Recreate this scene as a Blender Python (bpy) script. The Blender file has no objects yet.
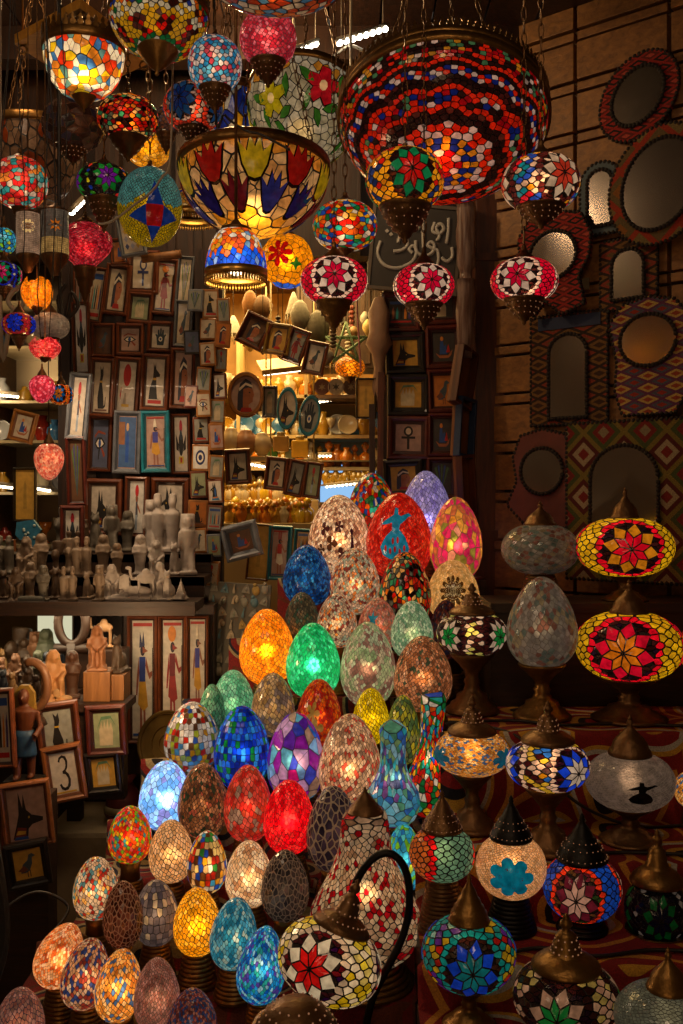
WORLD_S = .10
EXPOSURE = 0.0
LANE, SHOP, CAB, PICT, FIGL, ROOF, CTR, LOW, STEP = 28, 72, 4, 10, 4, 22, 3, 14, 6.5
import bpy, bmesh, math, random
from mathutils import Vector, Matrix, Euler, noise
from mathutils.geometry import tessellate_polygon
PI = math.pi
F, HZ, CZ = 1000.0, 500.0, 1.5
scn = bpy.context.scene
COL = scn.collection
RND = random.Random(7)

def P(px, py, Y):
    return Vector(((px-341.5)/F*Y, Y, CZ+(HZ-py)/F*Y))

def lin(h):
    if isinstance(h, (tuple, list)): return tuple(h)[:3]
    h = h.lstrip('#')
    return tuple(((int(h[i:i+2], 16)/255.0)**2.2) for i in (0, 2, 4))

# ---------------------------------------------------------------- materials
MATS = {}
def newmat(name):
    m = bpy.data.materials.new(name); m.use_nodes = True
    nt = m.node_tree; nt.nodes.clear()
    return m, nt
def nd(nt, t, ins=None, **attrs):
    n = nt.nodes.new(t)
    for k, v in attrs.items(): setattr(n, k, v)
    for k, v in (ins or {}).items():
        if isinstance(v, bpy.types.NodeSocket): nt.links.new(v, n.inputs[k])
        else:
            if isinstance(v, tuple) and len(v) == 3 and n.inputs[k].type == 'RGBA': v = (*v, 1)
            n.inputs[k].default_value = v
    return n
def ramp(nt, fac, stops, const=False):
    r = nt.nodes.new('ShaderNodeValToRGB')
    nt.links.new(fac, r.inputs[0])
    cr = r.color_ramp
    if const: cr.interpolation = 'CONSTANT'
    while len(cr.elements) < len(stops): cr.elements.new(0.5)
    for e, (p, c) in zip(cr.elements, stops):
        e.position = p; e.color = (*lin(c), 1)
    return r.outputs[0]
def finish(nt, sh):
    o = nd(nt, 'ShaderNodeOutputMaterial'); nt.links.new(sh, o.inputs[0])

def plain(name, color, rough=.6, metal=0.0, var=.25, scale=30, bump=.2, stretch=(1, 1, 1), coat=0.0):
    """mottled surface: base colour varied by noise, noise bump"""
    if name in MATS: return MATS[name]
    m, nt = newmat(name)
    c = lin(color)
    tc = nd(nt, 'ShaderNodeTexCoord')
    mp = nd(nt, 'ShaderNodeMapping', {'Vector': tc.outputs['Object'], 'Scale': tuple(stretch)})
    nz = nd(nt, 'ShaderNodeTexNoise', {'Vector': mp.outputs[0], 'Scale': scale, 'Detail': 4.0})
    lo = tuple(x*(1-var) for x in c); hi = tuple(min(1, x*(1+var)) for x in c)
    mx = nd(nt, 'ShaderNodeMix', {'Factor': nz.outputs[0]}, data_type='RGBA')
    mx.inputs[6].default_value = (*lo, 1); mx.inputs[7].default_value = (*hi, 1)
    b = nd(nt, 'ShaderNodeBump', {'Height': nz.outputs[0], 'Strength': bump, 'Distance': .01})
    p = nd(nt, 'ShaderNodeBsdfPrincipled', {'Base Color': mx.outputs[2], 'Roughness': rough, 'Metallic': metal, 'Normal': b.outputs[0], 'Coat Weight': coat})
    finish(nt, p.outputs[0]); MATS[name] = m
    return m

def wood(name, c1, c2, scale=6, axis='x', rough=.55):
    if name in MATS: return MATS[name]
    m, nt = newmat(name)
    tc = nd(nt, 'ShaderNodeTexCoord')
    st = {'x': (1, 9, 9), 'y': (9, 1, 9), 'z': (9, 9, 1)}[axis]
    mp = nd(nt, 'ShaderNodeMapping', {'Vector': tc.outputs['Object'], 'Scale': st})
    nz = nd(nt, 'ShaderNodeTexNoise', {'Vector': mp.outputs[0], 'Scale': scale, 'Detail': 6.0, 'Roughness': .65, 'Distortion': .6})
    cr = ramp(nt, nz.outputs[0], [(.3, c1), (.7, c2)])
    b = nd(nt, 'ShaderNodeBump', {'Height': nz.outputs[0], 'Strength': .35, 'Distance': .006})
    p = nd(nt, 'ShaderNodeBsdfPrincipled', {'Base Color': cr, 'Roughness': rough, 'Normal': b.outputs[0]})
    finish(nt, p.outputs[0]); MATS[name] = m
    return m

def glass(glow):
    """coloured glass tesserae: per tile colour, lit through by the lamp"""
    g = round(glow, 2); name = 'mosaic_glass_%03d' % int(g*100)
    if name in MATS: return MATS[name]
    m, nt = newmat(name)
    a = nd(nt, 'ShaderNodeAttribute', attribute_name='Col')
    tc = nd(nt, 'ShaderNodeTexCoord')
    nz = nd(nt, 'ShaderNodeTexNoise', {'Vector': tc.outputs['Object'], 'Scale': 55.0, 'Detail': 3.0})
    vr = nd(nt, 'ShaderNodeMapRange', {'Value': nz.outputs[0], 'From Min': .3, 'From Max': .7, 'To Min': .6, 'To Max': 1.3})
    mul = nd(nt, 'ShaderNodeVectorMath', {0: a.outputs['Color'], 1: (1, 1, 1)}, operation='MULTIPLY')
    nt.links.new(vr.outputs[0], mul.inputs[1])
    b = nd(nt, 'ShaderNodeBump', {'Height': nz.outputs[0], 'Strength': .25, 'Distance': .004})
    p = nd(nt, 'ShaderNodeBsdfPrincipled', {'Base Color': mul.outputs[0], 'Roughness': .16, 'Normal': b.outputs[0], 'Specular IOR Level': .6,
        'Emission Color': mul.outputs[0], 'Emission Strength': g})
    rf = nd(nt, 'ShaderNodeBsdfRefraction', {'Color': mul.outputs[0], 'Roughness': .62, 'IOR': 1.3, 'Normal': b.outputs[0]})
    tl = nd(nt, 'ShaderNodeBsdfTranslucent', {'Color': mul.outputs[0]})
    m1 = nd(nt, 'ShaderNodeMixShader', {0: .35, 1: tl.outputs[0], 2: rf.outputs[0]})
    m2 = nd(nt, 'ShaderNodeMixShader', {0: .4, 1: p.outputs[0], 2: m1.outputs[0]})
    finish(nt, m2.outputs[0]); MATS[name] = m
    return m

def emit(name, color, s):
    if name in MATS: return MATS[name]
    m, nt = newmat(name)
    e = nd(nt, 'ShaderNodeEmission', {'Color': lin(color), 'Strength': s})
    finish(nt, e.outputs[0]); MATS[name] = m
    return m

def paint(name='painted', rough=.6, coat=0.0, var=.3, scale=60, metal=0.0):
    """colour from the mesh's own Col attribute, with wear"""
    if name in MATS: return MATS[name]
    m, nt = newmat(name)
    a = nd(nt, 'ShaderNodeAttribute', attribute_name='Col')
    tc = nd(nt, 'ShaderNodeTexCoord')
    nz = nd(nt, 'ShaderNodeTexNoise', {'Vector': tc.outputs['Object'], 'Scale': float(scale), 'Detail': 4.0})
    vr = nd(nt, 'ShaderNodeMapRange', {'Value': nz.outputs[0], 'From Min': .3, 'From Max': .7, 'To Min': 1-var, 'To Max': 1+var*.5})
    mul = nd(nt, 'ShaderNodeVectorMath', {0: a.outputs['Color']}, operation='MULTIPLY')
    nt.links.new(vr.outputs[0], mul.inputs[1])
    b = nd(nt, 'ShaderNodeBump', {'Height': nz.outputs[0], 'Strength': .15, 'Distance': .004})
    p = nd(nt, 'ShaderNodeBsdfPrincipled', {'Base Color': mul.outputs[0], 'Roughness': rough, 'Normal': b.outputs[0], 'Coat Weight': coat, 'Metallic': metal})
    finish(nt, p.outputs[0]); MATS[name] = m
    return m

BRASS = plain('aged_brass', '#7a5a30', .38, .85, .45, 40, .3)
DBRASS = plain('dark_bronze', '#664a2e', .42, .75, .5, 40, .35)
BRIGHTB = plain('polished_brass', '#b98f48', .3, .9, .3, 25, .15)
IRON = plain('black_iron', '#15120f', .45, .6, .3, 50, .2)
CABLE = plain('cable_rubber', '#1c1612', .5, 0, .2, 50, .05)
PALECABLE = plain('pale_cable', '#8d8270', .5, 0, .2, 50, .05)
GROUT = plain('dark_grout', '#1a100b', .7, 0, .3, 80, .2)
PAINT = paint()
ART = paint('papyrus_print', .55, .15, .22, 50)
LACQ = paint('lacquered_wood', .38, .2, .35, 30)
STONE = paint('carved_stone', .6, .1, .3, 40)
BOTTLE = paint('perfume_glass', .12, .5, .2, 20)

def groutmat(color, glow):
    name = 'grout_%s_%d' % (color.strip('#'), int(glow*100))
    if name in MATS: return MATS[name]
    m, nt = newmat(name)
    c = lin(color)
    tc = nd(nt, 'ShaderNodeTexCoord')
    nz = nd(nt, 'ShaderNodeTexNoise', {'Vector': tc.outputs['Object'], 'Scale': 90.0})
    b = nd(nt, 'ShaderNodeBump', {'Height': nz.outputs[0], 'Strength': .3, 'Distance': .003})
    p = nd(nt, 'ShaderNodeBsdfPrincipled', {'Base Color': c, 'Roughness': .5, 'Normal': b.outputs[0], 'Emission Color': c, 'Emission Strength': glow})
    finish(nt, p.outputs[0]); MATS[name] = m
    return m

# ---------------------------------------------------------------- mesh builder
class MB:
    def __init__(s): s.v = []; s.f = []; s.m = []; s.c = []; s.sm = []
    def add(s, vs, fs, M=None, mi=0, col=(1, 1, 1), smooth=False):
        o = len(s.v)
        s.v += [tuple(M @ Vector(p)) if M else tuple(p) for p in vs]
        for k, f in enumerate(fs):
            s.f.append([i+o for i in f]); s.m.append(mi); s.c.append(col); s.sm.append(smooth)
        return s
    def box(s, x0, x1, y0, y1, z0, z1, M=None, mi=0, col=(1, 1, 1), ch=0.0):
        if ch > 0:
            pts = []; c = min(ch, (x1-x0)*.45, (y1-y0)*.45, (z1-z0)*.45)
            bm = bmesh.new(); bmesh.ops.create_cube(bm, size=1)
            for v in bm.verts: v.co = Vector((x0 if v.co.x < 0 else x1, y0 if v.co.y < 0 else y1, z0 if v.co.z < 0 else z1))
            bmesh.ops.bevel(bm, geom=list(bm.edges), offset=c, segments=2, affect='EDGES', profile=.6)
            bm.verts.index_update()
            s.add([v.co.copy() for v in bm.verts], [[v.index for v in f.verts] for f in bm.faces], M, mi, col, False); bm.free()
            return s
        v = [(x, y, z) for x in (x0, x1) for y in (y0, y1) for z in (z0, z1)]
        return s.add(v, [(0, 1, 3, 2), (4, 6, 7, 5), (0, 4, 5, 1), (2, 3, 7, 6), (0, 2, 6, 4), (1, 5, 7, 3)], M, mi, col)
    def lathe(s, prof, n=24, M=None, mi=0, col=(1, 1, 1), sx=1, sy=1, smooth=True):
        vs = []; fs = []
        for r, z in prof:
            for k in range(n):
                a = 2*PI*k/n; vs.append((r*sx*math.cos(a), r*sy*math.sin(a), z))
        L = len(prof)
        for j in range(L-1):
            for k in range(n):
                a, b = j*n+k, j*n+(k+1) % n
                fs.append((a, b, b+n, a+n))
        if prof[0][0] > 1e-5: fs.append(tuple(range(n-1, -1, -1)))
        if prof[-1][0] > 1e-5: fs.append(tuple(range((L-1)*n, L*n)))
        return s.add(vs, fs, M, mi, col, smooth)
    def ell(s, c, r, M=None, mi=0, col=(1, 1, 1), n=10, rot=None):
        prof = [(max(1e-6, math.sin(PI*k/n)), -math.cos(PI*k/n)) for k in range(n+1)]
        T = Matrix.Translation(Vector(c)) @ (rot.to_matrix().to_4x4() if rot else Matrix()) @ Matrix.Diagonal((*r, 1))
        return s.lathe(prof, max(8, n+2), (M @ T) if M else T, mi, col)
    def tube(s, pts, r, n=6, mi=0, col=(1, 1, 1), M=None, r2=None, closed=False):
        pts = [Vector(p) for p in pts]; vs = []; fs = []; N = len(pts)
        up = Vector((.13, .21, .97))
        for i, p in enumerate(pts):
            t = (pts[min(i+1, N-1)]-pts[max(i-1, 0)]).normalized() if not closed else (pts[(i+1) % N]-pts[i-1]).normalized()
            a = t.cross(up)
            if a.length < .05: a = t.cross(Vector((1, 0, 0)))
            a.normalize(); b = t.cross(a)
            rr = r if r2 is None else r+(r2-r)*i/(N-1)
            for k in range(n):
                q = 2*PI*k/n; vs.append(p+a*(rr*math.cos(q))+b*(rr*math.sin(q)))
        for i in range(N if closed else N-1):
            j = (i+1) % N
            for k in range(n):
                fs.append((i*n+k, i*n+(k+1) % n, j*n+(k+1) % n, j*n+k))
        if not closed: fs.append(tuple(range(n-1, -1, -1))); fs.append(tuple(range((N-1)*n, N*n)))
        return s.add(vs, fs, M, mi, col, True)
    def prism(s, poly, y0, y1, M=None, mi=0, col=(1, 1, 1)):
        """polygon in x,z extruded from y0 (front) to y1"""
        n = len(poly)
        area = sum(poly[i][0]*poly[(i+1) % n][1]-poly[(i+1) % n][0]*poly[i][1] for i in range(n))
        if area < 0: poly = poly[::-1]
        vs = [(x, y0, z) for x, z in poly]+[(x, y1, z) for x, z in poly]
        tr = tessellate_polygon([[Vector((x, z, 0)) for x, z in poly]])
        fs = []
        for t in tr:
            a, b, c = t
            (ax, az), (bx, bz), (cx, cz) = poly[a], poly[b], poly[c]
            if (bx-ax)*(cz-az)-(cx-ax)*(bz-az) < 0: t = (a, c, b)
            fs.append(tuple(t)); fs.append(tuple(i+n for i in reversed(t)))
        for i in range(n):
            j = (i+1) % n; fs.append((j, i, i+n, j+n))
        return s.add(vs, fs, M, mi, col)
    def build(s, name, mats, parent=None, loc=None, rot=None):
        me = bpy.data.meshes.new(name)
        me.from_pydata(s.v, [], s.f)
        if not isinstance(mats, (list, tuple)): mats = [mats]
        for m in mats: me.materials.append(m)
        me.polygons.foreach_set('material_index', s.m)
        me.polygons.foreach_set('use_smooth', s.sm)
        if any(c != (1, 1, 1) for c in s.c):
            at = me.attributes.new('Col', 'FLOAT_COLOR', 'CORNER')
            arr = []
            for f, c in zip(s.f, s.c):
                arr.extend((c[0], c[1], c[2], 1.0)*len(f))
            at.data.foreach_set('color', arr)
        me.update()
        o = bpy.data.objects.new(name, me); COL.objects.link(o)
        if parent: o.parent = parent
        if loc is not None: o.location = loc
        if rot is not None: o.rotation_euler = rot
        return o

def tag(o, label=None, cat=None, group=None, kind=None):
    if label: o['label'] = label
    if cat: o['category'] = cat
    if group: o['group'] = group
    if kind: o['kind'] = kind
    return o
def empty(name, loc, label, cat, group=None, rot=(0, 0, 0)):
    o = bpy.data.objects.new(name, None); COL.objects.link(o)
    o.empty_display_size = .05
    o.location = loc; o.rotation_euler = rot
    return tag(o, label, cat, group)
def struct(mb, name, mats, **k):
    return tag(mb.build(name, mats, **k), kind='structure')
def dup(o, parent=None):
    c = o.copy(); COL.objects.link(c); c.parent = parent
    for ch in list(o.children): dup(ch, c)
    return c
def light(name, loc, energy, color, radius=.03, parent=None, typ='POINT', size=None, rot=None):
    l = bpy.data.lights.new(name, typ); l.energy = energy; l.color = lin(color)
    if typ == 'AREA': l.shape = 'RECTANGLE'; l.size, l.size_y = size
    else: l.shadow_soft_size = radius
    o = bpy.data.objects.new(name, l); COL.objects.link(o); o.location = loc
    if rot: o.rotation_euler = rot
    if parent: o.parent = parent
    return o

# ---------------------------------------------------------------- mosaic shells
CELLS = {}
def voronoi(dirs):
    bm = bmesh.new()
    vs = [bm.verts.new(d) for d in dirs]
    bm.verts.index_update()
    for i, v in enumerate(vs): v.index = i
    lay = bm.verts.layers.int.new('i')
    for i, v in enumerate(bm.verts): v[lay] = i
    r = bmesh.ops.convex_hull(bm, input=list(bm.verts), use_existing_faces=False)
    out = [None]*len(dirs)
    bm.normal_update()
    cc = {}
    for f in bm.faces:
        a, b, c = [v.co for v in f.verts][:3]
        n = (b-a).cross(c-a)
        if n.length < 1e-12: n = a.copy()
        n.normalize()
        if n.dot(a) < 0: n = -n
        cc[f] = n
    for v in bm.verts:
        s = v.co.normalized()
        a = s.cross(Vector((0, 0, 1)) if abs(s.z) < .9 else Vector((1, 0, 0))).normalized(); b = s.cross(a)
        ns = [cc[f] for f in v.link_faces]
        ns = sorted(ns, key=lambda n: math.atan2((n-s).dot(b), (n-s).dot(a)))
        q = []
        for n in ns:
            if not q or (n-q[-1]).length > 1e-3: q.append(n)
        if len(q) > 1 and (q[0]-q[-1]).length < 1e-3: q.pop()
        out[v[lay]] = q if len(q) >= 3 else None
    bm.free()
    return out

def fib(n, jit, rnd):
    out = []
    for i in range(n):
        z = 1-(2*i+1)/n; r = math.sqrt(max(0, 1-z*z)); a = i*2.399963
        d = Vector((r*math.cos(a), r*math.sin(a), z))
        s = jit/math.sqrt(n)*2
        d += Vector((rnd.uniform(-s, s), rnd.uniform(-s, s), rnd.uniform(-s, s)))
        out.append(d.normalized())
    return out
def ringgrid(nl, na, rnd, jit=.12, stagger=True):
    out = []
    for j in range(nl):
        th = PI*(j+.5)/nl; m = max(5, int(na*math.sin(th)))
        o = rnd.random() if stagger else .5
        for k in range(m):
            a = 2*PI*(k+o+rnd.uniform(-jit, jit))/m
            t = th+rnd.uniform(-jit, jit)*PI/nl
            out.append(Vector((math.sin(t)*math.cos(a), math.sin(t)*math.sin(a), math.cos(t))))
    return out
def cells(kind, n, seed):
    key = (kind, n, seed)
    if key not in CELLS:
        r = random.Random(seed)
        d = fib(n, .42, r) if kind == 'c' else fib(n, .9, r) if kind == 's' else ringgrid(int(math.sqrt(n)*.8), int(math.sqrt(n)*1.55), r)
        CELLS[key] = (d, voronoi(d))
    return CELLS[key]

def tang(az, rho, al, asp=1.0):
    """direction at polar (rho, al) about the point (az, equator); asp narrows it sideways"""
    u, v = rho*math.cos(al)*asp, rho*math.sin(al)
    r = math.hypot(u, v)+1e-9
    c = Vector((math.cos(r), math.sin(r)*u/r, math.sin(r)*v/r))
    ca, sa = math.cos(az), math.sin(az)
    return Vector((c.x*ca-c.y*sa, c.x*sa+c.y*ca, c.z))

def rosette_seeds(az0, pal, rnd, nros=4):
    """seeds and colours of a lamp globe with star rosettes; pal = dict(a, b, ring, fill, col)"""
    dirs = []; cols = []
    asp = pal.get('asp', .62); S = pal.get('S', 1.6); P8 = pal.get('n', 8)
    azs = [az0+2*PI*k/nros for k in range(nros)]
    A, B, ph = pal['a'], pal['b'], pal.get('ph', .2)
    A2 = pal.get('a2', A); T = pal.get('tip', B)
    for k, az in enumerate(azs):
        def put(rho, al, c): dirs.append(tang(az, rho*S, al, asp)); cols.append(c)
        for rho, m in ((.06, 4), (.2, 8), (.36, 12), (.5, 16)):
            for i in range(m): put(rho, 2*PI*i/m, (.012, .007, .005))
        for i in range(P8):
            q = 2*PI*i/P8+ph
            for rr, dq in ((.52, 0), (.575, -.13), (.575, .13)): put(rr, q+dq, rnd.choice(pal['fill']))
        n = 28
        for i in range(n): put(.655, 2*PI*i/n, pal['ring'])
        if pal.get('ring2'):
            for i in range(26): put(.79, 2*PI*i/26, pal['ring2'])
    lim = (.86 if pal.get('ring2') else .73)*S
    for d in fib(pal.get('ng', 330), .15, rnd):
        ok = True
        for az in azs:
            ca, sa = math.cos(-az), math.sin(-az)
            x, y, z = d.x*ca-d.y*sa, d.x*sa+d.y*ca, d.z
            ang = math.acos(max(-1, min(1, x))); r = math.hypot(y, z)+1e-9
            if math.hypot(ang*y/r/asp, ang*z/r) < lim: ok = False; break
        if ok: dirs.append(d); cols.append(rnd.choice(pal['col']))
    # drop seeds that fall on top of one another where neighbouring rosettes meet
    kd = []; kc = []
    for d, c in zip(dirs, cols):
        if all((d-e).length > .055 for e in kd): kd.append(d); kc.append(c)
    kd = [(d+Vector((rnd.uniform(-.004, .004), rnd.uniform(-.004, .004), rnd.uniform(-.004, .004)))).normalized() for d in kd]
    return kd, kc

def star_lattice(mb, az0, pal, nros, fmap, scale, rnd):
    """two rounds of rhombic tiles forming the star in each rosette"""
    asp = pal.get('asp', .62); S = pal.get('S', 1.6); P8 = pal.get('n', 8); ph = pal.get('ph', .2)
    r1, r2, r3 = .225, .40, .595
    def pol(r, a): return Vector((r*math.cos(a), r*math.sin(a), 0))
    for k in range(nros):
        az = az0+2*PI*k/nros
        for i in range(P8):
            q = 2*PI*i/P8+ph; dh = PI/P8
            for R4, col in (([pol(.015, q), pol(r1, q-dh), pol(r2, q), pol(r1, q+dh)], (pal['a'], pal.get('a2', pal['a']))[i % 2]), ([pol(r1, q+dh), pol(r2, q), pol(r3, q+dh), pol(r2, q+2*dh)], pal.get('tip', pal['b']) if pal.get('tipstar') else pal['b'])):
                c = sum(R4, Vector())/4; R4 = [c+(p-c)*.86 for p in R4]; col = vary(col, rnd, .15); vs = []
                for u in (0, .5, 1):
                    for v in (0, .5, 1):
                        p = (R4[0].lerp(R4[1], u)).lerp(R4[3].lerp(R4[2], u), v)
                        d = tang(az, math.hypot(p.x, p.y)*S, math.atan2(p.y, p.x), asp); f = fmap(d); vs.append(f+Vector((d.x, d.y, d.z)).normalized()*scale*.016)
                mb.add(vs, [(0, 3, 4, 1), (1, 4, 5, 2), (3, 6, 7, 4), (4, 7, 8, 5)], None, 0, col)

def shell(mb, dirs, cel, cols, fmap, gap=.1, rise=.012, keep=None, scale=1.0, jitter=None):
    """tiles (material 0) and grout strips (material 1) over a surface fmap(dir)"""
    for d, c, col in zip(dirs, cel, cols):
        if c is None or (keep and not keep(d)): continue
        if c[0].cross(c[1]).dot(d) < 0: c = c[::-1]
        outer = [fmap(q) for q in c]
        n = len(c)
        ctr = fmap(d)
        nrm = Vector((0, 0, 0))
        for i in range(n): nrm += (outer[i]-ctr).cross(outer[(i+1) % n]-ctr)
        if nrm.length < 1e-14: continue
        nrm.normalize()
        inner = [ctr+(p-ctr)*(1-gap*2)+nrm*(rise*scale) for p in outer]
        o = len(mb.v)
        mb.v += [tuple(p) for p in outer]+[tuple(p) for p in inner]
        mb.f.append(list(range(o+n, o+2*n))); mb.m.append(0); mb.c.append(col); mb.sm.append(False)
        for i in range(n):
            j = (i+1) % n
            mb.f.append([o+i, o+j, o+n+j, o+n+i]); mb.m.append(1); mb.c.append((.05, .04, .03)); mb.sm.append(False)

def interp(pts):
    def g(z):
        if z <= pts[0][0]: return pts[0][1]
        for (a, b), (c, d) in zip(pts, pts[1:]):
            if z <= c:
                t = (z-a)/(c-a); t = t*t*(3-2*t) if False else t
                return b+(d-b)*t
        return pts[-1][1]
    return g
def egg_map(R, Hh, k=.2):
    mx = max(math.sqrt(1-t*t)*(1-k*t) for t in [i/50-1 for i in range(101)])
    def f(d): return Vector((R*d.x*(1-k*d.z)/mx, R*d.y*(1-k*d.z)/mx, Hh*d.z))
    return f
def globe_map(R, Hh, p=.8):
    def f(d):
        r = math.hypot(d.x, d.y)
        q = (max(1e-9, r)**p)/max(1e-9, r)
        return Vector((R*d.x*q, R*d.y*q, Hh*d.z))
    return f
def prof_map(pts, R, Hh):
    g = interp(pts)
    def f(d):
        r = math.hypot(d.x, d.y)+1e-9; q = g(math.asin(max(-1, min(1, d.z)))/(PI/2))
        return Vector((R*q*d.x/r, R*q*d.y/r, Hh*math.asin(max(-1, min(1, d.z)))/(PI/2)))
    return f
def decal(mb, poly, fmap, az, col, off=.0025, mi=0, sub=2, sc=1.0, z0=0.0):
    """flat glued shape on a globe: poly in tangent (x right, y up) units of direction space, seen from azimuth az"""
    bm = bmesh.new()
    vs = [bm.verts.new((x, y, 0)) for x, y in poly]
    for t in tessellate_polygon([[Vector((x, y, 0)) for x, y in poly]]):
        try: bm.faces.new([vs[i] for i in t])
        except ValueError: pass
    for _ in range(6):
        L = [e for e in bm.edges if e.calc_length()*sc > .1]
        if not L: break
        bmesh.ops.subdivide_edges(bm, edges=L, cuts=1); bmesh.ops.triangulate(bm, faces=list(bm.faces))
    bm.normal_update(); bm.verts.index_update()
    out = []
    for v in bm.verts:
        x, y = v.co.x*sc, v.co.y*sc+z0
        lat = y; d = Vector((math.cos(lat)*math.cos(az+x), math.cos(lat)*math.sin(az+x), math.sin(lat)))
        p = fmap(d); e = 1e-3
        p2 = p+Vector((d.x, d.y, d.z*.6)).normalized()*off
        out.append(p2)
    fs = []
    for f in bm.faces:
        idx = [v.index for v in f.verts]
        if f.normal.z < 0: idx.reverse()
        fs.append(idx)
    mb.add(out, fs, None, mi, col, True); bm.free()
# ---------------------------------------------------------------- palettes
def mixc(a, b, t): return tuple(x*(1-t)+y*t for x, y in zip(a, b))
PAL = {k: [lin(c) for c in v.split()] for k, v in {
 'multi': '#c41d14 #e0a021 #1c6d34 #21469f #d8cbb0 #d4571a #c41d14 #2a9a8a',
 'lav': '#9a8fc4 #8578b8 #b5aad4 #a59bcb #c2b8da',
 'beige': '#d9b48d #c99f78 #e3c39e #b98a66 #ecd2b2 #8a5a44',
 'red': '#c8281c #d83420 #b81e18 #e04a34',
 'floral': '#e39a36 #d84a68 #f0b84e #cf7a4a #d8326a #e8a080 #8a8a3a',
 'blue': '#1f5fae #2a7acb #184a92 #3f8fd0 #1a3a6a',
 'speck': '#c8a888 #b89878 #d8bc9c #94a08a #d07838 #7a3a30 #a98a70',
 'redblack': '#c01c10 #d8301a #e87a20 #1a0a08 #8a1410 #e8b060 #3a8a5a #5a5a48',
 'cream': '#d2a868 #c89c5c #dcb87c',
 'olive': '#6a6250 #7a7058 #5a5444 #8a7a5a #4a6a5a',
 'coral': '#c8705a #d0887a #b86a50 #d8a080 #8a7a68',
 'palegreen': '#9ab890 #86a880 #b4c8a4 #6e9a76 #c0c8a8',
 'darkred': '#5a2a28 #7a3430 #402030 #8a4a3a #343048',
 'amber': '#f0951c #e88a18 #f8a828 #dc7c14',
 'green': '#22a860 #30b870 #1a9854 #48c888',
 'marble': '#a8b48a #8ea878 #c2b898 #a07a6a #b8c4a0 #8a6458',
 'copper': '#b87850 #a86840 #c88860 #8a5a3c #d09a70 #4a5a44',
 'mint': '#6fc49a #84d0a8 #5cb48a #98d8b4',
 'bolive': '#b8945a #a8845a #c8a468 #8a7a70 #d0b080',
 'redgold': '#c23a1e #b02c20 #d8581e #a0261e #d87a28',
 'yellow': '#e8c80e #d8b80a #f0d428 #c8a80a',
 'gyel': '#7a8a3a #a8a838 #5a7a4a #9a9a58 #d8c83a',
 'wmosaic': '#d8d0c0 #e8e0d0 #c8ccd0 #d89a20 #2a4a9a #8a9a30 #4a8ac0 #b8b0a8 #60402a #d8d8d8 #a82a20',
 'cobalt': '#1840b8 #1c58d8 #123098 #2a78e0 #3a9ad8 #1840b8 #188a3a #0e2870',
 'purple': '#9a28a8 #2a68c8 #7ab0e0 #b82070 #3a48c0 #6ac0d8 #a88a70 #5a2a9a #c8a0c8',
 'beigered': '#d0a880 #c09870 #dcb890 #a88060 #b84a38 #e0c09a #907058',
 'vase': '#4a98c8 #6ab8d0 #3a6ab8 #5a9a7a #8a58a0 #3ab0c0 #88a870 #48507a #9ac8d8',
 'ice': '#8ac0e8 #a8d4f4 #70a8dc #b8dcf4 #9a90c8',
 'brown': '#b07850 #986440 #c88c60 #7a5038 #40503a #b86048',
 'coralred': '#d83a34 #c83028 #e05a48 #b8442e #98806a',
 'brightred': '#d81420 #e02028 #c00e1a #e83a34',
 'smoke': '#4a3a48 #5a4858 #3a3040 #5e5460',
 'gourd': '#d8c09c #d8c09c #c8ac88 #b08a68 #a81820 #e0ccac #c4a484 #b81c24',
 'confetti': '#e04818 #e87820 #d82820 #7ab028 #e8b828 #3a8a8a #e05a50',
 'tan': '#e0b07a #d8a46c #e8bc88 #d09a60',
 'squares': '#e8dcc0 #d8941e #2a4aa8 #c03020 #3a8a3a #e8c878 #48a0c8 #60381e #e0b070',
 'creamred': '#e8caa0 #dcb88a #f0d8b4 #d8b080 #c08a60',
 'darkgrey': '#4e423e #5e504a #3e3634 #6a5c54',
 'redspeck': '#d8b890 #e4c8a4 #c8a078 #b83a28 #5a8a8a #d8b890 #e8a850',
 'choc': '#5a2c20 #6a3628 #482218 #7a4432',
 'grey': '#7a6c6a #8a7c78 #6a6068 #98847a #e8c89a',
 'sun': '#f0b428 #e8a41c #f8c444 #dc9818',
 'teal': '#3a9ab8 #58b0c8 #2a80a0 #88c4c8 #b8c8b8 #3088a8',
 'azure': '#1c78c8 #2a9adc #185ab0 #48b8e8 #5a48a8 #30a8a0 #a0d8e8',
 'peach': '#e89a58 #e0a870 #d87838 #f0c090 #c85a28',
 'mixpeach': '#d8a070 #c88a58 #e0b088 #9a4030 #3a4a80 #e8c8a0 #b04a3a',
 'orange': '#e8a04a #d8903a #f0b460 #c87830 #4a6a9a #e8c080',
 'pink': '#b87a68 #a86a5a #c89080 #987060',
 'rb': '#8a4038 #4a5080 #a86058 #6a3a3a #3a4a70 #b87a68',
 'pinklamp': '#c83848 #d85060 #b02a3c #e07080 #a83040',
 'rose': '#a82030 #b83040 #8a1a28 #c84450',
 'aqua': '#3aa8d0 #2a78b8 #58c8c8 #b8c83a #7ab82a #40b8e0',
 'shards': '#e8dcc0 #e8c020 #d84a1e #3a6aa8 #e8e0c8 #c87a28 #5a8a8a #d83a20 #e8e0c8',
 'clear': '#4a3228 #5a3a2c #3a2a28 #6a4a38 #48404a #30302c',
 'palelamp': '#a8a294 #98928a #b0a89a #96685a #76867c #a89a78 #a8a294',
 'redchip': '#d83a30 #d8c8b0 #3a9a9a #c82828 #e08838 #d84a40 #8ab0a0',
 'bluechip': '#58a8c8 #d8c8c0 #c84a58 #e0b0a0 #2a7ab0 #d8d0c8 #3a90c0',
 'white': '#d8d0c4 #c8c0b4 #e0d8cc',
}.items()}
PAL['smokegrout'] = PAL['smoke']

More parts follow.
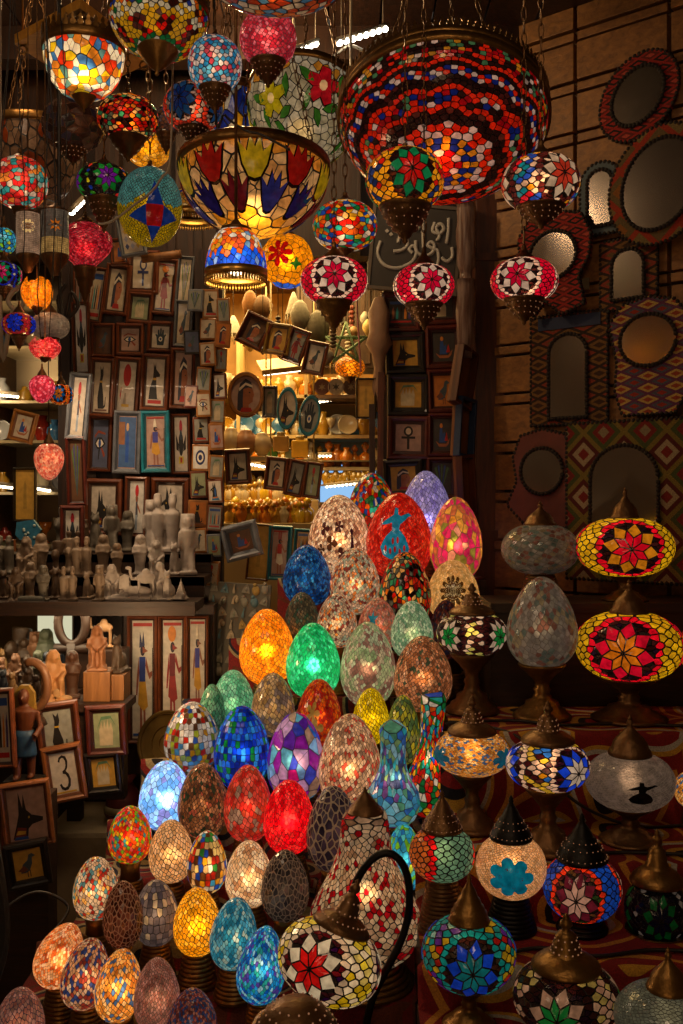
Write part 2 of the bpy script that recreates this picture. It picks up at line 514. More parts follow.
def mottled(pal, rnd, patch, seed):
    """colour of a tile; patch > 0 groups colours in cloudy patches"""
    def f(d):
        if patch:
            v = noise.noise(d*patch+Vector((seed*3.1, seed, 0)))*.5+.5
            i = int(max(0, min(.999, v*1.7-.35+rnd.uniform(-.12, .12)))*len(pal))
            return pal[i]
        return rnd.choice(pal)
    return f

def vary(c, rnd, a=.18):
    k = 1+rnd.uniform(-a, a)
    return tuple(x*k for x in c)

def brass_base(mb, R, h, z=0.0, style='ribbed'):
    """turned brass foot standing from z=0 to h"""
    if style == 'ribbed':
        n = max(4, int(h/.009)); prof = [(0, 0), (R*1.02, 0)]
        for i in range(n):
            t = i/n; r = R*(1-.38*t)
            prof += [(r, h*t+.0008), (r*1.03, h*(t+.35/n)), (r*1.03, h*(t+.65/n)), (r*.965, h*(t+.96/n))]
        prof += [(R*.6, h), (0, h)]
    else:
        prof = [(0, 0), (R*1.15, 0), (R*1.18, h*.04), (R*1.05, h*.09), (R*.98, h*.1), (R*.92, h*.16), (R*.7, h*.22), (R*.66, h*.3), (R*.4, h*.36), (R*.3, h*.46),
                (R*.36, h*.52), (R*.28, h*.58), (R*.32, h*.68), (R*.6, h*.82), (R*.85, h*.92), (R*.95, h*.97), (R*.95, h), (0, h)]
    mb.lathe([(r, zz+z) for r, zz in prof], 28)

def dots(mb, r, z, n, s, mi=1, ph=0.0):
    for k in range(n):
        a = 2*PI*k/n+ph
        c = Vector((r*math.cos(a), r*math.sin(a), z))
        mb.ell(c, (s, s, s), n=4, mi=mi)

PERF = emit('lamplight_through_perforations', '#d89468', .32)
GLIST = []
def lamp_light(parent, loc, w, col, r):
    if w > 0:
        o = light('bulb_light', loc, w, col, r, parent)

def egg_part(parent, w, h, kind, pal, n, gap, glow, grout='#1a100b', gg=.05, seed=1, patch=0, k=.2, prof=None, rise=.006, name='glass_shade', facing=-PI/2, decals=(), colf=None, flip=False):
    rnd = random.Random(seed*13+5)
    d, c = cells(kind, n, seed % 3)
    rot = Matrix.Rotation(seed*1.3, 3, 'Z')
    d2 = [rot @ q for q in d]; c2 = [[rot @ q for q in cc] if cc else None for cc in c]
    R, Hh = w/2, h/2
    fm = prof_map(prof, R, Hh) if prof else egg_map(R, Hh, k)
    if flip:
        f0 = fm; fm = lambda v: Vector((1, 1, -1))*f0(Vector((v.x, v.y, -v.z)))
    mot = colf or mottled(PAL[pal], rnd, patch, seed)
    cols = [vary(mot(q), rnd) for q in d2]
    mb = MB(); shell(mb, d2, c2, cols, fm, gap, rise, scale=min(w, h))
    o = mb.build(name, [glass(glow), groutmat(grout, gg)], parent, loc=(0, 0, 0))
    if decals:
        md = MB()
        for dc in decals: decal(md, dc['poly'], fm, facing+dc.get('x', 0), lin(dc['col']), off=.012*w*(1+.4*dc.get('k', 0)), sc=dc.get('s', 1), z0=dc.get('y', 0))
        md.build('glued_pattern', [glass(glow)], o)
    return o, fm

def egg_lamp(cx, top, bot, w, Y, zs, label, pal, kind='c', n=600, gap=.07, glow=.5, watt=.6, wc='#ffd9a8', grout='#2a1a10', gg=.05, patch=0,
             tilt=(0, 0), seed=None, prof=None, decals=(), group=None, cat='lamp', base='ribbed', colf=None, k=.2, name='mosaic_egg_lamp', bw=.5):
    """egg lamp whose glass spans top..bot px and whose brass foot stands at height zs"""
    W = w/F*Y; Hh = (bot-top)/F*Y
    if pal in ('beige', 'speck', 'beigered', 'tan', 'creamred', 'redspeck', 'marble', 'palegreen', 'copper', 'peach'): glow *= 1.3
    c = P(cx, (top+bot)/2, Y); seed = seed or int(cx*7+top)
    bz = c.z-Hh/2
    h = max(.03, bz-zs+Hh*.06)
    root = empty(name, (c.x, c.y, zs), label, cat, group)
    T = Matrix.Translation((0, 0, c.z-zs))
    az = math.atan2(-c.y, -c.x)
    o, fm = egg_part(root, W, Hh, kind, pal, n, gap, glow, grout, gg, seed, patch, k, prof, facing=az, decals=decals, colf=colf)
    o.location = (0, 0, c.z-zs)
    if tilt != (0, 0): o.rotation_euler = (tilt[1], tilt[0], 0)
    mb = MB(); r = max(.022, min(W*bw*.62, .075)) if Y > 2.85 or bw != .5 else W*.43
    mb = MB()
    if base == 'ribbed':
        hh = min(h, max(.035, r*(1.1 if Y > 2.85 else 2))); brass_base(mb, r, hh)
        if h > hh+.002: mb.lathe([(r*.55, hh-.001), (r*.5, hh+(h-hh)*.5), (r*.62, h)], 20)
    else: brass_base(mb, r, h, 0, 'turned')
    mb.build('brass_foot', BRASS, root)
    lamp_light(root, (0, -Hh*.0, c.z-zs-Hh*.05), watt*(W/.2)**2, wc, .02)
    return root

def cap_profile(style, r, h):
    if style == 'cone':      # tall stepped cone with spike
        p = [(r, 0), (r*1.04, h*.04), (r*1.0, h*.09), (r*.93, h*.13), (r*.9, h*.22), (r*.8, h*.25), (r*.74, h*.34), (r*.64, h*.37), (r*.55, h*.48), (r*.45, h*.52), (r*.34, h*.64),
             (r*.2, h*.74), (r*.1, h*.82), (r*.13, h*.86), (r*.06, h*.9), (r*.08, h*.94), (0, h)]
    elif style == 'onion':   # dome, collar, perforated tier, knob
        p = [(r*1.05, 0), (r*1.08, h*.05), (r*1.0, h*.12), (r*.82, h*.2), (r*.6, h*.27), (r*.46, h*.3), (r*.46, h*.36), (r*.4, h*.39), (r*.4, h*.48), (r*.34, h*.51), (r*.33, h*.6),
             (r*.22, h*.66), (r*.1, h*.7), (r*.2, h*.78), (r*.18, h*.84), (r*.07, h*.9), (r*.1, h*.93), (0, h)]
    else:                    # 'bell' plain
        p = [(r, 0), (r*1.05, h*.06), (r*.98, h*.14), (r*.88, h*.2), (r*.8, h*.34), (r*.66, h*.44), (r*.42, h*.55), (r*.22, h*.66), (r*.12, h*.74), (r*.18, h*.8), (r*.12, h*.86), (r*.05, h*.9), (r*.07, h*.94), (0, h)]
    return p

def globe_shade(root, W, Hh, z, style, glow, grout='#120a08', gg=.02, seed=1, ros=None, az0=-PI/2, pal=None, n=500, gap=.08, patch=0, p=.8, decals=(), kind='c', facing=-PI/2, tilt=None, wat=0, wc='#ffd0a0', colf=None, nros=4):
    rnd = random.Random(seed)
    if ros:
        d, cols = rosette_seeds(az0, ros, rnd, nros=nros)
        cl = voronoi(d); cols = [vary(c, rnd, .15) for c in cols]
    else:
        d, cl = cells(kind, n, seed % 3)
        mot = colf or mottled(PAL[pal], rnd, patch, seed); cols = [vary(mot(q), rnd) for q in d]
    fm = globe_map(W/2, Hh/2, p)
    mb = MB(); shell(mb, d, cl, cols, fm, gap, .008, scale=W)
    if ros: star_lattice(mb, az0, ros, nros, fm, W, rnd)
    o = mb.build('mosaic_globe', [glass(glow), groutmat(grout, gg)], root, loc=(0, 0, z))
    if decals:
        md = MB()
        for dc in decals: decal(md, dc['poly'], fm, facing+dc.get('x', 0), lin(dc['col']), off=.016*W*(1+.15*dc.get('k', 0)), sc=dc.get('s', 1), z0=dc.get('y', 0))
        md.build('glued_pattern', [glass(glow)], o)
    if tilt: o.rotation_euler = tilt
    lamp_light(root, (0, 0, z), wat*(W/.2)**2, wc, .02)
    return o

def table_lamp(cx, y0, y1, w, captop, basebot, Y, zs, label, glow=.5, cap='onion', capw=.5, base='ribbed', basew=None, group=None, wat=.4, name='mosaic_globe_lamp', perf=True, metal=None, roll=0, **k):
    W = w/F*Y; Hh = (y1-y0)/F*Y; c = P(cx, (y0+y1)/2, Y)
    root = empty(name, (c.x, c.y, zs), label, 'lamp', group)
    zc = c.z-zs
    az = math.atan2(-c.y, -c.x)
    globe_shade(root, W, Hh, zc, None, glow, facing=az, wat=wat, **k)
    met = metal or DBRASS
    ch = (y0-captop)/F*Y+Hh*.04; r = W*capw/2
    mb = MB(); pr = cap_profile(cap, r, ch); mb.lathe([(a, b+zc+Hh/2-Hh*.05) for a, b in pr], 28)
    z0 = zc+Hh/2-Hh*.05
    m3 = MB()
    if perf:
        if cap == 'onion':
            for fz, fr, nn in ((.335, .47, 14), (.43, .41, 12), (.55, .34, 10)): dots(m3, r*fr, z0+ch*fz, nn, W*.0085, 0)
        elif cap == 'cone':
            for fz, fr, nn in ((.11, .99, 26), (.3, .8, 20), (.43, .62, 16)): dots(m3, r*fr, z0+ch*fz, nn, W*.0075, 0)
    # lattice bud at the tip
    mb.ell((0, 0, z0+ch*.9), (r*.11, r*.11, ch*.06), n=6)
    fc = mb.build('finial_cap', [met], root)
    if m3.v: m3.build('pierced_holes', [PERF], fc)
    bz = zc-Hh/2+Hh*.05
    r = W*(basew or .5)/2
    mb = MB()
    if base == 'ribbed': brass_base(mb, r*1.1, bz)
    else: brass_base(mb, r, bz, 0, 'turned')
    mb.build('turned_foot', met, root)
    return root

CEILZ = 3.35
def hang_globe(cx, y0, y1, w, Y, label, glow=.5, coneh=20, conew=.5, capt=14, wat=.3, name='hanging_globe_lamp', metal=None, perf=True, group=None, cord=True, cordtop=None, cord_kind='chain', shape='globe', flip=True, cat='lamp', **k):
    W = w/F*Y; Hh = (y1-y0)/F*Y; c = P(cx, (y0+y1)/2, Y)
    top = CEILZ if cordtop is None else cordtop
    root = empty(name, (c.x, c.y, c.z), label, cat, group)
    az = math.atan2(-c.y, -c.x)
    if shape == 'globe': globe_shade(root, W, Hh, 0, None, glow, facing=az, wat=wat, **k)
    else:
        kk = dict(k); pal = kk.pop('pal'); kind = kk.pop('kind', 'c'); n = kk.pop('n', 400); gap = kk.pop('gap', .07)
        egg_part(root, W, Hh, kind, pal, n, gap, glow, flip=flip, facing=az, seed=int(cx), **kk)
        lamp_light(root, (0, 0, 0), wat*(W/.2)**2, '#ffc890', .02)
    met = metal or DBRASS
    if coneh:
        hh = coneh/F*Y; r = W*conew/2; z0 = -Hh/2+Hh*.1
        pr = [(r*1.02, 0), (r*1.05, -hh*.05), (r*.98, -hh*.12), (r*.9, -hh*.17), (r*.88, -hh*.3), (r*.74, -hh*.33), (r*.7, -hh*.47), (r*.54, -hh*.51), (r*.5, -hh*.64), (r*.3, -hh*.7),
              (r*.24, -hh*.8), (r*.1, -hh*.86), (r*.12, -hh*.92), (0, -hh)]
        mb = MB(); mb.lathe([(a, b+z0) for a, b in pr][::-1], 28)
        fc = mb.build('bottom_cone', [met], root)
        if perf:
            m3 = MB()
            for fz, fr, nn in ((.23, .9, 18), (.4, .73, 15), (.57, .53, 11)): dots(m3, r*fr, z0-hh*fz, nn, W*.0085, 0)
            m3.build('pierced_holes', [PERF], fc)
    hh = capt/F*Y; r = W*.36/2
    mb = MB(); mb.lathe([(a, b+Hh/2-Hh*.08) for a, b in [(r*1.1, 0), (r*1.12, hh*.1), (r*.95, hh*.25), (r*.6, hh*.45), (r*.3, hh*.6), (r*.18, hh*.8), (r*.22, hh*.9), (0, hh*1.05)]], 24)
    mb.build('top_cap', met, root)
    if cord:
        L = top-c.z; z0 = Hh/2+hh*.9
        mb = MB()
        if cord_kind == 'chain':
            n = min(60, max(6, int((L-z0)/.032)))
            for i in range(n):
                zz = z0+(L-z0)*(i+.5)/n; hl = (L-z0)/n*.62; pts = []
                for q in range(8):
                    a = 2*PI*q/8; u, v = .006*math.cos(a), hl*math.sin(a)
                    pts.append((u, 0, zz+v) if i % 2 else (0, u, zz+v))
                mb.tube(pts, .0018, 4, closed=True)
        else:
            pts = [(.012*math.sin(i*.9+cx), .01*math.cos(i*.7+cx), z0+(L-z0)*i/10) for i in range(11)]
            pts[0] = (0, 0, z0); mb.tube(pts, .0012, 5)
        mb.build('hanging_chain' if cord_kind == 'chain' else 'hanging_cord', DBRASS if cord_kind == 'chain' else CABLE, root)
    return root

# shapes for glued figures (x right, y up, about radians of the globe)
def flower(n, r, inner=.45, steps=6):
    out = []
    for i in range(n*steps):
        a = 2*PI*i/(n*steps); q = abs(math.cos(a*n/2)); rr = r*(inner+(1-inner)*q**.6); out.append((rr*math.cos(a), rr*math.sin(a)))
    return out
def star(n, r, inner=.45):
    return [((r if i % 2 == 0 else r*inner)*math.sin(PI*i/n), (r if i % 2 == 0 else r*inner)*math.cos(PI*i/n)) for i in range(2*n)]
DERVISH = [(-.18, -.55), (.1, -.6), (.36, -.5), (.42, -.3), (.3, -.05), (.12, .12), (.16, .22), (.48, .4), (.62, .42), (.5, .5), (.2, .42), (.1, .46), (.09, .62), (-.05, .66), (-.08, .46), (-.2, .4), (-.42, .3), (-.5, .22), (-.36, .22), (-.12, .26),
           (-.1, .1), (-.3, -.05), (-.46, -.28), (-.38, -.46)]
# ---------------------------------------------------------------- small Egyptian pictures, unit square, y up
K = '#17120f'; RD = '#a82018'; OG = '#c8782a'; BL = '#2a4a8a'; TQ = '#2f8a8c'; GD = '#b8902c'; SK = '#9a5a38'; WH = '#d8cdb8'; GR = '#4a6a3a'; PU = '#4a3a6a'
def circ(x, y, r, n=18, sy=1): return [(x+r*math.cos(2*PI*i/n), y+r*sy*math.sin(2*PI*i/n)) for i in range(n)]
def rct(a, b, c, d): return [(a, b), (c, b), (c, d), (a, d)]
def a_anubis_head():
    return [([(.05, .02), (.18, .3), (.26, .5), (.3, .95), (.38, .62), (.43, .9), (.48, .58), (.62, .47), (.93, .4), (.92, .33), (.62, .28), (.5, .2), (.46, .02)], K),
            ([(.1, .05), (.2, .25), (.44, .22), (.42, .05)], '#6a2a20'), ([(.14, .1), (.2, .18), (.42, .16), (.4, .1)], GD), ([(.08, 0), (.12, .06), (.46, .06), (.48, 0)], BL), (circ(.54, .43, .025, 8), GD)]
def a_anubis_bust():
    return [([(.25, .1), (.3, .4), (.24, .55), (.1, .5), (.12, .58), (.3, .68), (.34, .97), (.44, .72), (.52, .97), (.58, .7), (.66, .5), (.68, .1)], '#16181c'),
            ([(.2, 0), (.28, .16), (.74, .2), (.9, 0)], '#2a6a9a'), ([(.3, .1), (.34, .17), (.72, .2), (.76, .12)], OG), ([(.5, .16), (.46, .5), (.5, .66), (.56, .66), (.6, .4), (.58, .16)], '#2a5a9a'), (circ(.33, .58, .03, 8), GD)]
def a_anubis_sit():
    return [([(.15, .12), (.2, .38), (.36, .58), (.38, .78), (.36, .97), (.44, .84), (.5, .96), (.53, .8), (.78, .68), (.76, .63), (.56, .62), (.58, .42), (.66, .14), (.8, .12)], K),
            (rct(.1, .02, .9, .1), RD), (rct(.36, .55, .56, .6), GD)]
def a_cat():
    return [([(.3, .05), (.24, .28), (.34, .58), (.38, .75), (.34, .95), (.45, .86), (.54, .95), (.57, .76), (.5, .6), (.64, .3), (.68, .05)], K), ([(.66, .05), (.78, .1), (.8, .3), (.76, .3), (.74, .14), (.64, .1)], K), (rct(.36, .6, .54, .64), GD), (rct(.1, 0, .9, .04), '#6a4a3a')]
def a_ankh():
    o = circ(.5, .75, .19, 20, 1.05)
    return [(o, K), (circ(.5, .75, .11, 16, 1.15), '#cdbba4'), (rct(.45, .05, .55, .6), K), (rct(.22, .46, .78, .55), K)]
def a_ankh_blue(): return [(p, {'#17120f': '#343a6a'}.get(c, c)) for p, c in a_ankh()]
def a_eye():
    return [([(.1, .5), (.3, .64), (.6, .64), (.86, .5), (.6, .4), (.3, .38)], K), ([(.2, .5), (.34, .59), (.58, .59), (.74, .5), (.58, .44), (.34, .42)], WH), (circ(.46, .51, .09), BL),
            ([(.1, .68), (.35, .8), (.85, .74), (.85, .7), (.35, .74), (.1, .62)], '#8a3a1a'), ([(.4, .4), (.36, .15), (.42, .15), (.5, .4)], K), ([(.55, .4), (.75, .2), (.85, .24), (.8, .3), (.62, .42)], '#8a3a1a')]
def a_sun_bird():
    return [(circ(.5, .74, .24), RD), ([(.2, .1), (.3, .4), (.5, .5), (.62, .42), (.85, .46), (.6, .3), (.55, .1)], '#b8a898'), ([(.3, .1), (.4, .36), (.5, .36), (.5, .1)], '#8a7a6a'), ([(.24, .06), (.7, .06), (.7, .12), (.24, .12)], GD), ([(.1, .3), (.2, .5), (.16, .2)], RD)]
def a_sun_woman():
    return [(circ(.5, .82, .13), '#b82a30'), ([(.42, .3), (.44, .6), (.4, .7), (.5, .74), (.6, .68), (.56, .6), (.6, .3)], '#4a4a58'), (circ(.5, .67, .07), SK), (rct(.42, .04, .58, .34), '#8a98a8'), ([(.58, .56), (.8, .4), (.78, .36), (.56, .5)], SK)]
def a_scarab():
    return [(circ(.5, .84, .13), '#b01c30'), (circ(.5, .5, .2, 18, 1.15), K), (circ(.5, .68, .1), '#2a3a4a'), ([(.3, .5), (.08, .7), (.1, .4), (.3, .36)], K), ([(.7, .5), (.92, .7), (.9, .4), (.7, .36)], K), (rct(.3, .12, .7, .26), '#c8b03a'), (rct(.42, .14, .58, .24), RD)]
def a_hamsa():
    return [([(.3, .1), (.24, .5), (.16, .6), (.22, .66), (.3, .58), (.32, .85), (.4, .86), (.44, .62), (.46, .93), (.54, .93), (.56, .62), (.6, .86), (.68, .85), (.7, .58), (.78, .66), (.84, .6), (.76, .5), (.7, .1)], '#22303a'), (circ(.5, .4, .12), WH), (circ(.5, .4, .06), BL)]
def a_pharaoh():
    return [([(.2, .05), (.22, .5), (.3, .8), (.5, .95), (.7, .85), (.72, .66), (.6, .7), (.42, .66), (.4, .4), (.46, .05)], '#2a2a3a'), ([(.42, .66), (.6, .7), (.74, .66), (.8, .5), (.76, .42), (.74, .3), (.6, .22), (.62, .05), (.4, .05), (.4, .4)], SK),
            ([(.26, .68), (.5, .84), (.74, .76), (.74, .7), (.5, .77), (.28, .6)], WH), (circ(.64, .56, .03, 8, .6), K), ([(.3, .02), (.36, .14), (.68, .14), (.74, .02)], RD)]
def a_god(head='sun', skin=SK, dress='#a8782a', top=BL):
    o = [(rct(.42, .02, .48, .42), skin), ([(.54, .02), (.6, .02), (.56, .42), (.5, .42)], skin), ([(.36, .28), (.4, .5), (.58, .5), (.66, .26), (.52, .22)], dress), (rct(.4, .48, .58, .7), top), ([(.38, .7), (.32, .5), (.3, .36), (.34, .36), (.4, .56)], skin),
         ([(.6, .7), (.7, .56), (.8, .58), (.8, .54), (.7, .5), (.58, .62)], skin), (rct(.78, .06, .8, .78), K), (rct(.36, .0, .66, .03), skin), (circ(.5, .76, .07, 12, .75), '#2a2030'), ([(.5, .79), (.66, .75), (.5, .73)], skin)]
    if head == 'sun': o += [(circ(.48, .89, .13, 16, .6), OG)]
    if head == 'crown': o += [([(.42, .8), (.46, .96), (.5, .98), (.54, .8)], WH)]
    if head == 'jackal': o += [([(.4, .78), (.42, .92), (.48, .82), (.52, .92), (.56, .8)], '#2a3050')]
    if head == 'tall': o += [(rct(.42, .8, .46, .97), RD), (rct(.5, .8, .54, .97), RD)]
    return [([(.5+(x-.5)*1.7, y) for x, y in p], c) for p, c in o]+[(rct(.02, .0, .98, .02), BL), (rct(.02, .97, .98, 1.0), RD)]
def a_three():
    o = [(.3, .8), (.36, .9), (.5, .95), (.64, .9), (.7, .78), (.66, .62), (.58, .54), (.68, .46), (.74, .32), (.7, .16), (.58, .07), (.44, .06), (.32, .11), (.26, .22), (.33, .25), (.38, .17), (.47, .13), (.57, .16), (.63, .25), (.63, .36), (.55, .46), (.44, .49), (.44, .55), (.54, .59), (.6, .68), (.6, .79), (.54, .87), (.47, .88), (.4, .84), (.37, .77)]
    return [(o, K), (rct(.08, .0, .92, .04), GD)]
def a_bird():
    return [([(.2, .2), (.3, .5), (.5, .64), (.56, .82), (.68, .86), (.82, .76), (.68, .72), (.66, .5), (.54, .26), (.4, .2)], '#3a4a54'), ([(.1, .3), (.34, .46), (.5, .3), (.3, .22)], '#6a3a2a'), (rct(.44, .04, .47, .24), K), (rct(.54, .04, .57, .28), K)]
def a_target(): return [(circ(.5, .5, .36), '#1c2a5a'), (circ(.5, .5, .24), WH), (circ(.5, .5, .14), '#1c2a5a')]
def a_papyrus():
    return [([(.5, .05), (.2, .9), (.1, .84)], GR), ([(.5, .05), (.36, .95), (.28, .92)], BL), ([(.5, .05), (.54, .97), (.46, .97)], GR), ([(.5, .05), (.64, .95), (.72, .92)], BL), ([(.5, .05), (.8, .9), (.9, .84)], GR)]
def a_hand(): return [([(.2, .05), (.2, .5), (.3, .75), (.36, .5), (.42, .8), (.48, .52), (.56, .82), (.6, .52), (.7, .74), (.76, .5), (.74, .05)], '#b8a888'), ([(.1, .5), (.3, .9), (.7, .92), (.9, .6), (.7, .84), (.3, .8)], '#5a7a5a')]
def a_band():
    o = [(rct(.04, .84, .96, .96), BL), (rct(.04, .04, .96, .12), RD)]
    for i in range(5): o.append(([(.1+i*.18, .2), (.12+i*.18, .6), (.18+i*.18, .74), (.22+i*.18, .5), (.2+i*.18, .2)], [SK, TQ, K, OG, PU][i]))
    return o
def a_boat(): return [([(.1, .3), (.3, .2), (.7, .2), (.9, .4), (.84, .2), (.7, .1), (.3, .1)], SK), ([(.3, .24), (.34, .7), (.46, .8), (.5, .5), (.6, .6), (.66, .24)], BL), (circ(.42, .8, .08), OG), ([(.6, .3), (.72, .6), (.8, .3)], RD)]
def a_pattern(c1=RD, c2=TQ):
    o = []
    for i in range(3):
        for j in range(4): o.append(([(.18+i*.3, .08+j*.23), (.3+i*.3, .19+j*.23), (.18+i*.3, .28+j*.23), (.06+i*.3, .19+j*.23)], [c1, c2, GD][(i+j) % 3]))
    return o
def a_blue(): return [(rct(0, 0, 1, 1), '#3a5a8a'), ([(.4, .1), (.42, .6), (.5, .74), (.6, .6), (.6, .1)], '#1c4a9a'), (circ(.5, .8, .08), '#c8a070'), (rct(0, .45, .35, .9), '#8a5a3a')]
def a_face(): return a_pharaoh()
def a_blank(): return [([(.4, .2), (.42, .7), (.5, .8), (.58, .7), (.6, .2)], '#9a7830')]
ARTS = dict(jackal=a_anubis_head, bust=a_anubis_bust, sit=a_anubis_sit, cat=a_cat, ankh=a_ankh, ankhb=a_ankh_blue, eye=a_eye, sunbird=a_sun_bird, sunwoman=a_sun_woman, scarab=a_scarab, hamsa=a_hamsa,
  pharaoh=a_pharaoh, godsun=lambda: a_god('sun', '#8a2a28', '#8a2a28', '#6a2028'), godcrown=lambda: a_god('crown', '#8a5a48', '#b8862a', '#3a3a8a'), godjackal=lambda: a_god('jackal', '#8a4a34', '#b8862a', '#2a3a7a'),
  godtall=lambda: a_god('tall', SK, WH, RD), three=a_three, bird=a_bird, target=a_target, papyrus=a_papyrus, hand=a_hand, band=a_band, boat=a_boat, pattern=a_pattern, blue=a_blue, blank=a_blank,
  pattern2=lambda: a_pattern('#1a2a5a', '#8a8a9a'))

FR = {'walnut': ('#6a3820', '#3c2012'), 'oak': ('#86502a', '#5a3218'), 'black': ('#1f1a17', '#120f0d'), 'mahogany': ('#56241a', '#34140e'), 'turq': ('#237a8c', '#1a5866'), 'silver': ('#6c7078', '#40444c'),
      'gold': ('#8a6a2c', '#5a4018'), 'honey': ('#96602c', '#6e4018')}
BG = {'cream': '#b8a890', 'pale': '#c0b4a4', 'yel': '#b88c38', 'pink': '#a8887a', 'grey': '#8a8a80', 'dark': '#3a3634', 'white': '#c8c4bc', 'dbl': '#4a5068', 'brown': '#5a3a22', 'green': '#8a9270', 'orange': '#b06828'}

def frame(x0, y0, x1, y1, Y, art, label, fr='walnut', bg='cream', roll=0, yaw=0, border=.19, depth=.022, round_=False, group=None, name='framed_picture', cat='picture', mat=None, pitch=0):
    w = (x1-x0)/F*Y*1.04; h = (y1-y0)/F*Y*1.02; c = P((x0+x1)/2, (y0+y1)/2, Y)
    root = empty(name, c, label, cat, group, rot=(math.radians(pitch), math.radians(-roll), math.radians(yaw)))
    b = border*min(w, h); W, H = w/2, h/2
    co, ci = lin(FR[fr][0]), lin(FR[fr][1])
    mb = MB()
    if not round_:
        # mitred moulding with four stepped profiles
        def ringloop(d, y): return [(-W+d, y, -H+d), (W-d, y, -H+d), (W-d, y, H-d), (-W+d, y, H-d)]
        steps = [(0, depth, co), (0, .25*depth, co), (.12*b, 0, co), (.4*b, -.1*depth, co), (.62*b, .12*depth, co), (.68*b, .3*depth, ci), (.95*b, .4*depth, ci), (b, .62*depth, ci)]
        for (d0, ya, _), (d1, yb, cc) in zip(steps, steps[1:]):
            A, B = ringloop(d0, ya), ringloop(d1, yb)
            for i in range(4):
                j = (i+1) % 4; mb.add([A[i], A[j], B[j], B[i]], [(0, 1, 2, 3)], None, 0, cc)
        mb.add(ringloop(0, depth), [(3, 2, 1, 0)], None, 0, ci)
        iw, ih = W-b, H-b
        mb.build('moulding', mat or LACQ, root)
        pm = MB(); yy = .6*depth
        pm.add([(-iw, yy, -ih), (iw, yy, -ih), (iw, yy, ih), (-iw, yy, ih)], [(0, 1, 2, 3)], None, 0, lin(BG[bg]))
        m = .05*min(iw, ih)
        pm.add([(-iw, depth*.9, -ih), (iw, depth*.9, -ih), (iw, depth*.9, ih), (-iw, depth*.9, ih)], [(3, 2, 1, 0)], None, 0, ci)
    else:
        n = 32
        prof = [(1.0, depth), (1.0, .2*depth), (.95, 0), (.84, 0), (.8, .3*depth)]
        for (a, ya), (bb, yb) in zip(prof, prof[1:]):
            vs = [(W*a*math.cos(2*PI*k/n), ya, H*a*math.sin(2*PI*k/n)) for k in range(n)]+[(W*bb*math.cos(2*PI*k/n), yb, H*bb*math.sin(2*PI*k/n)) for k in range(n)]
            mb.add(vs, [(k, (k+1) % n, n+(k+1) % n, n+k) for k in range(n)], None, 0, co, True)
        mb.add([(W*math.cos(2*PI*k/n), depth, H*math.sin(2*PI*k/n)) for k in range(n)], [tuple(range(n-1, -1, -1))], None, 0, ci)
        mb.build('rim', mat or LACQ, root)
        iw, ih = W*.8, H*.8; yy = .4*depth; pm = MB()
        pm.add([(iw*math.cos(2*PI*k/n), yy, ih*math.sin(2*PI*k/n)) for k in range(n)], [tuple(range(n))], None, 0, lin(BG[bg]))
        iw *= 1.02; ih *= 1.02
    k = 0
    for poly, c in ARTS[art]():
        k += 1
        pts = [((x-.5)*2*iw*.96, (y-.5)*2*ih*.96) for x, y in poly]
        pm.prism(pts, yy-.0004-.00015*k, yy, None, 0, lin(c))
    pm.build('papyrus_print', ART, root)
    return root

def tile_magnet(x0, y0, x1, y1, Y, art, label, fr='honey', bg='cream', roll=0, yaw=0, group=None):
    """small resin plaque with rounded wooden edge"""
    w = (x1-x0)/F*Y; h = (y1-y0)/F*Y; c = P((x0+x1)/2, (y0+y1)/2, Y)
    root = empty('picture_plaque', c, label, 'plaque', group, rot=(0, math.radians(-roll), math.radians(yaw)))
    mb = MB(); mb.box(-w/2, w/2, 0, .02, -h/2, h/2, None, 0, lin(FR[fr][0]), ch=.004); mb.build('wooden_block', LACQ, root)
    iw, ih = w/2*.8, h/2*.82; pm = MB(); pm.box(-iw, iw, -.0015, .003, -ih, ih, None, 0, lin(BG[bg]))
    for k, (poly, c) in enumerate(ARTS[art]()):
        pm.prism([((x-.5)*2*iw*.92, (y-.5)*2*ih*.94) for x, y in poly], -.0020-.00012*k, -.0014, None, 0, lin(c))
    pm.build('painted_face', ART, root)
    return root
# ---------------------------------------------------------------- camera, world
cam = bpy.data.cameras.new('camera'); camo = bpy.data.objects.new('camera', cam); COL.objects.link(camo)
camo.location = (0, 0, CZ); camo.rotation_euler = (PI/2, 0, 0)
cam.sensor_fit = 'VERTICAL'; cam.sensor_height = 36; cam.lens = 36*F/1024.0; cam.shift_y = (HZ-512)/1024.0
cam.clip_start = .05
scn.camera = camo
wd = bpy.data.worlds.new('bazaar_night'); scn.world = wd; wd.use_nodes = True
wb = wd.node_tree.nodes['Background']; wb.inputs[0].default_value = (.62, .50, .40, 1); wb.inputs[1].default_value = WORLD_S
scn.view_settings.view_transform = 'Standard'; scn.view_settings.look = 'None'; scn.view_settings.gamma = 1
scn.view_settings.exposure = EXPOSURE; scn.view_settings.use_curve_mapping = False
scn.cycles.use_denoising = True
scn.cycles.max_bounces = 7; scn.cycles.diffuse_bounces = 3; scn.cycles.glossy_bounces = 3; scn.cycles.transmission_bounces = 4
scn.cycles.sample_clamp_indirect = 4.0; scn.cycles.caustics_refractive = False; scn.cycles.caustics_reflective = False

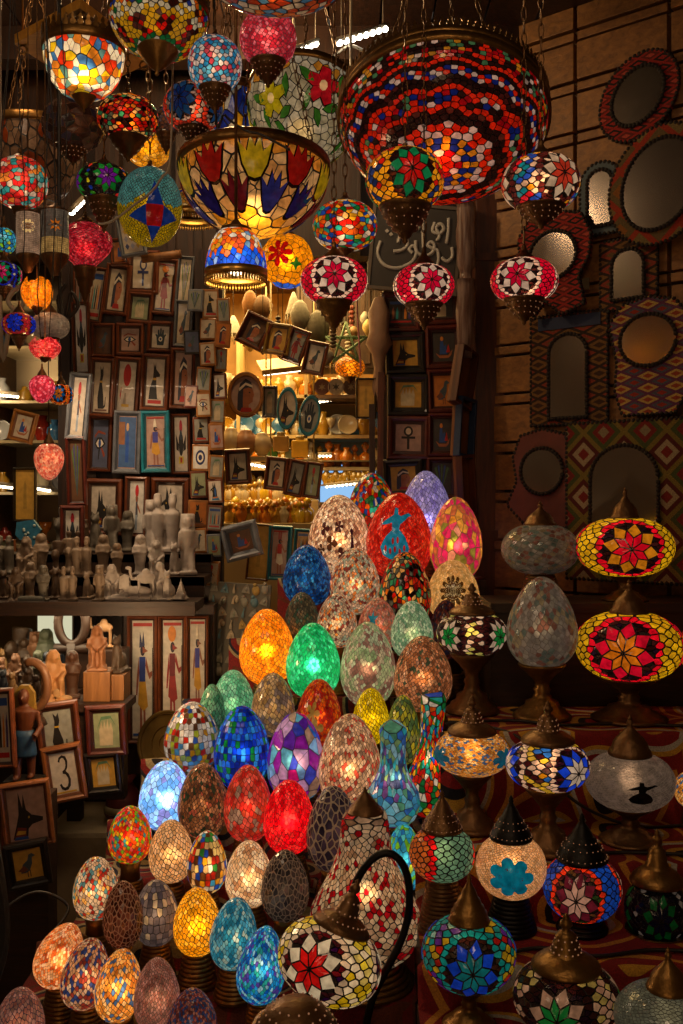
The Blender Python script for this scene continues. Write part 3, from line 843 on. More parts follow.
WOODDK = wood('smoked_wood', '#1c100a', '#3a2214', 5, 'z')
WOODDX = wood('smoked_wood_lengthwise', '#1c100a', '#38210f', 5, 'x')
WOODWALL = wood('old_wall_boards', '#5a3818', '#8c5e2c', 5, 'x', .6)
WOODPOST = wood('post_wood', '#2c140a', '#5e3016', 4, 'z')
TAN = wood('box_wood', '#6a4424', '#936438', 6, 'z')
PLASTER = plain('yellowed_plaster', '#a8824a', .6, 0, .35, 12, .3)
DKWALL = plain('sooty_wall', '#3a2818', .8, 0, .5, 8, .5)
STONEF = plain('worn_stone', '#a08a6c', .75, 0, .5, 9, .8)

def tilefloor():
    m, nt = newmat('worn_floor_tiles')
    tc = nd(nt, 'ShaderNodeTexCoord')
    mp = nd(nt, 'ShaderNodeMapping', {'Vector': tc.outputs['Object'], 'Rotation': (0, 0, .6)})
    br = nd(nt, 'ShaderNodeTexBrick', {'Vector': mp.outputs[0], 'Scale': 3.0, 'Color1': lin('#7a6650'), 'Color2': lin('#665644'), 'Mortar': lin('#1c1612'), 'Mortar Size': .015, 'Brick Width': .8, 'Row Height': .5})
    nz = nd(nt, 'ShaderNodeTexNoise', {'Vector': tc.outputs['Object'], 'Scale': 9.0, 'Detail': 6.0})
    mx = nd(nt, 'ShaderNodeVectorMath', {0: br.outputs[0]}, operation='MULTIPLY')
    vr = nd(nt, 'ShaderNodeMapRange', {'Value': nz.outputs[0], 'From Min': .25, 'From Max': .75, 'To Min': .5, 'To Max': 1.5})
    nt.links.new(vr.outputs[0], mx.inputs[1])
    b = nd(nt, 'ShaderNodeBump', {'Height': nz.outputs[0], 'Strength': .5, 'Distance': .02})
    p = nd(nt, 'ShaderNodeBsdfPrincipled', {'Base Color': mx.outputs[0], 'Roughness': .55, 'Normal': b.outputs[0]})
    finish(nt, p.outputs[0]); return m
struct(MB().box(-2.6, 2.2, -.6, 7.4, -.1, 0), 'floor', tilefloor())

# right wall: courses of old boards with battens between
WA, WBp = Vector((.654, 3.95, 0)), Vector((1.196, 3.5, 0))
WD = (WBp-WA).normalized(); WYAW = math.atan2(WD.y, WD.x)
def onwall(px, py, out=0.0):
    a = (px-341.5)/F
    n = Vector((WD.y, -WD.x, 0))
    n = n if n.y < 0 else -n
    A = WA+n*out
    t = (a*A.y-A.x)/(WD.x-WD.y*a)
    q = A+WD*t
    return Vector((q.x, q.y, CZ+(HZ-py)/F*q.y))
mw = MB(); M = Matrix.Translation(WA) @ Matrix.Rotation(WYAW, 4, 'Z')
r = random.Random(3)
mw.box(-.06, 2.2, .02, .12, 0, 3.35, M, mi=1)
z = 0; row = 0
while z < 3.3:
    hgt = .15 if row % 2 == 0 else .042
    x = -.06
    while x < 2.2:
        L = .36
        mw.box(x+.006, min(2.2, x+L-.008), -.012+r.uniform(-.004, .004), .03, z+.004, min(z+hgt-.007, 3.35), M, ch=.003); x += L
    z += hgt; row += 1
struct(mw, 'wall_right', [WOODWALL, DKWALL])
# back wall, left wall, lintel over the shop mouth, ceilings
struct(MB().box(-2.6, 1.6, 7.0, 7.15, 0, 3.45), 'wall_back', PLASTER)
struct(MB().box(-2.6, -2.45, -.6, 7.0, 0, 3.45), 'wall_left', plain('grey_lane_wall', '#7a6c5c', .8, 0, .4, 4, .4))
mb = MB(); mb.box(-2.45, .66, 4.3, 4.4, 2.55, 3.35)
for i in range(9): mb.box(-2.4+i*.34, -2.3+i*.34, 4.22, 4.3, 2.55, 3.35)
struct(mb, 'wall_lintel', WOODDK)
mb = MB()
for i in range(24):
    x = -2.45+i*.2; mb.box(x+.004, x+.196, 1.2, 7.0, 3.35, 3.38)
for i in range(7): mb.box(-2.45, 2.2, 1.5+i*.8, 1.6+i*.8, 3.22, 3.35)
struct(mb, 'ceiling', WOODDK)
mb = MB(); mb.box(.29, .4, 4.35, 7.0, 0, 2.8); struct(mb, 'wall_shop_side', DKWALL)
# partition that carries the framed pictures on the left
xl, xr = P(58, 0, 3.95).x, P(216, 0, 3.95).x
mb = MB(); mb.box(xl, xr, 3.95, 4.02, .0, 2.62)
for i in range(6): mb.box(xl+.02+i*(xr-xl)/6, xl+.05+i*(xr-xl)/6, 3.935, 3.95, .6, 2.62)
struct(mb, 'wall_picture_partition', WOODDK)
xl2, xr2 = P(383, 0, 4.25).x, P(512, 0, 4.25).x
mb = MB(); mb.box(xl2, xr2+.06, 4.22, 4.3, 0, 2.62); struct(mb, 'wall_panel_partition', WOODDK)
# wooden post
pc = P(490, 0, 4.0)
mb = MB(); mb.box(pc.x-.062, pc.x+.055, 3.97, 4.09, 0, 3.35, ch=.006); mb.box(pc.x+.055, pc.x+.10, 4.0, 4.1, 0, 3.35)
for zz in (1.35, 2.45): mb.box(pc.x-.066, pc.x+.059, 3.962, 3.97, zz, zz+.03)
struct(mb, 'column', WOODPOST)
struct(MB().box(-2.6, 2.3, -.75, -.6, 0, 3.45), 'wall_lane_behind', plain('lane_plaster', '#5e5448', .8, 0, .4, 3, .2))
struct(MB().box(2.2, 2.3, -.6, 4.0, 0, 3.45), 'wall_lane_side', plain('lane_plaster', '#8a7a66'))
# raw beams under the ceiling
mb = MB()
for (ax, ay, bx, by, t) in ((300, 0, 420, 30, .05), (450, -20, 470, 120, .045), (398, -20, 440, 60, .04), (250, 8, 560, -6, .06)):
    a, b = P(ax, ay, 3.9), P(bx, by, 4.1); mb.tube([a, (a+b)/2+Vector((0, 0, .02)), b], t, 8)
struct(mb, 'trim_roof_poles', WOODDK)

# ---------------------------------------------------------------- rugs and stepped stands
def rugmat(name, ground, cols, scale, seed=0.0, dist=.5):
    m, nt = newmat(name)
    tc = nd(nt, 'ShaderNodeTexCoord')
    sx = nd(nt, 'ShaderNodeSeparateXYZ', {0: tc.outputs['Object']})
    sub = nd(nt, 'ShaderNodeMath', {0: sx.outputs[1], 1: sx.outputs[2]}, operation='SUBTRACT')
    cb = nd(nt, 'ShaderNodeCombineXYZ', {0: sx.outputs[0], 1: sub.outputs[0], 2: seed})
    nz = nd(nt, 'ShaderNodeTexNoise', {'Vector': cb.outputs[0], 'Scale': 4.0, 'Detail': 1.0})
    ad = nd(nt, 'ShaderNodeMix', {'Factor': dist*.12}, data_type='RGBA')
    nt.links.new(cb.outputs[0], ad.inputs[6]); nt.links.new(nz.outputs['Color'], ad.inputs[7])
    vo = nd(nt, 'ShaderNodeTexVoronoi', {'Vector': ad.outputs[2], 'Scale': float(scale), 'Randomness': .75}, voronoi_dimensions='2D')
    vo.distance = 'EUCLIDEAN'
    c = ramp(nt, vo.outputs['Distance'], [(0, cols[0]), (.1, cols[1]), (.17, cols[2]), (.25, ground), (.34, cols[3]), (.39, cols[2]), (.43, ground), (.56, cols[4]), (.62, ground)], True)
    wv = nd(nt, 'ShaderNodeTexNoise', {'Vector': tc.outputs['Object'], 'Scale': 260.0, 'Detail': 2.0})
    vr = nd(nt, 'ShaderNodeMapRange', {'Value': wv.outputs[0], 'From Min': .3, 'From Max': .7, 'To Min': .6, 'To Max': 1.15})
    mul = nd(nt, 'ShaderNodeVectorMath', {0: c}, operation='MULTIPLY'); nt.links.new(vr.outputs[0], mul.inputs[1])
    b = nd(nt, 'ShaderNodeBump', {'Height': wv.outputs[0], 'Strength': .4, 'Distance': .003})
    p = nd(nt, 'ShaderNodeBsdfPrincipled', {'Base Color': mul.outputs[0], 'Roughness': .95, 'Normal': b.outputs[0]})
    finish(nt, p.outputs[0]); return m
def steps(name, treads, mat, label, cat):
    mb = MB()
    for (y0, y1, z, xa, xb) in treads:
        mb.box(xa, xb, y0, y1, 0, z)
        mb.box(xa, xb, y0-.008, y0, z-.03, z)
    o = mb.build(name, mat); tag(o, label, cat); return o
def rug(name, treads, mat, label, front=None, dx=.0):
    """cloth lying over the treads and risers; 5 mm thick"""
    prof = []
    treads = sorted(treads)
    y, z = treads[0][0]-.012, front if front is not None else .02
    prof.append((y, z))
    for (y0, y1, z1, xa, xb) in treads:
        prof += [(y0-.014, z1-.012), (y0-.004, z1+.006), (y0+.03, z1+.004), (y1-.03, z1+.004)]
    mb = MB(); nx = 16; vs = []; fs = []
    allp = prof
    def xr_(y):
        for (y0, y1, z1, xa, xb) in treads:
            if y < y1: return xa, xb
        return treads[-1][3:5]
    r = random.Random(5)
    for k, (y, z) in enumerate(allp):
        xa, xb = xr_(y)
        for i in range(nx+1): vs.append((xa+dx+(xb-xa-2*dx)*i/nx, y-.003*r.random(), z+.003*r.random()))
    n = len(allp)
    off = len(vs); vs += [(a, b+.003, c-.006) for a, b, c in vs]
    for k in range(n-1):
        for i in range(nx):
            a = k*(nx+1)+i
            fs.append((a, a+1, a+nx+2, a+nx+1)); fs.append((off+a, off+a+nx+1, off+a+nx+2, off+a+1))
    for k in range(n-1):
        a = k*(nx+1); fs.append((a, a+nx+1, off+a+nx+1, off+a)); a += nx; fs.append((a, off+a, off+a+nx+1, a+nx+1))
    for i in range(nx): fs.append((i, off+i, off+i+1, i+1))
    mb.add(vs, fs, None, 0, (1, 1, 1), True)
    o = mb.build(name, mat); tag(o, label, 'rug'); return o

def ramp_z(Y):
    pyb = 1000-(Y-2.25)/.0034
    return 1.5-(pyb-500)/1000*Y
EGGT = []
_l = {0: -25, 1: -10, 2: 25, 3: 72, 4: 100, 5: 135, 6: 178, 7: 226, 8: 276, 9: 300}
for k in range(10):
    y0 = 1.95+.2*k; y1 = y0+.2
    lp = _l[k]; rp = 418 if y0 < 2.5 else 443 if y0 < 3.2 else 482
    if k == 0: lp = -30
    EGGT.append((y0, y1 if k < 9 else 3.93, ramp_z(y0)-.08, P(lp, 0, y0+.1).x, P(rp, 0, y0+.1).x))
steps('display_stand', EGGT, WOODDX, 'stepped wooden stand carrying the egg shaped lamps', 'display stand')
RUGRED = rugmat('red_medallion_rug', '#6e1614', ['#7a6030', '#181010', '#8a7a5a', '#1a1a2a', '#5a2a18'], 5.5, 1.0)
rug('medallion_rug', EGGT, RUGRED, 'red patterned rug spread down the stand beneath the egg lamps', front=.1)
RT = [(1.72, 2.18, .40, P(424, 0, 2.0).x, 1.25), (2.18, 2.46, .48, P(420, 0, 2.3).x, 1.3), (2.46, 2.82, .60, P(448, 0, 2.6).x, 1.3), (2.82, 3.2, .84, P(448, 0, 3.0).x, 1.35), (3.2, 3.46, 1.17, P(486, 0, 3.3).x, 1.2)]
steps('lamp_shelf', RT, WOODDX, 'stepped wooden shelves under the globe table lamps by the boarded wall', 'display stand')
RUGY = rugmat('red_yellow_suzani', '#7a1a16', ['#8a1818', '#151018', '#b8862c', '#a8a090', '#b87a2c'], 4.2, 4.0, .9)
rug('embroidered_rug', RT[:4], RUGY, 'red and yellow embroidered rug draped over the globe lamp shelves', front=.1)
def elp_(cx, cy, a, b): return [(cx+a*math.cos(2*PI*k/10), cy+b*math.sin(2*PI*k/10)) for k in range(10)]
# ---------------------------------------------------------------- egg lamps on the left stand
def tread_for(pyb):
    Y = 2.25+.0034*(1000-pyb)
    k = max(0, min(9, int((Y-1.95)/.2))); y0 = EGGT[k][0]
    Y = min(max(Y, y0+.055), y0+.15)
    return Y, EGGT[k][2]+.008
SPEC = []
def E(cx, top, bot, w, pal, label, **k):
    Y, zs = tread_for(bot)
    SPEC.append([k.pop('Y', Y), (cx, top, bot, w, label, pal), k]); return SPEC[-1]
def settle():
    """move neighbouring eggs apart in depth along their line of sight until none touch"""
    y0 = [q[0] for q in SPEC]
    for it in range(220):
        for i in range(len(SPEC)):
            for j in range(i+1, len(SPEC)):
                (ya, A, _), (yb, B, _) = SPEC[i], SPEC[j]
                ca, cb = P(A[0], (A[1]+A[2])/2, ya), P(B[0], (B[1]+B[2])/2, yb)
                sx = (A[3]*ya+B[3]*yb)/2/F*1.03; sz = ((A[2]-A[1])*ya+(B[2]-B[1])*yb)/2/F*.97
                q = 1-((ca.x-cb.x)/sx)**2-((ca.z-cb.z)/sz)**2
                if q <= 0: continue
                need = sx*math.sqrt(q)-abs(ya-yb)
                if need <= 0: continue
                f = 1 if (ya-yb, B[2]-A[2]) > (0, 0) else -1
                if abs(ya-yb) < .03: f = 1 if B[2] > A[2] else -1
                SPEC[i][0] += f*need*.3; SPEC[j][0] -= f*need*.3
        for i in range(len(SPEC)): SPEC[i][0] = min(3.9, max(1.99, SPEC[i][0]+(y0[i]-SPEC[i][0])*.01))
def build_eggs():
    settle(); out = []
    for Y, (cx, top, bot, w, label, pal), k in SPEC:
        r = max(.022, min(w/F*Y*.31, .075))
        zb = P(cx, bot, Y).z
        ts = [t[2]+.008 for t in EGGT if t[0]-.02 < Y+r*.6 and Y-r*.6 < t[1]]
        ts = [t for t in ts if t < zb-.012] or [min(ts)]
        out.append(egg_lamp(cx, top, bot, w, Y, max(ts), label, pal, **k))
    return out
LINES = dict(grout='#20140c')
E(372, 473, 540, 48, 'multi', 'dark egg lamp of red, green and yellow chips, farthest back beside the lavender egg', kind='s', n=525, gap=.05, glow=.28, watt=.1, grout='#0c0808', Y=3.86)
E(426, 471, 560, 53, 'lav', 'pale lavender egg lamp of small crackled tiles at the top of the stand', n=1000, gap=.06, glow=.42, watt=.3, grout='#4a4060', gg=.1, Y=3.84, wc='#d8d0ff')
E(339, 495, 577, 61, 'beige', 'large beige egg lamp with dark calligraphy strokes, highest on the stand\'s left', n=1625, gap=.05, glow=.5, watt=.5, grout='#50301e', patch=0, Y=3.66,
  decals=[dict(poly=[(-.04, -.3), (.1, -.3), (.06, .05), (.1, .16), (.03, .24), (-.04, .16), (0, .05)], col='#3a1820', x=.4, s=.9), dict(poly=flower(3, .22, .2), col='#4a2420', x=-.5, s=.8, y=.2), dict(poly=flower(5, .16, .2), col='#4a2420', x=0, y=.25),
          dict(poly=flower(3, .2, .15), col='#52301e', x=-.25, y=-.15), dict(poly=flower(4, .14, .15), col='#52301e', x=-.6, y=-.3), dict(poly=flower(3, .18, .2), col='#4a2420', x=.1, y=-.4)])
E(399, 493, 581, 65, 'red', 'large red egg lamp with a turquoise whirling dancer on its front', n=1875, gap=.05, glow=.5, watt=.25, grout='#801c14', gg=.15, Y=3.6,
  decals=[dict(poly=DERVISH, col='#2290b0', s=1.0, x=-.12, y=.08)]+[dict(poly=[(a_, b_) for a_, b_ in elp_(cx_, cy_, .035, .075)], col='#c0281c', s=1.0, x=-.12, y=.08, k=1) for cx_, cy_ in ((-.28, -.3), (-.14, -.36), (0, -.32), (.14, -.38), (.27, -.3), (-.06, -.14), (.08, -.12))])
E(456, 497, 583, 52, 'floral', 'orange and pink flowered egg lamp half hidden by the wooden post', n=260, kind='s', gap=.04, glow=.42, watt=.4, grout='#a06a40', gg=.2, patch=3.2, Y=3.62)
E(307, 545, 607, 48, 'blue', 'deep blue egg lamp under the beige calligraphy egg', n=1125, gap=.07, glow=.3, watt=.15, grout='#0c1830')
E(355, 548, 615, 50, 'speck', 'grey-beige egg lamp with scattered orange chips below the red dancer egg', n=1375, gap=.06, glow=.4, watt=.4, grout='#4a3a2c', patch=6)
E(405, 552, 630, 52, 'redblack', 'black egg lamp of red and orange triangle chips beneath the red dancer egg', n=525, kind='s', gap=.1, glow=.42, watt=.15, grout='#0c0606')
E(453, 560, 622, 52, 'cream', 'cream egg lamp with a round filigree rosette near the post', n=1875, gap=.04, glow=.42, watt=.4, grout='#a0803c', gg=.2,
  decals=[dict(poly=flower(12, .52, .55, 4), col='#5a3c1c', y=.08), dict(poly=flower(12, .38, .5, 4), col='#e8c888', y=.08), dict(poly=flower(12, .2, .4, 4), col='#5a3c1c', y=.08), dict(poly=circ(0, 0, .07), col='#e8c888', y=.08)])
E(302, 592, 642, 34, 'olive', 'small dull olive-grey egg lamp between the amber and beige eggs', n=625, gap=.08, glow=.15, watt=.04, grout='#1c1812')
E(337, 593, 648, 40, 'speck', 'small beige chip egg lamp directly above the green marbled egg', n=875, gap=.07, glow=.42, watt=.35, grout='#4a3424', seed=71)
E(378, 598, 652, 40, 'coral', 'small coral pink egg lamp with turquoise flecks', n=1125, gap=.05, glow=.34, watt=.2, grout='#7a4a3a', decals=[dict(poly=star(5, .35, .4), col='#2a90a8', x=-.3, y=.3)])
E(412, 601, 660, 42, 'palegreen', 'pale green crackled egg lamp beside the black finial lamp', n=1000, gap=.06, glow=.42, watt=.25, grout='#4a6044', patch=4)
E(446, 600, 660, 34, 'darkred', 'dark plum egg lamp behind the white, black and green globe', n=625, gap=.08, glow=.2, watt=.04)
E(267, 609, 685, 55, 'amber', 'glowing amber egg lamp', n=1000, gap=.06, glow=.62, watt=1.2, grout='#6a3408', gg=.1, wc='#ffc070')
E(313, 623, 699, 54, 'green', 'glowing emerald green egg lamp', n=1000, gap=.05, glow=.55, watt=1.0, grout='#0c5a34', gg=.1, wc='#e8fff0')
E(368, 622, 707, 55, 'marble', 'large marbled green and cream egg lamp right of the emerald one', n=1250, gap=.05, glow=.34, watt=.3, grout='#54503a', patch=2.6)
E(423, 636, 712, 58, 'copper', 'copper brown crackled egg lamp left of the dark turned lamp foot', n=1375, gap=.07, glow=.28, watt=.3, grout='#301c10', patch=6)
E(233, 670, 732, 43, 'mint', 'mint green egg lamp below and left of the amber one', n=625, gap=.06, glow=.36, watt=.25, grout='#2a5a40')
E(212, 684, 735, 26, 'mint', 'dark green egg lamp mostly hidden behind the mint one', n=300, gap=.06, glow=.08, watt=0, grout='#10281c', seed=4)
E(273, 673, 737, 43, 'bolive', 'muddy ochre egg lamp between the mint and red-orange eggs', n=525, gap=.06, glow=.3, watt=.1, grout='#4a3424', patch=3)
E(319, 679, 747, 44, 'redgold', 'red and orange egg lamp with a golden flourish', n=875, gap=.05, glow=.32, watt=.25, grout='#6a2410', gg=.1,
  decals=[dict(poly=flower(5, .34, .22), col='#b89848', x=-.3, y=.12), dict(poly=flower(3, .3, .15), col='#b89848', x=-.1, y=-.3)])
E(371, 688, 745, 36, 'yellow', 'bright lemon yellow egg lamp', n=625, gap=.08, glow=.55, watt=.3, grout='#5a4408')
E(403, 695, 765, 34, 'gyel', 'olive and yellow egg lamp behind the tall blue glass vase lamp', n=260, gap=.08, glow=.34, watt=.15, grout='#2a2c18', patch=3)
E(192, 702, 772, 55, 'wmosaic', 'white square-mosaic egg lamp with yellow, blue and green tiles', kind='g', n=525, gap=.05, glow=.26, watt=.1, grout='#6a6258', gg=.05)
E(242, 706, 790, 56, 'cobalt', 'cobalt blue square-mosaic egg lamp', kind='g', n=650, gap=.05, glow=.42, watt=.3, grout='#0c1440', wc='#c8d8ff')
E(296, 712, 803, 58, 'purple', 'violet and blue egg lamp of large glass shards', kind='s', n=110, gap=.03, glow=.42, watt=.3, grout='#40304a', gg=.1, patch=0)
E(350, 714, 812, 62, 'beigered', 'big beige and rust crackle egg lamp in the middle of the stand', n=1375, gap=.06, glow=.4, watt=.5, grout='#4a2c1c', patch=5)
E(166, 761, 830, 53, 'ice', 'glowing ice blue egg lamp', n=360, gap=.04, glow=.55, watt=1.2, grout='#2c4460', wc='#d8ecff')
E(203, 763, 840, 50, 'brown', 'brown crackle egg lamp right of the ice blue one', n=1125, gap=.08, glow=.3, watt=.15, grout='#2a180e', patch=6)
E(248, 765, 842, 48, 'coralred', 'coral red egg lamp with a grey patch beside the brown egg', n=525, gap=.05, glow=.4, watt=.3, grout='#5a2018', patch=3)
E(289, 780, 854, 51, 'brightred', 'glowing scarlet egg lamp', n=775, gap=.05, glow=.5, watt=.9, grout='#6a0c10', wc='#ffb0a0')
E(333, 786, 872, 53, 'smoke', 'dark smoky egg lamp webbed with pale lines', kind='s', n=260, gap=.1, glow=.12, watt=.05, grout='#a8947c', gg=.05)
E(130, 806, 863, 43, 'confetti', 'small confetti egg lamp of orange, green and yellow chips on a brass foot', n=650, kind='c', gap=.06, glow=.45, watt=.4, grout='#8a3a18')
E(171, 820, 882, 44, 'tan', 'small tan egg lamp with dark cracks and one red chip', n=525, gap=.08, glow=.45, watt=.5, grout='#3a2010')
E(207, 831, 893, 40, 'squares', 'small egg lamp of mixed white, yellow and blue square tiles', kind='g', n=300, gap=.06, glow=.42, watt=.4, grout='#5a3a20')
E(249, 841, 907, 47, 'creamred', 'small cream egg lamp with a reddish patch left of the dark grey egg', n=600, gap=.06, glow=.42, watt=.5, grout='#4a3020', patch=3)
E(285, 850, 921, 48, 'darkgrey', 'dark grey cracked egg lamp with pale web lines and a turned foot', kind='s', n=420, gap=.09, glow=.12, watt=.06, grout='#a08872', gg=.05)
E(96, 857, 919, 45, 'redspeck', 'small cream egg lamp speckled with red at the left edge of the stand', n=600, gap=.07, glow=.45, watt=.4, grout='#4a3424')
E(123, 881, 948, 40, 'choc', 'small chocolate brown egg lamp with light cracks', kind='s', n=400, gap=.1, glow=.12, watt=.08, grout='#b08060', gg=.06)
E(156, 880, 945, 45, 'grey', 'small grey egg lamp with a few cream tiles on a ribbed brass foot', kind='g', n=300, gap=.05, glow=.25, watt=.15, grout='#383030', patch=0)
E(197, 888, 955, 47, 'sun', 'glowing sunny yellow egg lamp on a ribbed brass foot', n=525, gap=.08, glow=.55, watt=.9, grout='#5a3408', wc='#ffc870')
E(234, 898, 969, 47, 'teal', 'teal and white crackled egg lamp', n=700, gap=.06, glow=.4, watt=.25, grout='#20404c', patch=3, tilt=(6, 0) and (math.radians(6), 0))
E(262, 926, 1003, 48, 'azure', 'shimmering azure mosaic pear lamp leaning beside the star globe', n=875, kind='c', gap=.05, glow=.48, watt=.4, grout='#103050', tilt=(math.radians(8), 0), k=.3)
E(60, 922, 988, 46, 'peach', 'peach egg lamp leaning outward at the stand\'s left corner', n=1250, gap=.05, glow=.45, watt=.6, grout='#7a4a28', patch=5, tilt=(math.radians(22), 0))
E(86, 938, 1009, 47, 'mixpeach', 'tan, red and blue crackle egg lamp right of the leaning peach one', n=700, gap=.07, glow=.42, watt=.35, grout='#2c2030', tilt=(math.radians(12), 0))
E(119, 949, 1021, 46, 'orange', 'glowing orange-cream crackle egg lamp in the front row', n=600, gap=.07, glow=.48, watt=1.0, grout='#4a2c14', tilt=(math.radians(8), 0))
E(157, 958, 1032, 46, 'pink', 'dusty pink egg lamp in the front row', n=1375, gap=.07, glow=.3, watt=.3, grout='#4a2c24')
E(20, 988, 1052, 48, 'pink', 'blush egg lamp cut off in the bottom corner of the view', n=525, gap=.06, glow=.25, watt=.15, grout='#3c4460', seed=9)
E(192, 989, 1055, 50, 'rb', 'egg lamp of fine red and blue glitter at the bottom edge', n=1625, gap=.06, glow=.22, watt=.1, grout='#201828')
E(266, 1010, 1060, 34, 'tan', 'little tan egg lamp peeping over the bottom edge by the perforated dome', n=300, gap=.07, glow=.35, watt=.2, seed=19, Y=2.02)
# vase and gourd shaped lamps
E(393, 719, 830, 55, 'vase', 'tall blue and green glass vase lamp with a slender neck', kind='s', n=330, gap=.04, glow=.36, watt=.3, grout='#2c3440', prof=[(-1, .02), (-.92, .5), (-.75, .86), (-.5, 1), (-.3, .92), (-.05, .62), (.15, .47), (.5, .44), (.8, .5), (.93, .47), (1, .05)], name='mosaic_vase_lamp', bw=.5, Y=2.86)
E(430, 690, 818, 46, 'multi', 'tall neck lamp of bright red, yellow and blue triangle chips', kind='s', n=525, gap=.07, glow=.62, watt=.4, grout='#100808', prof=[(-1, .02), (-.94, .5), (-.75, .92), (-.5, 1), (-.25, .82), (0, .56), (.25, .46), (.6, .5), (.9, .56), (.96, .5), (1, .05)], name='mosaic_vase_lamp', Y=2.93, tilt=(math.radians(4), 0))
E(365, 808, 966, 112, 'gourd', 'big gourd shaped mosaic lamp of cream and dark red tiles', n=1125, gap=.07, glow=.22, watt=.25, grout='#140c0a', prof=[(-1, .02), (-.93, .55), (-.75, .86), (-.5, 1), (-.25, .95), (0, .76), (.25, .58), (.5, .46), (.8, .42), (.95, .38), (1, .05)], name='mosaic_gourd_lamp', Y=2.5)
E(404, 824, 892, 38, 'aqua', 'aqua and lime egg lamp between the gourd lamp and the green hexagon globe', kind='s', n=260, gap=.04, glow=.55, watt=.5, grout='#204a60', Y=2.72)
# lamp cap sitting on the gourd neck
BUILT = build_eggs(); GOURD = [o for o in BUILT if 'gourd' in o.name][0]
mb = MB(); mb.lathe([(a, b) for a, b in cap_profile('cone', .044, .065)], 24); mb.build('finial_cap', DBRASS, GOURD, loc=(0, 0, P(365, 808, GOURD.location.y).z-GOURD.location.z-.012))

# ---------------------------------------------------------------- globe lamps
def ro(a, b, ring, fill, col, **k): return dict(a=lin(a), b=lin(b), ring=lin(ring), fill=[lin(c) for c in fill.split()], col=[lin(c) for c in col.split()], **{q: (lin(v) if isinstance(v, str) else v) for q, v in k.items()})
DK = '#2a1210 #1c0e10 #3c1c1a #241420'
R_red = ro('#e81028', '#d8861a', '#e01428', DK, '#d8a818 #c89818', )
R_red = ro('#e81028', '#d8801a', '#e01428', DK, '#d8a818 #c89818', tip='#e81028')
R_red2 = ro('#e87818', '#e81430', '#e01428', DK, '#d8a818 #c09018', tip='#e87818')
R_cg = ro('#1c8a3a', '#d8b898', '#3c1c1a', DK, '#d8b898 #c8c060 #3c1c1a', tip='#1c9a44', asp=.5, S=1.4)
R_bl = ro('#e8c8a8', '#2048d8', '#e0b898', '#4a1a1e #2a1014 #381828', '#d8b090 #d88a18 #2a60b0 #c8a030 #3c1618', tip='#e8c8a8')
R_rw = ro('#e01038', '#f0c8a8', '#f0c8a8', '#38181a #2a1216 #4a2420', '#e01838 #d01430 #c81230', tip='#e01038')
R_hg = ro('#d81c18', '#1c8a50', '#e89a1c', '#3a1a14 #2a1210 #4a2418', '#e8a020 #c82018 #28386a #e08818', tip='#d81c18')
R_h9 = ro('#d8402a', '#e8c098', '#5a2420', '#e8c098 #5a2420 #3a1a16', '#e8c098 #d8ac88 #1c7a84 #d88a20 #2a4aa8 #c82028', tip='#1c7a84')
R_teal = ro('#187878', '#1c48c8', '#1c8a80', '#3a2018 #2a1a20 #382c20', '#188078 #1a7a70 #b89020 #5a2a7a #a82018', tip='#1c9a90')
R_sw = ro('#e01c18', '#e8cca0', '#c8a884', '#5a1418 #2a1030 #38181a', '#e8cca0 #d8b830 #c8a018 #e0c060', tip='#e01c18')
R_14 = ro('#1c7a34', '#b88a6a', '#281410', '#2a1414 #1c1016', '#b89070 #a08a48 #281410 #a87c60', tip='#b88a6a')
R_12 = ro('#141428', '#14602c', '#141018', '#101018 #18141c', '#a89c90 #141018 #1a5a2c #181420', tip='#1a6a30')
R_11 = ro('#e8a888', '#7a2430', '#e8381c', '#5a3a20 #2a3a1c #4a1c24', '#1c48a8 #1a3c90 #1c50b8', tip='#e8a888')
def T(*a, **k): return table_lamp(*a, **k)
s1, s2, s3, s4, s5 = [t[2]+.008 for t in RT]; s1, s2, s3, s4, s5 = s1, s2, s3, s4, RT[4][2]+.001
T(540, 524, 574, 76, 500, 595, 3.385, s5, 'pale unlit globe lamp with faint red petals on the upper shelf', glow=.06, wat=0, pal='palelamp', n=525, patch=4, grout='#8a8478', cap='bell', capw=.42, basew=.5, seed=3, metal=DBRASS, perf=False)
T(625, 518, 576, 95, 486, 597, 3.28, s5, 'upper of the two glowing red flower globes with yellow sides', glow=.75, wat=.2, ros=R_red, az0=-1.72, nros=3, cap='bell', capw=.3, basew=.42, base='turned', seed=5, perf=False)
T(629, 612, 680, 104, 578, 728, 2.98, s4, 'lower of the two glowing red flower globes, showing an orange star', glow=.75, wat=.2, ros=R_red2, az0=-1.95, nros=3, cap='bell', capw=.36, basew=.62, base='turned', seed=6, perf=False)
T(472, 612, 655, 70, 582, 713, 3.08, s4, 'black and cream globe lamp with green leaf stars', glow=.55, wat=.15, ros=R_cg, az0=-2.4, nros=4, cap='onion', capw=.62, basew=.66, base='turned', seed=7)
T(472, 731, 774, 74, 695, 835, 2.71, s3, 'amber speckled globe lamp with turquoise patches', glow=.38, wat=.25, pal='orange', n=1875, gap=.05, grout='#5a4a28', gg=.1, cap='onion', capw=.62, basew=.6, base='turned', seed=8,
  decals=[dict(poly=flower(6, .5, .6), col='#1c6a88', x=1.0, s=.9), dict(poly=flower(6, .5, .6), col='#1c6a88', x=-1.05, s=.9)])
T(548, 740, 789, 81, 700, 850, 2.55, s3, 'globe lamp with blue and white star and orange check stripe', glow=.6, wat=.2, ros=R_bl, az0=-1.0, nros=3, cap='onion', capw=.62, basew=.62, base='turned', seed=9)
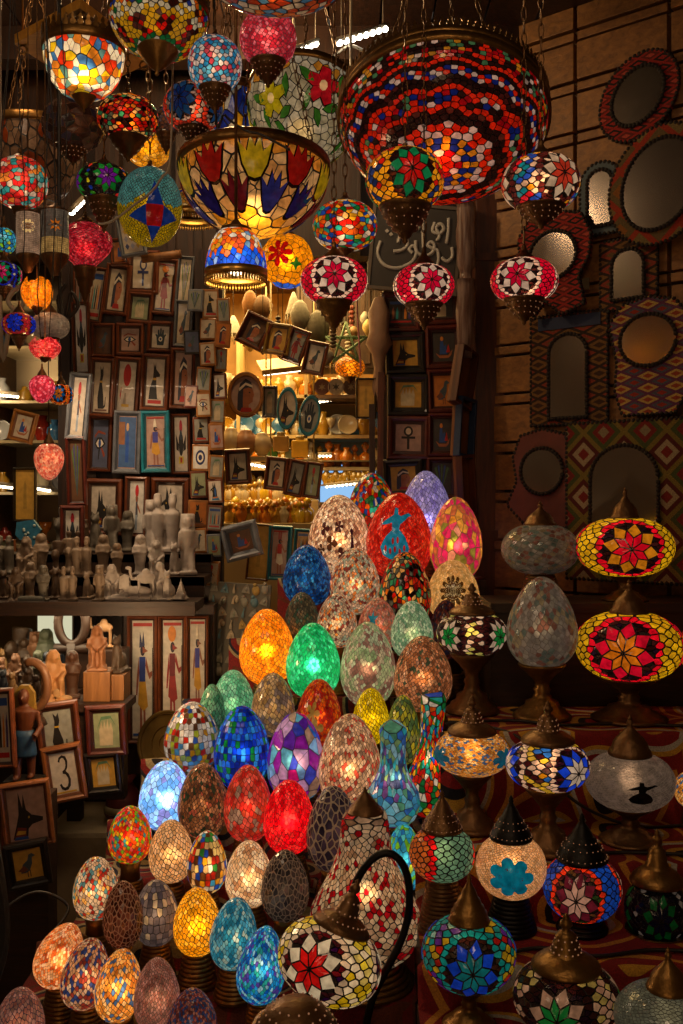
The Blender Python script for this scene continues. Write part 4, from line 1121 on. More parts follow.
T(630, 753, 808, 87, 714, 856, 2.62, s3, 'frosted white globe lamp with a black whirling dancer drawn on it', glow=.1, wat=.15, pal='palelamp', n=1875, gap=.03, grout='#a89c90', gg=.05, cap='bell', capw=.48, basew=.6, base='turned', seed=10, perf=False,
  decals=[dict(poly=DERVISH, col='#14100e', x=.25, s=.62, y=-.05)], colf=lambda d: lin('#8a8078'))
T(442, 828, 879, 65, 789, 930, 2.36, s2, 'globe lamp with red band and sage green pebble tiles', glow=.5, wat=.2, n=300, gap=.09, cap='cone', capw=.62, basew=.66, seed=11, pal='palegreen',
  colf=lambda d: lin('#e01c1c') if -.42 < d.x < -.22 or d.x > .93 else (lin('#8aa888') if d.x >= -.22 else lin('#d8642a')), facing=-PI/2) if 0 else \
T(442, 828, 879, 65, 789, 930, 2.36, s2, 'globe lamp with red band and sage green pebble tiles', glow=.42, wat=.2, n=300, gap=.09, cap='cone', capw=.62, basew=.66, seed=11, pal='palegreen',
  colf=lambda d: lin('#e01c1c') if -.5 < d.x < -.28 or d.x > .9 else (lin('#6a9474') if d.x >= -.28 else lin('#c8642a')))
T(511, 836, 896, 69, 794, 928, 2.36, s2, 'orange glitter globe lamp with a turquoise flower', glow=.45, wat=.35, pal='tan', n=2125, gap=.06, grout='#7a3a1c', gg=.1, cap='cone', capw=.6, basew=.66, seed=12, metal=IRON,
  decals=[dict(poly=flower(7, .66, .66), col='#1080a0')]+[dict(poly=circ(.3*math.cos(q), .3*math.sin(q), .05, 6), col='#501c10') for q in (0, 1, 2, 3, 4, 5, 6)])
T(582, 857, 918, 76, 812, 935, 2.36, s2, 'globe lamp with pink star, red band and cobalt blue side', glow=.5, wat=.2, ros=R_11, az0=-1.95, nros=3, cap='cone', capw=.66, basew=.6, seed=13, metal=IRON)
T(657, 880, 938, 62, 828, 945, 2.36, s2, 'dim dark globe lamp with a green flower near the frame edge', glow=.12, wat=.04, ros=R_12, az0=-1.75, cap='onion', capw=.8, basew=.9, seed=14, perf=False, metal=BRASS)
T(469, 919, 987, 92, 872, 1030, 2.08, s1, 'globe lamp with teal and blue six-leaf star in the front row', glow=.42, wat=.12, ros=R_teal, az0=-1.62, nros=3, cap='cone', capw=.44, basew=.5, base='turned', seed=15, perf=False, metal=BRASS)
T(566, 965, 1030, 104, 912, 1060, 1.98, s1, 'globe lamp with green and dusty pink star at the bottom edge', glow=.35, wat=.12, ros=R_14, az0=-1.95, nros=3, cap='onion', capw=.62, basew=.6, base='turned', seed=16, metal=BRASS)
T(668, 988, 1050, 104, 946, 1070, 1.85, s1, 'grey glitter globe lamp in the bottom corner by the boarded wall', glow=.1, wat=.05, pal='white', n=1875, gap=.06, grout='#5a5a50', cap='bell', capw=.4, basew=.6, seed=17, perf=False, metal=BRASS, colf=lambda d: lin('#7a8478'))
T(693, 772, 808, 36, 745, 850, 2.73, s3, 'amber speckled lamp cut off by the frame edge', glow=.45, wat=.3, pal='orange', n=750, gap=.06, cap='bell', capw=.4, basew=.6, seed=18, perf=False)
T(699, 625, 672, 40, 600, 722, 3.0, s4, 'orange-red glowing lamp barely visible at the frame edge', glow=.5, wat=.2, pal='redgold', n=300, gap=.06, cap='bell', capw=.4, basew=.6, seed=21, perf=False)
# the tall pale egg on the right shelves
egg_lamp(542, 577, 669, 70, 3.0, s4, 'tall pale grey and pink egg lamp on a dark foot among the globes', 'palelamp', n=650, gap=.05, glow=.1, watt=.05, grout='#8a8074', patch=2.2, base='turned', bw=.72, k=.27,
         colf=None)
# swan neck lamp in front
Y = 2.12; c = P(329, 961, Y); zs = EGGT[0][2]+.008
root = empty('swan_neck_lamp', (c.x+.09, c.y+.06, zs), 'table lamp whose black curved arm holds a red and cream star globe', 'lamp')
W, Hh = 104/F*Y, 74/F*Y
off = Vector((c.x, c.y, c.z))-Vector(root.location)
o = globe_shade(root, W, Hh, 0, None, .62, ros=R_sw, az0=-2.0, nros=3, seed=31, wat=0, tilt=(math.radians(-8), math.radians(21), 0)); o.location = off
R3 = Euler((math.radians(-8), math.radians(21), 0)).to_matrix().to_4x4(); T4 = Matrix.Translation(off) @ R3
light('bulb_light', off, .1, '#ffd0a0', .02, root)
mb = MB(); ch = 52/F*Y
mb.lathe([(a, b+Hh/2-Hh*.06) for a, b in cap_profile('onion', W*.27, ch)], 28, T4)
m2 = MB(); z0 = Hh/2-Hh*.06
for fz, fr, nn in ((.335, .47, 14), (.2, .84, 26), (.55, .34, 10)): dots(m2, W*.27*fr, z0+ch*fz, nn, W*.008, 1)
mb.add([T4 @ Vector(v) for v in m2.v], m2.f, None, 1)
mb.build('finial_cap', [DBRASS, PERF], root)
def rel(px, py, Y_=2.16): return P(px, py, Y_)-Vector(root.location)
arm = [rel(352, 893), rel(358, 876), rel(371, 858), rel(386, 850), rel(400, 857), rel(409, 875), rel(411, 905), rel(405, 935), rel(391, 962), rel(374, 990), rel(366, 1020), rel(364, 1045)]
pts = []
for i in range(len(arm)-1):
    for t in (0, .5): pts.append(arm[i].lerp(arm[i+1], t))
pts.append(Vector((arm[-1].x, arm[-1].y, .02)))
for _ in range(2): pts = [pts[0]]+[(pts[i-1]+pts[i]*2+pts[i+1])/4 for i in range(1, len(pts)-1)]+[pts[-1]]
MB().tube(pts, .0085, 10).build('curved_arm', IRON, root)
mb = MB(); b = arm[-1]; brass_base(mb, .06, .05); mb.v = [(x+b.x, y+b.y, z) for x, y, z in mb.v]; mb.build('round_foot', IRON, root)
# perforated dome lamp below it
c = P(296, 1040, 1.84)
mb = MB(); mb.lathe([(.0001, .075), (.03, .072), (.055, .055), (.075, .03), (.085, 0), (.085, -.03), (.06, -.04)][::-1], 30)
for j, (rr, zz, n) in enumerate(((.083, .012, 26), (.078, .024, 26), (.068, .04, 24), (.056, .054, 20), (.042, .066, 14), (.087, -.004, 28), (.087, -.018, 28))): dots(mb, rr, zz, n, .002, ph=j*.1)
root = empty('perforated_dome_lamp', (c.x, c.y, EGGT[0][2]+.008), 'dark pierced metal dome lamp with pin holes of light at the bottom edge', 'lamp')
o = mb.build('pierced_dome', [DBRASS, PERF], root); o.location = (0, 0, c.z-EGGT[0][2]-.008)
mb = MB(); hh = c.z-EGGT[0][2]-.045; mb.lathe([(0, 0), (.055, 0), (.055, .01), (.03, hh*.4), (.045, hh*.8), (.06, hh), (0, hh)], 24); mb.build('turned_foot', DBRASS, root)
# ---------------------------------------------------------------- hanging lamps
def bowl_lamp(cx, rimy, w, boty, Y, label, colf, n=900, kind='c', glow=.4, crown=True, gap=.07, grout='#140c08', tilt=(0, 0), wat=.5, decals=(), p=1.0, cordtop=None, name='hanging_mosaic_bowl_lamp', arms=3, conetip=None, seeds=None, seed=1, gg=.03, lightcol='#ffd090', rise=.004, hole=0.0):
    """glass bowl hung open side up; its rim circle centre projects to (cx, rimy), lowest point to boty"""
    R = w/2/F*Y; c = P(cx, rimy, Y); D = (boty-rimy)/F*Y
    root = empty(name, c, label, 'lamp', None, rot=(math.radians(tilt[1]), math.radians(tilt[0]), 0))
    rnd = random.Random(seed)
    if seeds: d = seeds; cl = voronoi(d)
    else:
        low = [q for q in (cells(kind, n, seed % 3)[0]) if q.z < -.015]
        d = low+[Vector((q.x, q.y, -q.z)) for q in low]; cl = voronoi(d)
    def fm(q): 
        r = math.hypot(q.x, q.y)+1e-9; rr = r**p
        return Vector((R*q.x/r*rr, R*q.y/r*rr, D*min(0, q.z)))
    cols = [vary(colf(q, rnd), rnd, .12) for q in d]
    mb = MB(); shell(mb, d, cl, cols, fm, gap, rise, keep=lambda q: q.z < -.01, scale=R*2)
    for dc in decals:
        az = dc['az']
        decal(mb, dc.get('line') or dc['poly'], fm, az, lin(dc['col']), off=dc.get('off', .004), sc=dc.get('s', 1), z0=dc['lat'], sub=2)
    mb.build('mosaic_bowl', [glass(glow), groutmat(grout, gg)], root)
    mb = MB(); n_ = 72
    mb.lathe([(R*.985, -.012), (R*1.03, -.012), (R*1.035, .0), (R*1.03, .014), (R*1.0, .018), (R*.985, .012), (R*.985, -.012)], 64)
    if crown:
        hcr = min(.06, R*.2); N = int(2*PI*R/.017)
        mb.lathe([(R*1.02, .014), (R*1.03, hcr*.6), (R*1.01, hcr*.6), (R*1.0, .014)], 64)
        for k in range(N):
            a = 2*PI*k/N; M = Matrix.Rotation(a, 4, 'Z') @ Matrix.Translation((R*1.02, 0, hcr*.6))
            mb.prism([(-.006, 0), (.006, 0), (.0075, .008), (.003, .014), (.0045, .02), (0, .03), (-.0045, .02), (-.003, .014), (-.0075, .008)], -.002, .002, M @ Matrix.Rotation(PI/2, 4, 'Z'))
    mb.build('crown_rim' if crown else 'metal_rim', BRASS, root)
    if conetip:
        hh = conetip; r = hh*.75; mb = MB()
        mb.lathe([(a, b-D+hh*.25) for a, b in [(0, -hh), (r*.1, -hh*.9), (r*.08, -hh*.8), (r*.25, -hh*.7), (r*.5, -hh*.5), (r*.6, -hh*.4), (r*.8, -hh*.2), (r, 0), (r*.95, .01)]], 24)
        mb.build('bottom_finial', BRASS, root)
    top = (cordtop or CEILZ)-c.z
    RI = root.rotation_euler.to_matrix().inverted()
    for k in range(arms):
        a = 2*PI*k/arms+.5; p0 = Vector((R*.98*math.cos(a), R*.98*math.sin(a), .02)); p1 = RI @ Vector((0, 0, min(top*.8, .75)))
        mb = MB(); L = (p1-p0).length; nn = int(L/.03); dr = (p1-p0).normalized(); sd = dr.cross(Vector((0, 0, 1))).normalized(); s2 = dr.cross(sd)
        for i in range(nn):
            m_ = p0.lerp(p1, (i+.5)/nn); e = sd if i % 2 else s2
            mb.tube([m_+dr*(L/nn*.62*math.sin(2*PI*q/8))+e*(.006*math.cos(2*PI*q/8)) for q in range(8)], .0018, 4, closed=True)
        mb.build('hanging_chain', DBRASS, root)
    MB().tube([RI @ Vector((0, 0, min(top*.8, .75))), RI @ Vector((0, 0, top))], .004, 6).build('hanging_rod', DBRASS, root)
    light('bulb_light', (0, 0, -D*.55), wat, lightcol, .03, root)
    return root

# the great red chandelier: scalloped rings of tiles around the lowest point
def big_seeds():
    rnd = random.Random(4); d = []; tagc = []
    K = 12
    def ring(rho, n, f, sc=0.0, ph=0.0):
        for i in range(n):
            a = 2*PI*(i+ph)/n; r = rho*(1+sc*abs(math.cos(a*K/2))-sc*.5)
            if r > 1.5: continue
            d.append(Vector((math.sin(r)*math.cos(a), math.sin(r)*math.sin(a), -math.cos(r)))); tagc.append(f(i, a))
    W_, R_, B_, G_, GR_, D_ = lin('#d8bca8'), lin('#e02c14'), lin('#1c2c7a'), lin('#c88420'), lin('#4a7a50'), lin('#2c1a16')
    R2 = lin('#a8101a')
    ring(.05, 5, lambda i, a: R_); ring(.12, 10, lambda i, a: W_ if i % 2 else R2); ring(.19, 16, lambda i, a: (G_, B_)[i % 2]); ring(.26, 24, lambda i, a: B_ if i % 2 else G_)
    ring(.335, 24, lambda i, a: W_ if i % 3 else R_, .12); ring(.41, 36, lambda i, a: R_ if i % 3 else W_, .14); ring(.485, 42, lambda i, a: D_, .14); ring(.55, 48, lambda i, a: D_ if i % 4 else lin('#5a2a20'), .14)
    ring(.615, 54, lambda i, a: R_, .12)
    multi = [W_, GR_, R2, R2, B_, R_, D_, D_, R_]
    for rr in (.685, .75): ring(rr, int(rr*84), lambda i, a: rnd.choice(multi), .1, rnd.random())
    ring(.815, 72, lambda i, a: R_, .1)
    for rr in (.875, .93): ring(rr, int(rr*90), lambda i, a: D_ if rnd.random() < .85 else lin('#4a201c'), .09, rnd.random())
    ring(.985, 84, lambda i, a: (B_, W_, R_)[i % 3], .08); ring(1.04, 88, lambda i, a: (W_, R_, B_)[i % 3], .08)
    ring(1.1, 96, lambda i, a: D_, .07)
    ring(1.155, 96, lambda i, a: R_, .07); 
    for rr in (1.22, 1.28, 1.34, 1.4, 1.46): ring(rr, 96, lambda i, a: rnd.choice([R_, R2, R2, R_, G_, GR_, D_, D_, D_, D_, W_]), .03 if rr < 1.3 else 0, rnd.random())
    dd = [(q+Vector([rnd.uniform(-.004, .004) for _ in range(3)])).normalized() for q in d]
    low = [(q, c) for q, c in zip(dd, tagc) if q.z < -.03]
    return [q for q, c in low]+[Vector((q.x, q.y, -q.z)) for q, c in low], [c for q, c in low]*2
sd, sc_ = big_seeds()
CM = {tuple(round(x, 5) for x in q): c for q, c in zip(sd, sc_)}
bowl_lamp(443, 122, 206, 176, 2.75, 'huge red mosaic chandelier bowl with scalloped rings and crown rim', lambda q, r: CM[tuple(round(x, 5) for x in q)], seeds=sd, glow=.42, tilt=(3, -24), wat=.8, p=.9, gap=.06, name='mosaic_chandelier', lightcol='#ff9060')
# fringe of pierced flowers above its rim is the crown rim itself

# multi bowl at the top left
PB = [lin(c) for c in '#c81c14 #d8a020 #1c6a38 #2a3a8a #d8c8a8 #3a1a12 #d86018'.split()]
def pb(q, r):
    rho = math.acos(-q.z); a = math.atan2(q.y, q.x); s = rho*(1-.12*abs(math.cos(4*a)))
    if s < .42: return PB[4]
    if s < .52: return PB[2]
    if s < .6: return PB[1] if r.random() < .7 else PB[0]
    if s < .95: return (PB[5], PB[0], PB[5], lin('#5a3028'))[r.randrange(4)] if abs(math.cos(4*a)) < .72 else PB[1]
    if s < 1.1: return lin('#e0d4b0') if r.random() < .6 else PB[1]
    return r.choice(PB)
bowl_lamp(159, 14, 98, 60, 2.3, 'multicolour mosaic bowl lamp with a brass cone tip at the top edge', pb, n=1100, glow=.38, tilt=(0, -10), wat=.1, conetip=.07, p=1.1)
bowl_lamp(276, -24, 140, 1, 2.05, 'orange and cream mosaic dish cut by the top edge', lambda q, r: r.choice([lin('#c8542a'), lin('#d8b890'), lin('#4a7a9a'), lin('#a83820')]), n=420, glow=.3, wat=.15, crown=False)
# tiffany bowls: leaded glass with flowers
TUL = [(0, -.16), (.07, -.14), (.13, -.02), (.17, .2), (.08, .1), (.05, .26), (0, .14), (-.05, .26), (-.08, .1), (-.17, .2), (-.13, -.02), (-.07, -.14)]
def grow(poly, k): 
    cx = sum(p[0] for p in poly)/len(poly); cy = sum(p[1] for p in poly)/len(poly)
    return [(cx+(x-cx)*(1+k), cy+(y-cy)*(1+k)) for x, y in poly]
def fl(az, lat, poly, col, s=1.0, out='#1c120a'):
    return [dict(az=az, lat=lat, poly=grow(poly, .16), col=out, s=s, off=.0045), dict(az=az, lat=lat, poly=poly, col=col, s=s, off=.006)]
dz = []
for k in range(10):
    a = -1.57+.1+(k-5)*.628
    dz += fl(a, -.36, TUL, ['#a01c14', '#c8a01c'][k % 2], 1.25)
    dz += fl(a+.314, -.78, TUL, ['#241c50', '#6a1c20', '#30306a'][k % 3], 1.25)
def tulbg(q, r):
    rho = -q.z
    if rho < .2: return lin('#b8782c')
    if rho > .93: return lin('#e0a030')
    if rho > .84: return lin('#a8701c')
    return r.choice([lin('#b08a58'), lin('#a87c4a'), lin('#bc9868')])
bowl_lamp(254, 168, 148, 238, 2.6, 'leaded glass bowl lamp with red and yellow tulips, its bulb shining at the bottom', tulbg, n=330, kind='s', glow=.42, tilt=(0, -6), wat=1.6, decals=dz, crown=False, grout='#20140c', p=1.2, gap=.045, name='leaded_glass_bowl_lamp')
dz = []
PET = [(0, 0), (.07, .1), (.05, .2), (-.05, .2), (-.07, .1)]
def rose(az, lat, col, s=1.0, c2='#e0c080'):
    o = []
    for k in range(5):
        q = 2*PI*k/5; o += fl(az, lat, [(x*math.cos(q)-y*math.sin(q), (x*math.sin(q)+y*math.cos(q))*.85) for x, y in PET], col, s)
    return o+[dict(az=az, lat=lat, poly=circ(0, 0, .05, 8), col=c2, s=s, off=.0075)]
LEAF = [(0, -.12), (.05, -.02), (.03, .08), (0, .14), (-.05, .06), (-.06, -.04)]
for k, (a, la) in enumerate([(-1.2, -.42), (-2.2, -.6), (-.1, -.5), (.9, -.5), (2.0, -.5), (3.0, -.5)]):
    dz += rose(a, la, ['#c01c24', '#b8a018'][k % 2], 1.5)
    for j, (da, dl) in enumerate([(.32, .12), (-.3, .1), (.28, -.22), (-.26, -.22), (.05, -.42)]): dz += fl(a+da, la+dl, [(x*math.cos(j)-y*math.sin(j), x*math.sin(j)+y*math.cos(j)) for x, y in LEAF], '#3a6a24', 1.25)
def rosebg(q, r):
    if -q.z < .1: return lin('#a8a08a')
    if -q.z < .2: return lin('#b87828')
    return r.choice([lin('#a89c7c'), lin('#988c6c'), lin('#b0a488')])
bowl_lamp(306, 98, 114, 172, 3.05, 'leaded glass bowl lamp with a red rose and green leaves', rosebg, n=700, kind='c', glow=.5, tilt=(6, -22), wat=.3, decals=dz, crown=False, grout='#18120c', p=.95, gap=.045, conetip=.04, name='leaded_glass_bowl_lamp')
# tall leaded piece behind
bowl_lamp(232, 92, 54, 150, 3.3, 'blue and amber leaded glass shade half hidden behind the tulip bowl', lambda q, r: r.choice([lin('#1c2c7a'), lin('#c08a20'), lin('#28408a'), lin('#a8a090')]), n=200, kind='s', glow=.3, wat=.1, crown=False, p=.6, gap=.05, name='leaded_glass_bowl_lamp')
bowl_lamp(34, 132, 92, 205, 3.3, 'wide brown leaded glass shade with orange flowers behind the left globes', lambda q, r: r.choice([lin('#8a6a50'), lin('#7a5c44'), lin('#96765a'), lin('#8a3c1c') if r.random() < .3 else lin('#7a5c44')]), n=420, kind='s', glow=.1, wat=.05, crown=False, p=.7, gap=.07, name='leaded_glass_bowl_lamp')

H = hang_globe
# mosaic bowl on a diamond board
root = bowl_lamp(84, 48, 80, 98, 2.5, 'bright shard mosaic bowl lamp hanging under a diamond shaped board', lambda q, r: r.choice(PAL['shards']), n=420, kind='s', glow=.5, wat=1.0, crown=True, cordtop=2.72, p=.75, gap=.04, conetip=.05)
bp = [P(18, 46, 2.45), P(80, 3, 2.62), P(150, 62, 2.62), P(92, 100, 2.45)]
zc = 2.72
def onz(px, py, z):
    Y = (z-CZ)*F/(HZ-py); return P(px, py, Y)
pts = [onz(14, 44, zc), onz(80, 8, zc), onz(152, 62, zc), onz(88, 92, zc)]
mb = MB(); vs = [tuple(p) for p in pts]+[(p.x, p.y, p.z+.025) for p in pts]
mb.add(vs, [(0, 1, 2, 3), (7, 6, 5, 4), (0, 4, 5, 1), (1, 5, 6, 2), (2, 6, 7, 3), (3, 7, 4, 0)])
bd = mb.build('hanging_board', wood('ochre_board', '#a87028', '#d09840', 5, 'x')); tag(bd, 'ochre diamond shaped wooden board hung from hooks at the upper left', 'board')
for p in pts:
    q = p.lerp(sum(pts, Vector())/4, .12); m = MB()
    m.tube([(q.x, q.y, q.z+.02), (q.x, q.y, CEILZ)], .003, 6); m.tube([(q.x+.012*math.cos(t), q.y, q.z-.012+.012*math.sin(t)) for t in [k*.8 for k in range(8)]], .003, 6, closed=True)
    m.build('hook_rod', BRASS, bd)

H(215, 38, 92, 53, 2.25, 'small blue, red and white mosaic globe with brass cup right of the top bowl', pal='bluechip', n=420, patch=0, grout='#3a2a3a', coneh=28, conew=.6, glow=.42, colf=None, seed=2)
H(268, 12, 66, 56, 2.4, 'pink crackled globe lamp near the top edge', pal='pinklamp', n=700, patch=3, grout='#8a4048', gg=.1, coneh=28, conew=.62, glow=.4, seed=3)
H(73, 100, 151, 61, 2.75, 'unlit clear brown globe lamp of smoky shards', pal='clear', kind='s', n=150, gap=.03, grout='#6a4a38', coneh=20, conew=.5, glow=.1, wat=.03, seed=4, cordtop=2.72)
H(128, 97, 141, 60, 2.7, 'black globe lamp with red bead waves and gold dots', pal='redblack', n=420, patch=2.5, gap=.1, grout='#120808', glow=.4, coneh=26, conew=.6, perf=False, seed=5, cordtop=2.72)
H(193, 84, 131, 58, 2.6, 'mosaic globe with blue flower and red bead rings above the tulip bowl', ros=ro('#1c3a7a', '#2a5a8a', '#d84028', '#a08878 #8a7060 #b8a090', '#a08878 #c84030 #6a5a54', tip='#d84028'), az0=-1.9, glow=.3, coneh=22, conew=.55, seed=6)
H(166, 108, 136, 32, 2.95, 'small brownish mosaic globe tucked behind two larger ones', pal='clear', n=300, glow=.2, coneh=22, conew=.6, seed=7, patch=0)
H(148, 126, 166, 46, 3.1, 'golden yellow crackled globe behind the red bead globe', pal='sun', n=420, gap=.05, grout='#8a5a14', glow=.3, coneh=0, seed=8)
H(150, 168, 246, 63, 2.6, 'big round globe of teal and yellow dots with a blue star holding a red square', n=1900, gap=.09, grout='#1c1a14', pal='teal', glow=.32, coneh=0, seed=9, p=.97, wat=.1, kind='c',
  colf=lambda d: lin('#5aa0a0') if d.z > -.02+.12*math.sin(math.atan2(d.y, d.x)*4+1) else lin('#c0a018'), decals=[dict(poly=star(4, .9, .42), col='#1c3a8a', x=.15, y=-.42, sub=2), dict(poly=rct(-.27, -.27, .27, .27), k=1, col='#b01c1c', x=.15, y=-.42, sub=2)])
for i, c_ in enumerate(('#b01c1c',)): pass
H(104, 165, 201, 52, 2.65, 'dark globe lamp with rainbow petals and a purple flower', ros=ro('#7a1c9a', '#1c8a30', '#1c1c1c', '#181014 #14141c', '#c82818 #e07818 #3a8a28 #c8b820 #1c3a9a', tip='#1c38b8'), az0=-1.2, glow=.45, coneh=36, conew=.6, seed=10)
H(20, 158, 208, 54, 2.35, 'red, white and turquoise chip globe at the left edge', pal='redchip', kind='s', n=330, gap=.05, glow=.45, coneh=24, conew=.35, seed=11, colf=None, perf=False, cord_kind='wire')
H(85, 221, 272, 54, 2.75, 'rose red pear shaped lamp above the picture wall', pal='rose', shape='pear', n=900, gap=.06, grout='#4a0c14', gg=.05, glow=.5, coneh=40, conew=.4, prof=[(-1, .15), (-.8, .32), (-.5, .62), (-.2, .88), (.1, 1), (.4, .96), (.7, .7), (.9, .36), (1, .05)], flip=False, perf=False, wat=.3, cordtop=2.72)
H(405, 150, 211, 77, 2.2, 'mosaic globe with green and red star in front of the red chandelier', ros=R_hg, az0=-1.45, nros=3, glow=.5, coneh=40, conew=.66, capt=12, seed=12)
H(541, 156, 211, 76, 2.3, 'cream, turquoise and red mosaic globe right of the chandelier', ros=R_h9, az0=-1.15, nros=3, glow=.6, coneh=24, conew=.62, capt=20, seed=13)
H(345, 202, 250, 64, 2.6, 'patchwork globe of orange, red and green chips under the rose bowl', pal='multi', kind='s', n=360, gap=.06, glow=.45, coneh=12, conew=.4, seed=14, perf=False)
H(334, 258, 304, 66, 2.45, 'left of the two similar red and cream star globes in the middle', ros=R_rw, az0=-1.55, nros=3, glow=.7, coneh=34, conew=.55, capt=20, seed=15, perf=False, metal=BRASS)
H(424, 265, 307, 60, 2.45, 'red and cream star globe hanging before the calligraphy board', ros=R_rw, az0=-1.4, nros=3, glow=.7, coneh=28, conew=.62, capt=22, seed=16)
H(524, 259, 302, 66, 2.45, 'red and cream star globe beside the dark post, lowest on the right', ros=R_rw, az0=-1.95, nros=3, glow=.65, coneh=28, conew=.6, capt=18, seed=17)
H(287, 234, 288, 52, 2.9, 'amber globe with a red flower and blue tip', kind='s', n=300, gap=.04, grout='#2a1808', pal='amber', glow=.5, coneh=0, seed=18, p=.97, wat=.9, wc='#ffe0a0',
  colf=lambda d: lin('#2a5ae0') if d.z < -.87 else lin('#d88c14'), decals=[dict(poly=flower(7, .52, .3), col='#c01818', x=-.3, y=.1), dict(poly=circ(0, 0, .09, 8), col='#e0a020', x=-.3, y=.1), dict(poly=star(4, .28, .4), col='#3a8a28', x=.35, y=-.3)])
# dome shade with bulb visible under it
def shade_lamp(cx, y0, y1, w, Y, label, colf, glow, n=260, wat=.5, frg=True, open_=True, cone=0):
    R = w/2/F*Y; Hh = (y1-y0)/F*Y; c = P(cx, y1, Y)
    root = empty('hanging_dome_lamp', c, label, 'lamp')
    rnd = random.Random(int(cx)); up = [q for q in fib(n*2, .5, rnd) if q.z > .015]; d = up+[Vector((q.x, q.y, -q.z)) for q in up]; cl = voronoi(d)
    def fm(q):
        r = math.hypot(q.x, q.y)+1e-9; t = max(0, q.z); rr = math.sqrt(1-.8*t*t) if t < .96 else (.51*max(0, (1-t)/.04))
        return Vector((R*q.x/r*rr, R*q.y/r*rr, Hh*t))
    cols = [vary(colf(q, rnd), rnd, .12) for q in d]
    mb = MB(); shell(mb, d, cl, cols, fm, .05, .004, keep=lambda q: q.z > .01, scale=R*2); mb.build('mosaic_shade', [glass(glow), groutmat('#1c120a', .03)], root)
    mb = MB(); mb.lathe([(R*.99, .004), (R*1.03, .004), (R*1.03, -.01), (R*1.0, -.016), (R*.97, -.01), (R*.99, .004)], 48)
    if frg:
        for k in range(60):
            a = 2*PI*k/60; mb.ell((R*math.cos(a), R*math.sin(a), -.022), (.003, .003, .008), n=4)
    mb.build('beaded_rim', BRIGHTB, root)
    mb = MB(); mb.ell((0, 0, Hh*.28), (.028, .028, .036), n=10); mb.build('light_bulb', emit('bulb_glass', '#fff0c8', 9), root) if wat > .3 else None
    light('bulb_light', (0, 0, -.01), wat, '#ffdca0', .03, root)
    mb = MB(); mb.lathe([(R*.52, Hh*.97), (R*.5, Hh*1.02), (R*.2, Hh*1.1), (R*.1, Hh*1.2), (0, Hh*1.25)], 24); mb.tube([(0, 0, Hh*1.2), (0, 0, CEILZ-c.z)], .004, 6); mb.build('cap_and_rod', DBRASS, root)
    return root
def dome1(q, r):
    if q.z < .16: return r.choice([lin('#2a5ae0'), lin('#88a8e0'), lin('#2a48c8')])
    if q.z < .4: return r.choice([lin('#1c50e0'), lin('#2468f0'), lin('#d85a20')])
    return r.choice([lin('#e06018'), lin('#c8c0b0'), lin('#6088b0'), lin('#d89428'), lin('#b8482a'), lin('#d8d0c0')])
shade_lamp(236, 229, 272, 61, 2.3, 'glowing leaded dome shade, orange above and blue along its beaded rim', dome1, .55, wat=.9)
shade_lamp(192, 190, 214, 50, 2.95, 'amber and brown leaded dome shade behind the dotted star globe', lambda q, r: r.choice([lin('#b8904c'), lin('#8a5a20'), lin('#c8a058'), lin('#1c3a8a') if r.random() < .2 else lin('#b07c30')]), .3, wat=.25)
# cylinder lamps at the left edge
def cyl_lamp(cx, y0, y1, w, Y, label, colf, glow, dec=(), seed=1):
    R = w/2/F*Y; Hh = (y1-y0)/F*Y; c = P(cx, y1, Y)
    root = empty('hanging_cylinder_lamp', c, label, 'lamp'); mb = MB(); r = random.Random(seed); nz_, na = 22, 40
    for j in range(nz_):
        for i in range(na):
            a0, a1 = 2*PI*(i+.06)/na, 2*PI*(i+.94)/na; z0, z1 = Hh*(j+.06)/nz_, Hh*(j+.94)/nz_
            P4 = [(R*math.cos(a0), R*math.sin(a0), z0), (R*math.cos(a1), R*math.sin(a1), z0), (R*math.cos(a1), R*math.sin(a1), z1), (R*math.cos(a0), R*math.sin(a0), z1)]
            mb.add(P4, [(0, 1, 2, 3)], None, 0, vary(colf((a0, (j+.5)/nz_), r), r, .2))
    mb.lathe([(R*.985, 0), (R*.985, Hh)], 40, None, 1, (.05, .04, .03))
    for (poly, x, y, s, col) in dec:
        vs = [(1.012*R*math.cos(-PI/2+.3+(u*s+x)), 1.012*R*math.sin(-PI/2+.3+(u*s+x)), Hh*.5+(v*s+y)*R) for u, v in poly]
        bm = bmesh.new(); bv = [bm.verts.new(v) for v in vs]
        tr = tessellate_polygon([[Vector((u, v, 0)) for u, v in poly]]); bm.free()
        mb.add(vs, [tuple(t) if (poly[t[1]][0]-poly[t[0]][0])*(poly[t[2]][1]-poly[t[0]][1])-(poly[t[2]][0]-poly[t[0]][0])*(poly[t[1]][1]-poly[t[0]][1]) > 0 else tuple(t)[::-1] for t in tr], None, 0, lin(col))
    mb.build('mosaic_cylinder', [glass(glow), groutmat('#3a2818', .05)], root)
    m = MB(); m.lathe([(0, -R*1.6), (R*.3, -R*1.5), (R*.5, -R*1.0), (R*.9, -R*.5), (R*1.05, -R*.1), (R*1.02, 0), (0, .001)], 28); m.build('bottom_cup', DBRASS, root)
    m = MB(); m.lathe([(0, Hh-.001), (R*1.03, Hh), (R*1.0, Hh+R*.1), (R*.4, Hh+R*.4), (R*.1, Hh+R*.6), (0, Hh+R*.7)], 28); m.tube([(0, 0, Hh+R*.6), (0, 0, CEILZ-c.z)], .0013, 6); m.build('top_cap', DBRASS, root)
    light('bulb_light', (0, 0, Hh*.5), .2, '#ffd090', .02, root)
cyl_lamp(28, 214, 255, 23, 2.3, 'beige cylinder lamp with a lit round rosette at the left edge', lambda p, r: lin('#9a7a60'), .85, [(flower(10, .6, .6), 0, .5, 1, '#f0c880'), (flower(8, .3, .4), 0, .5, 1, '#6a4424')], 1)
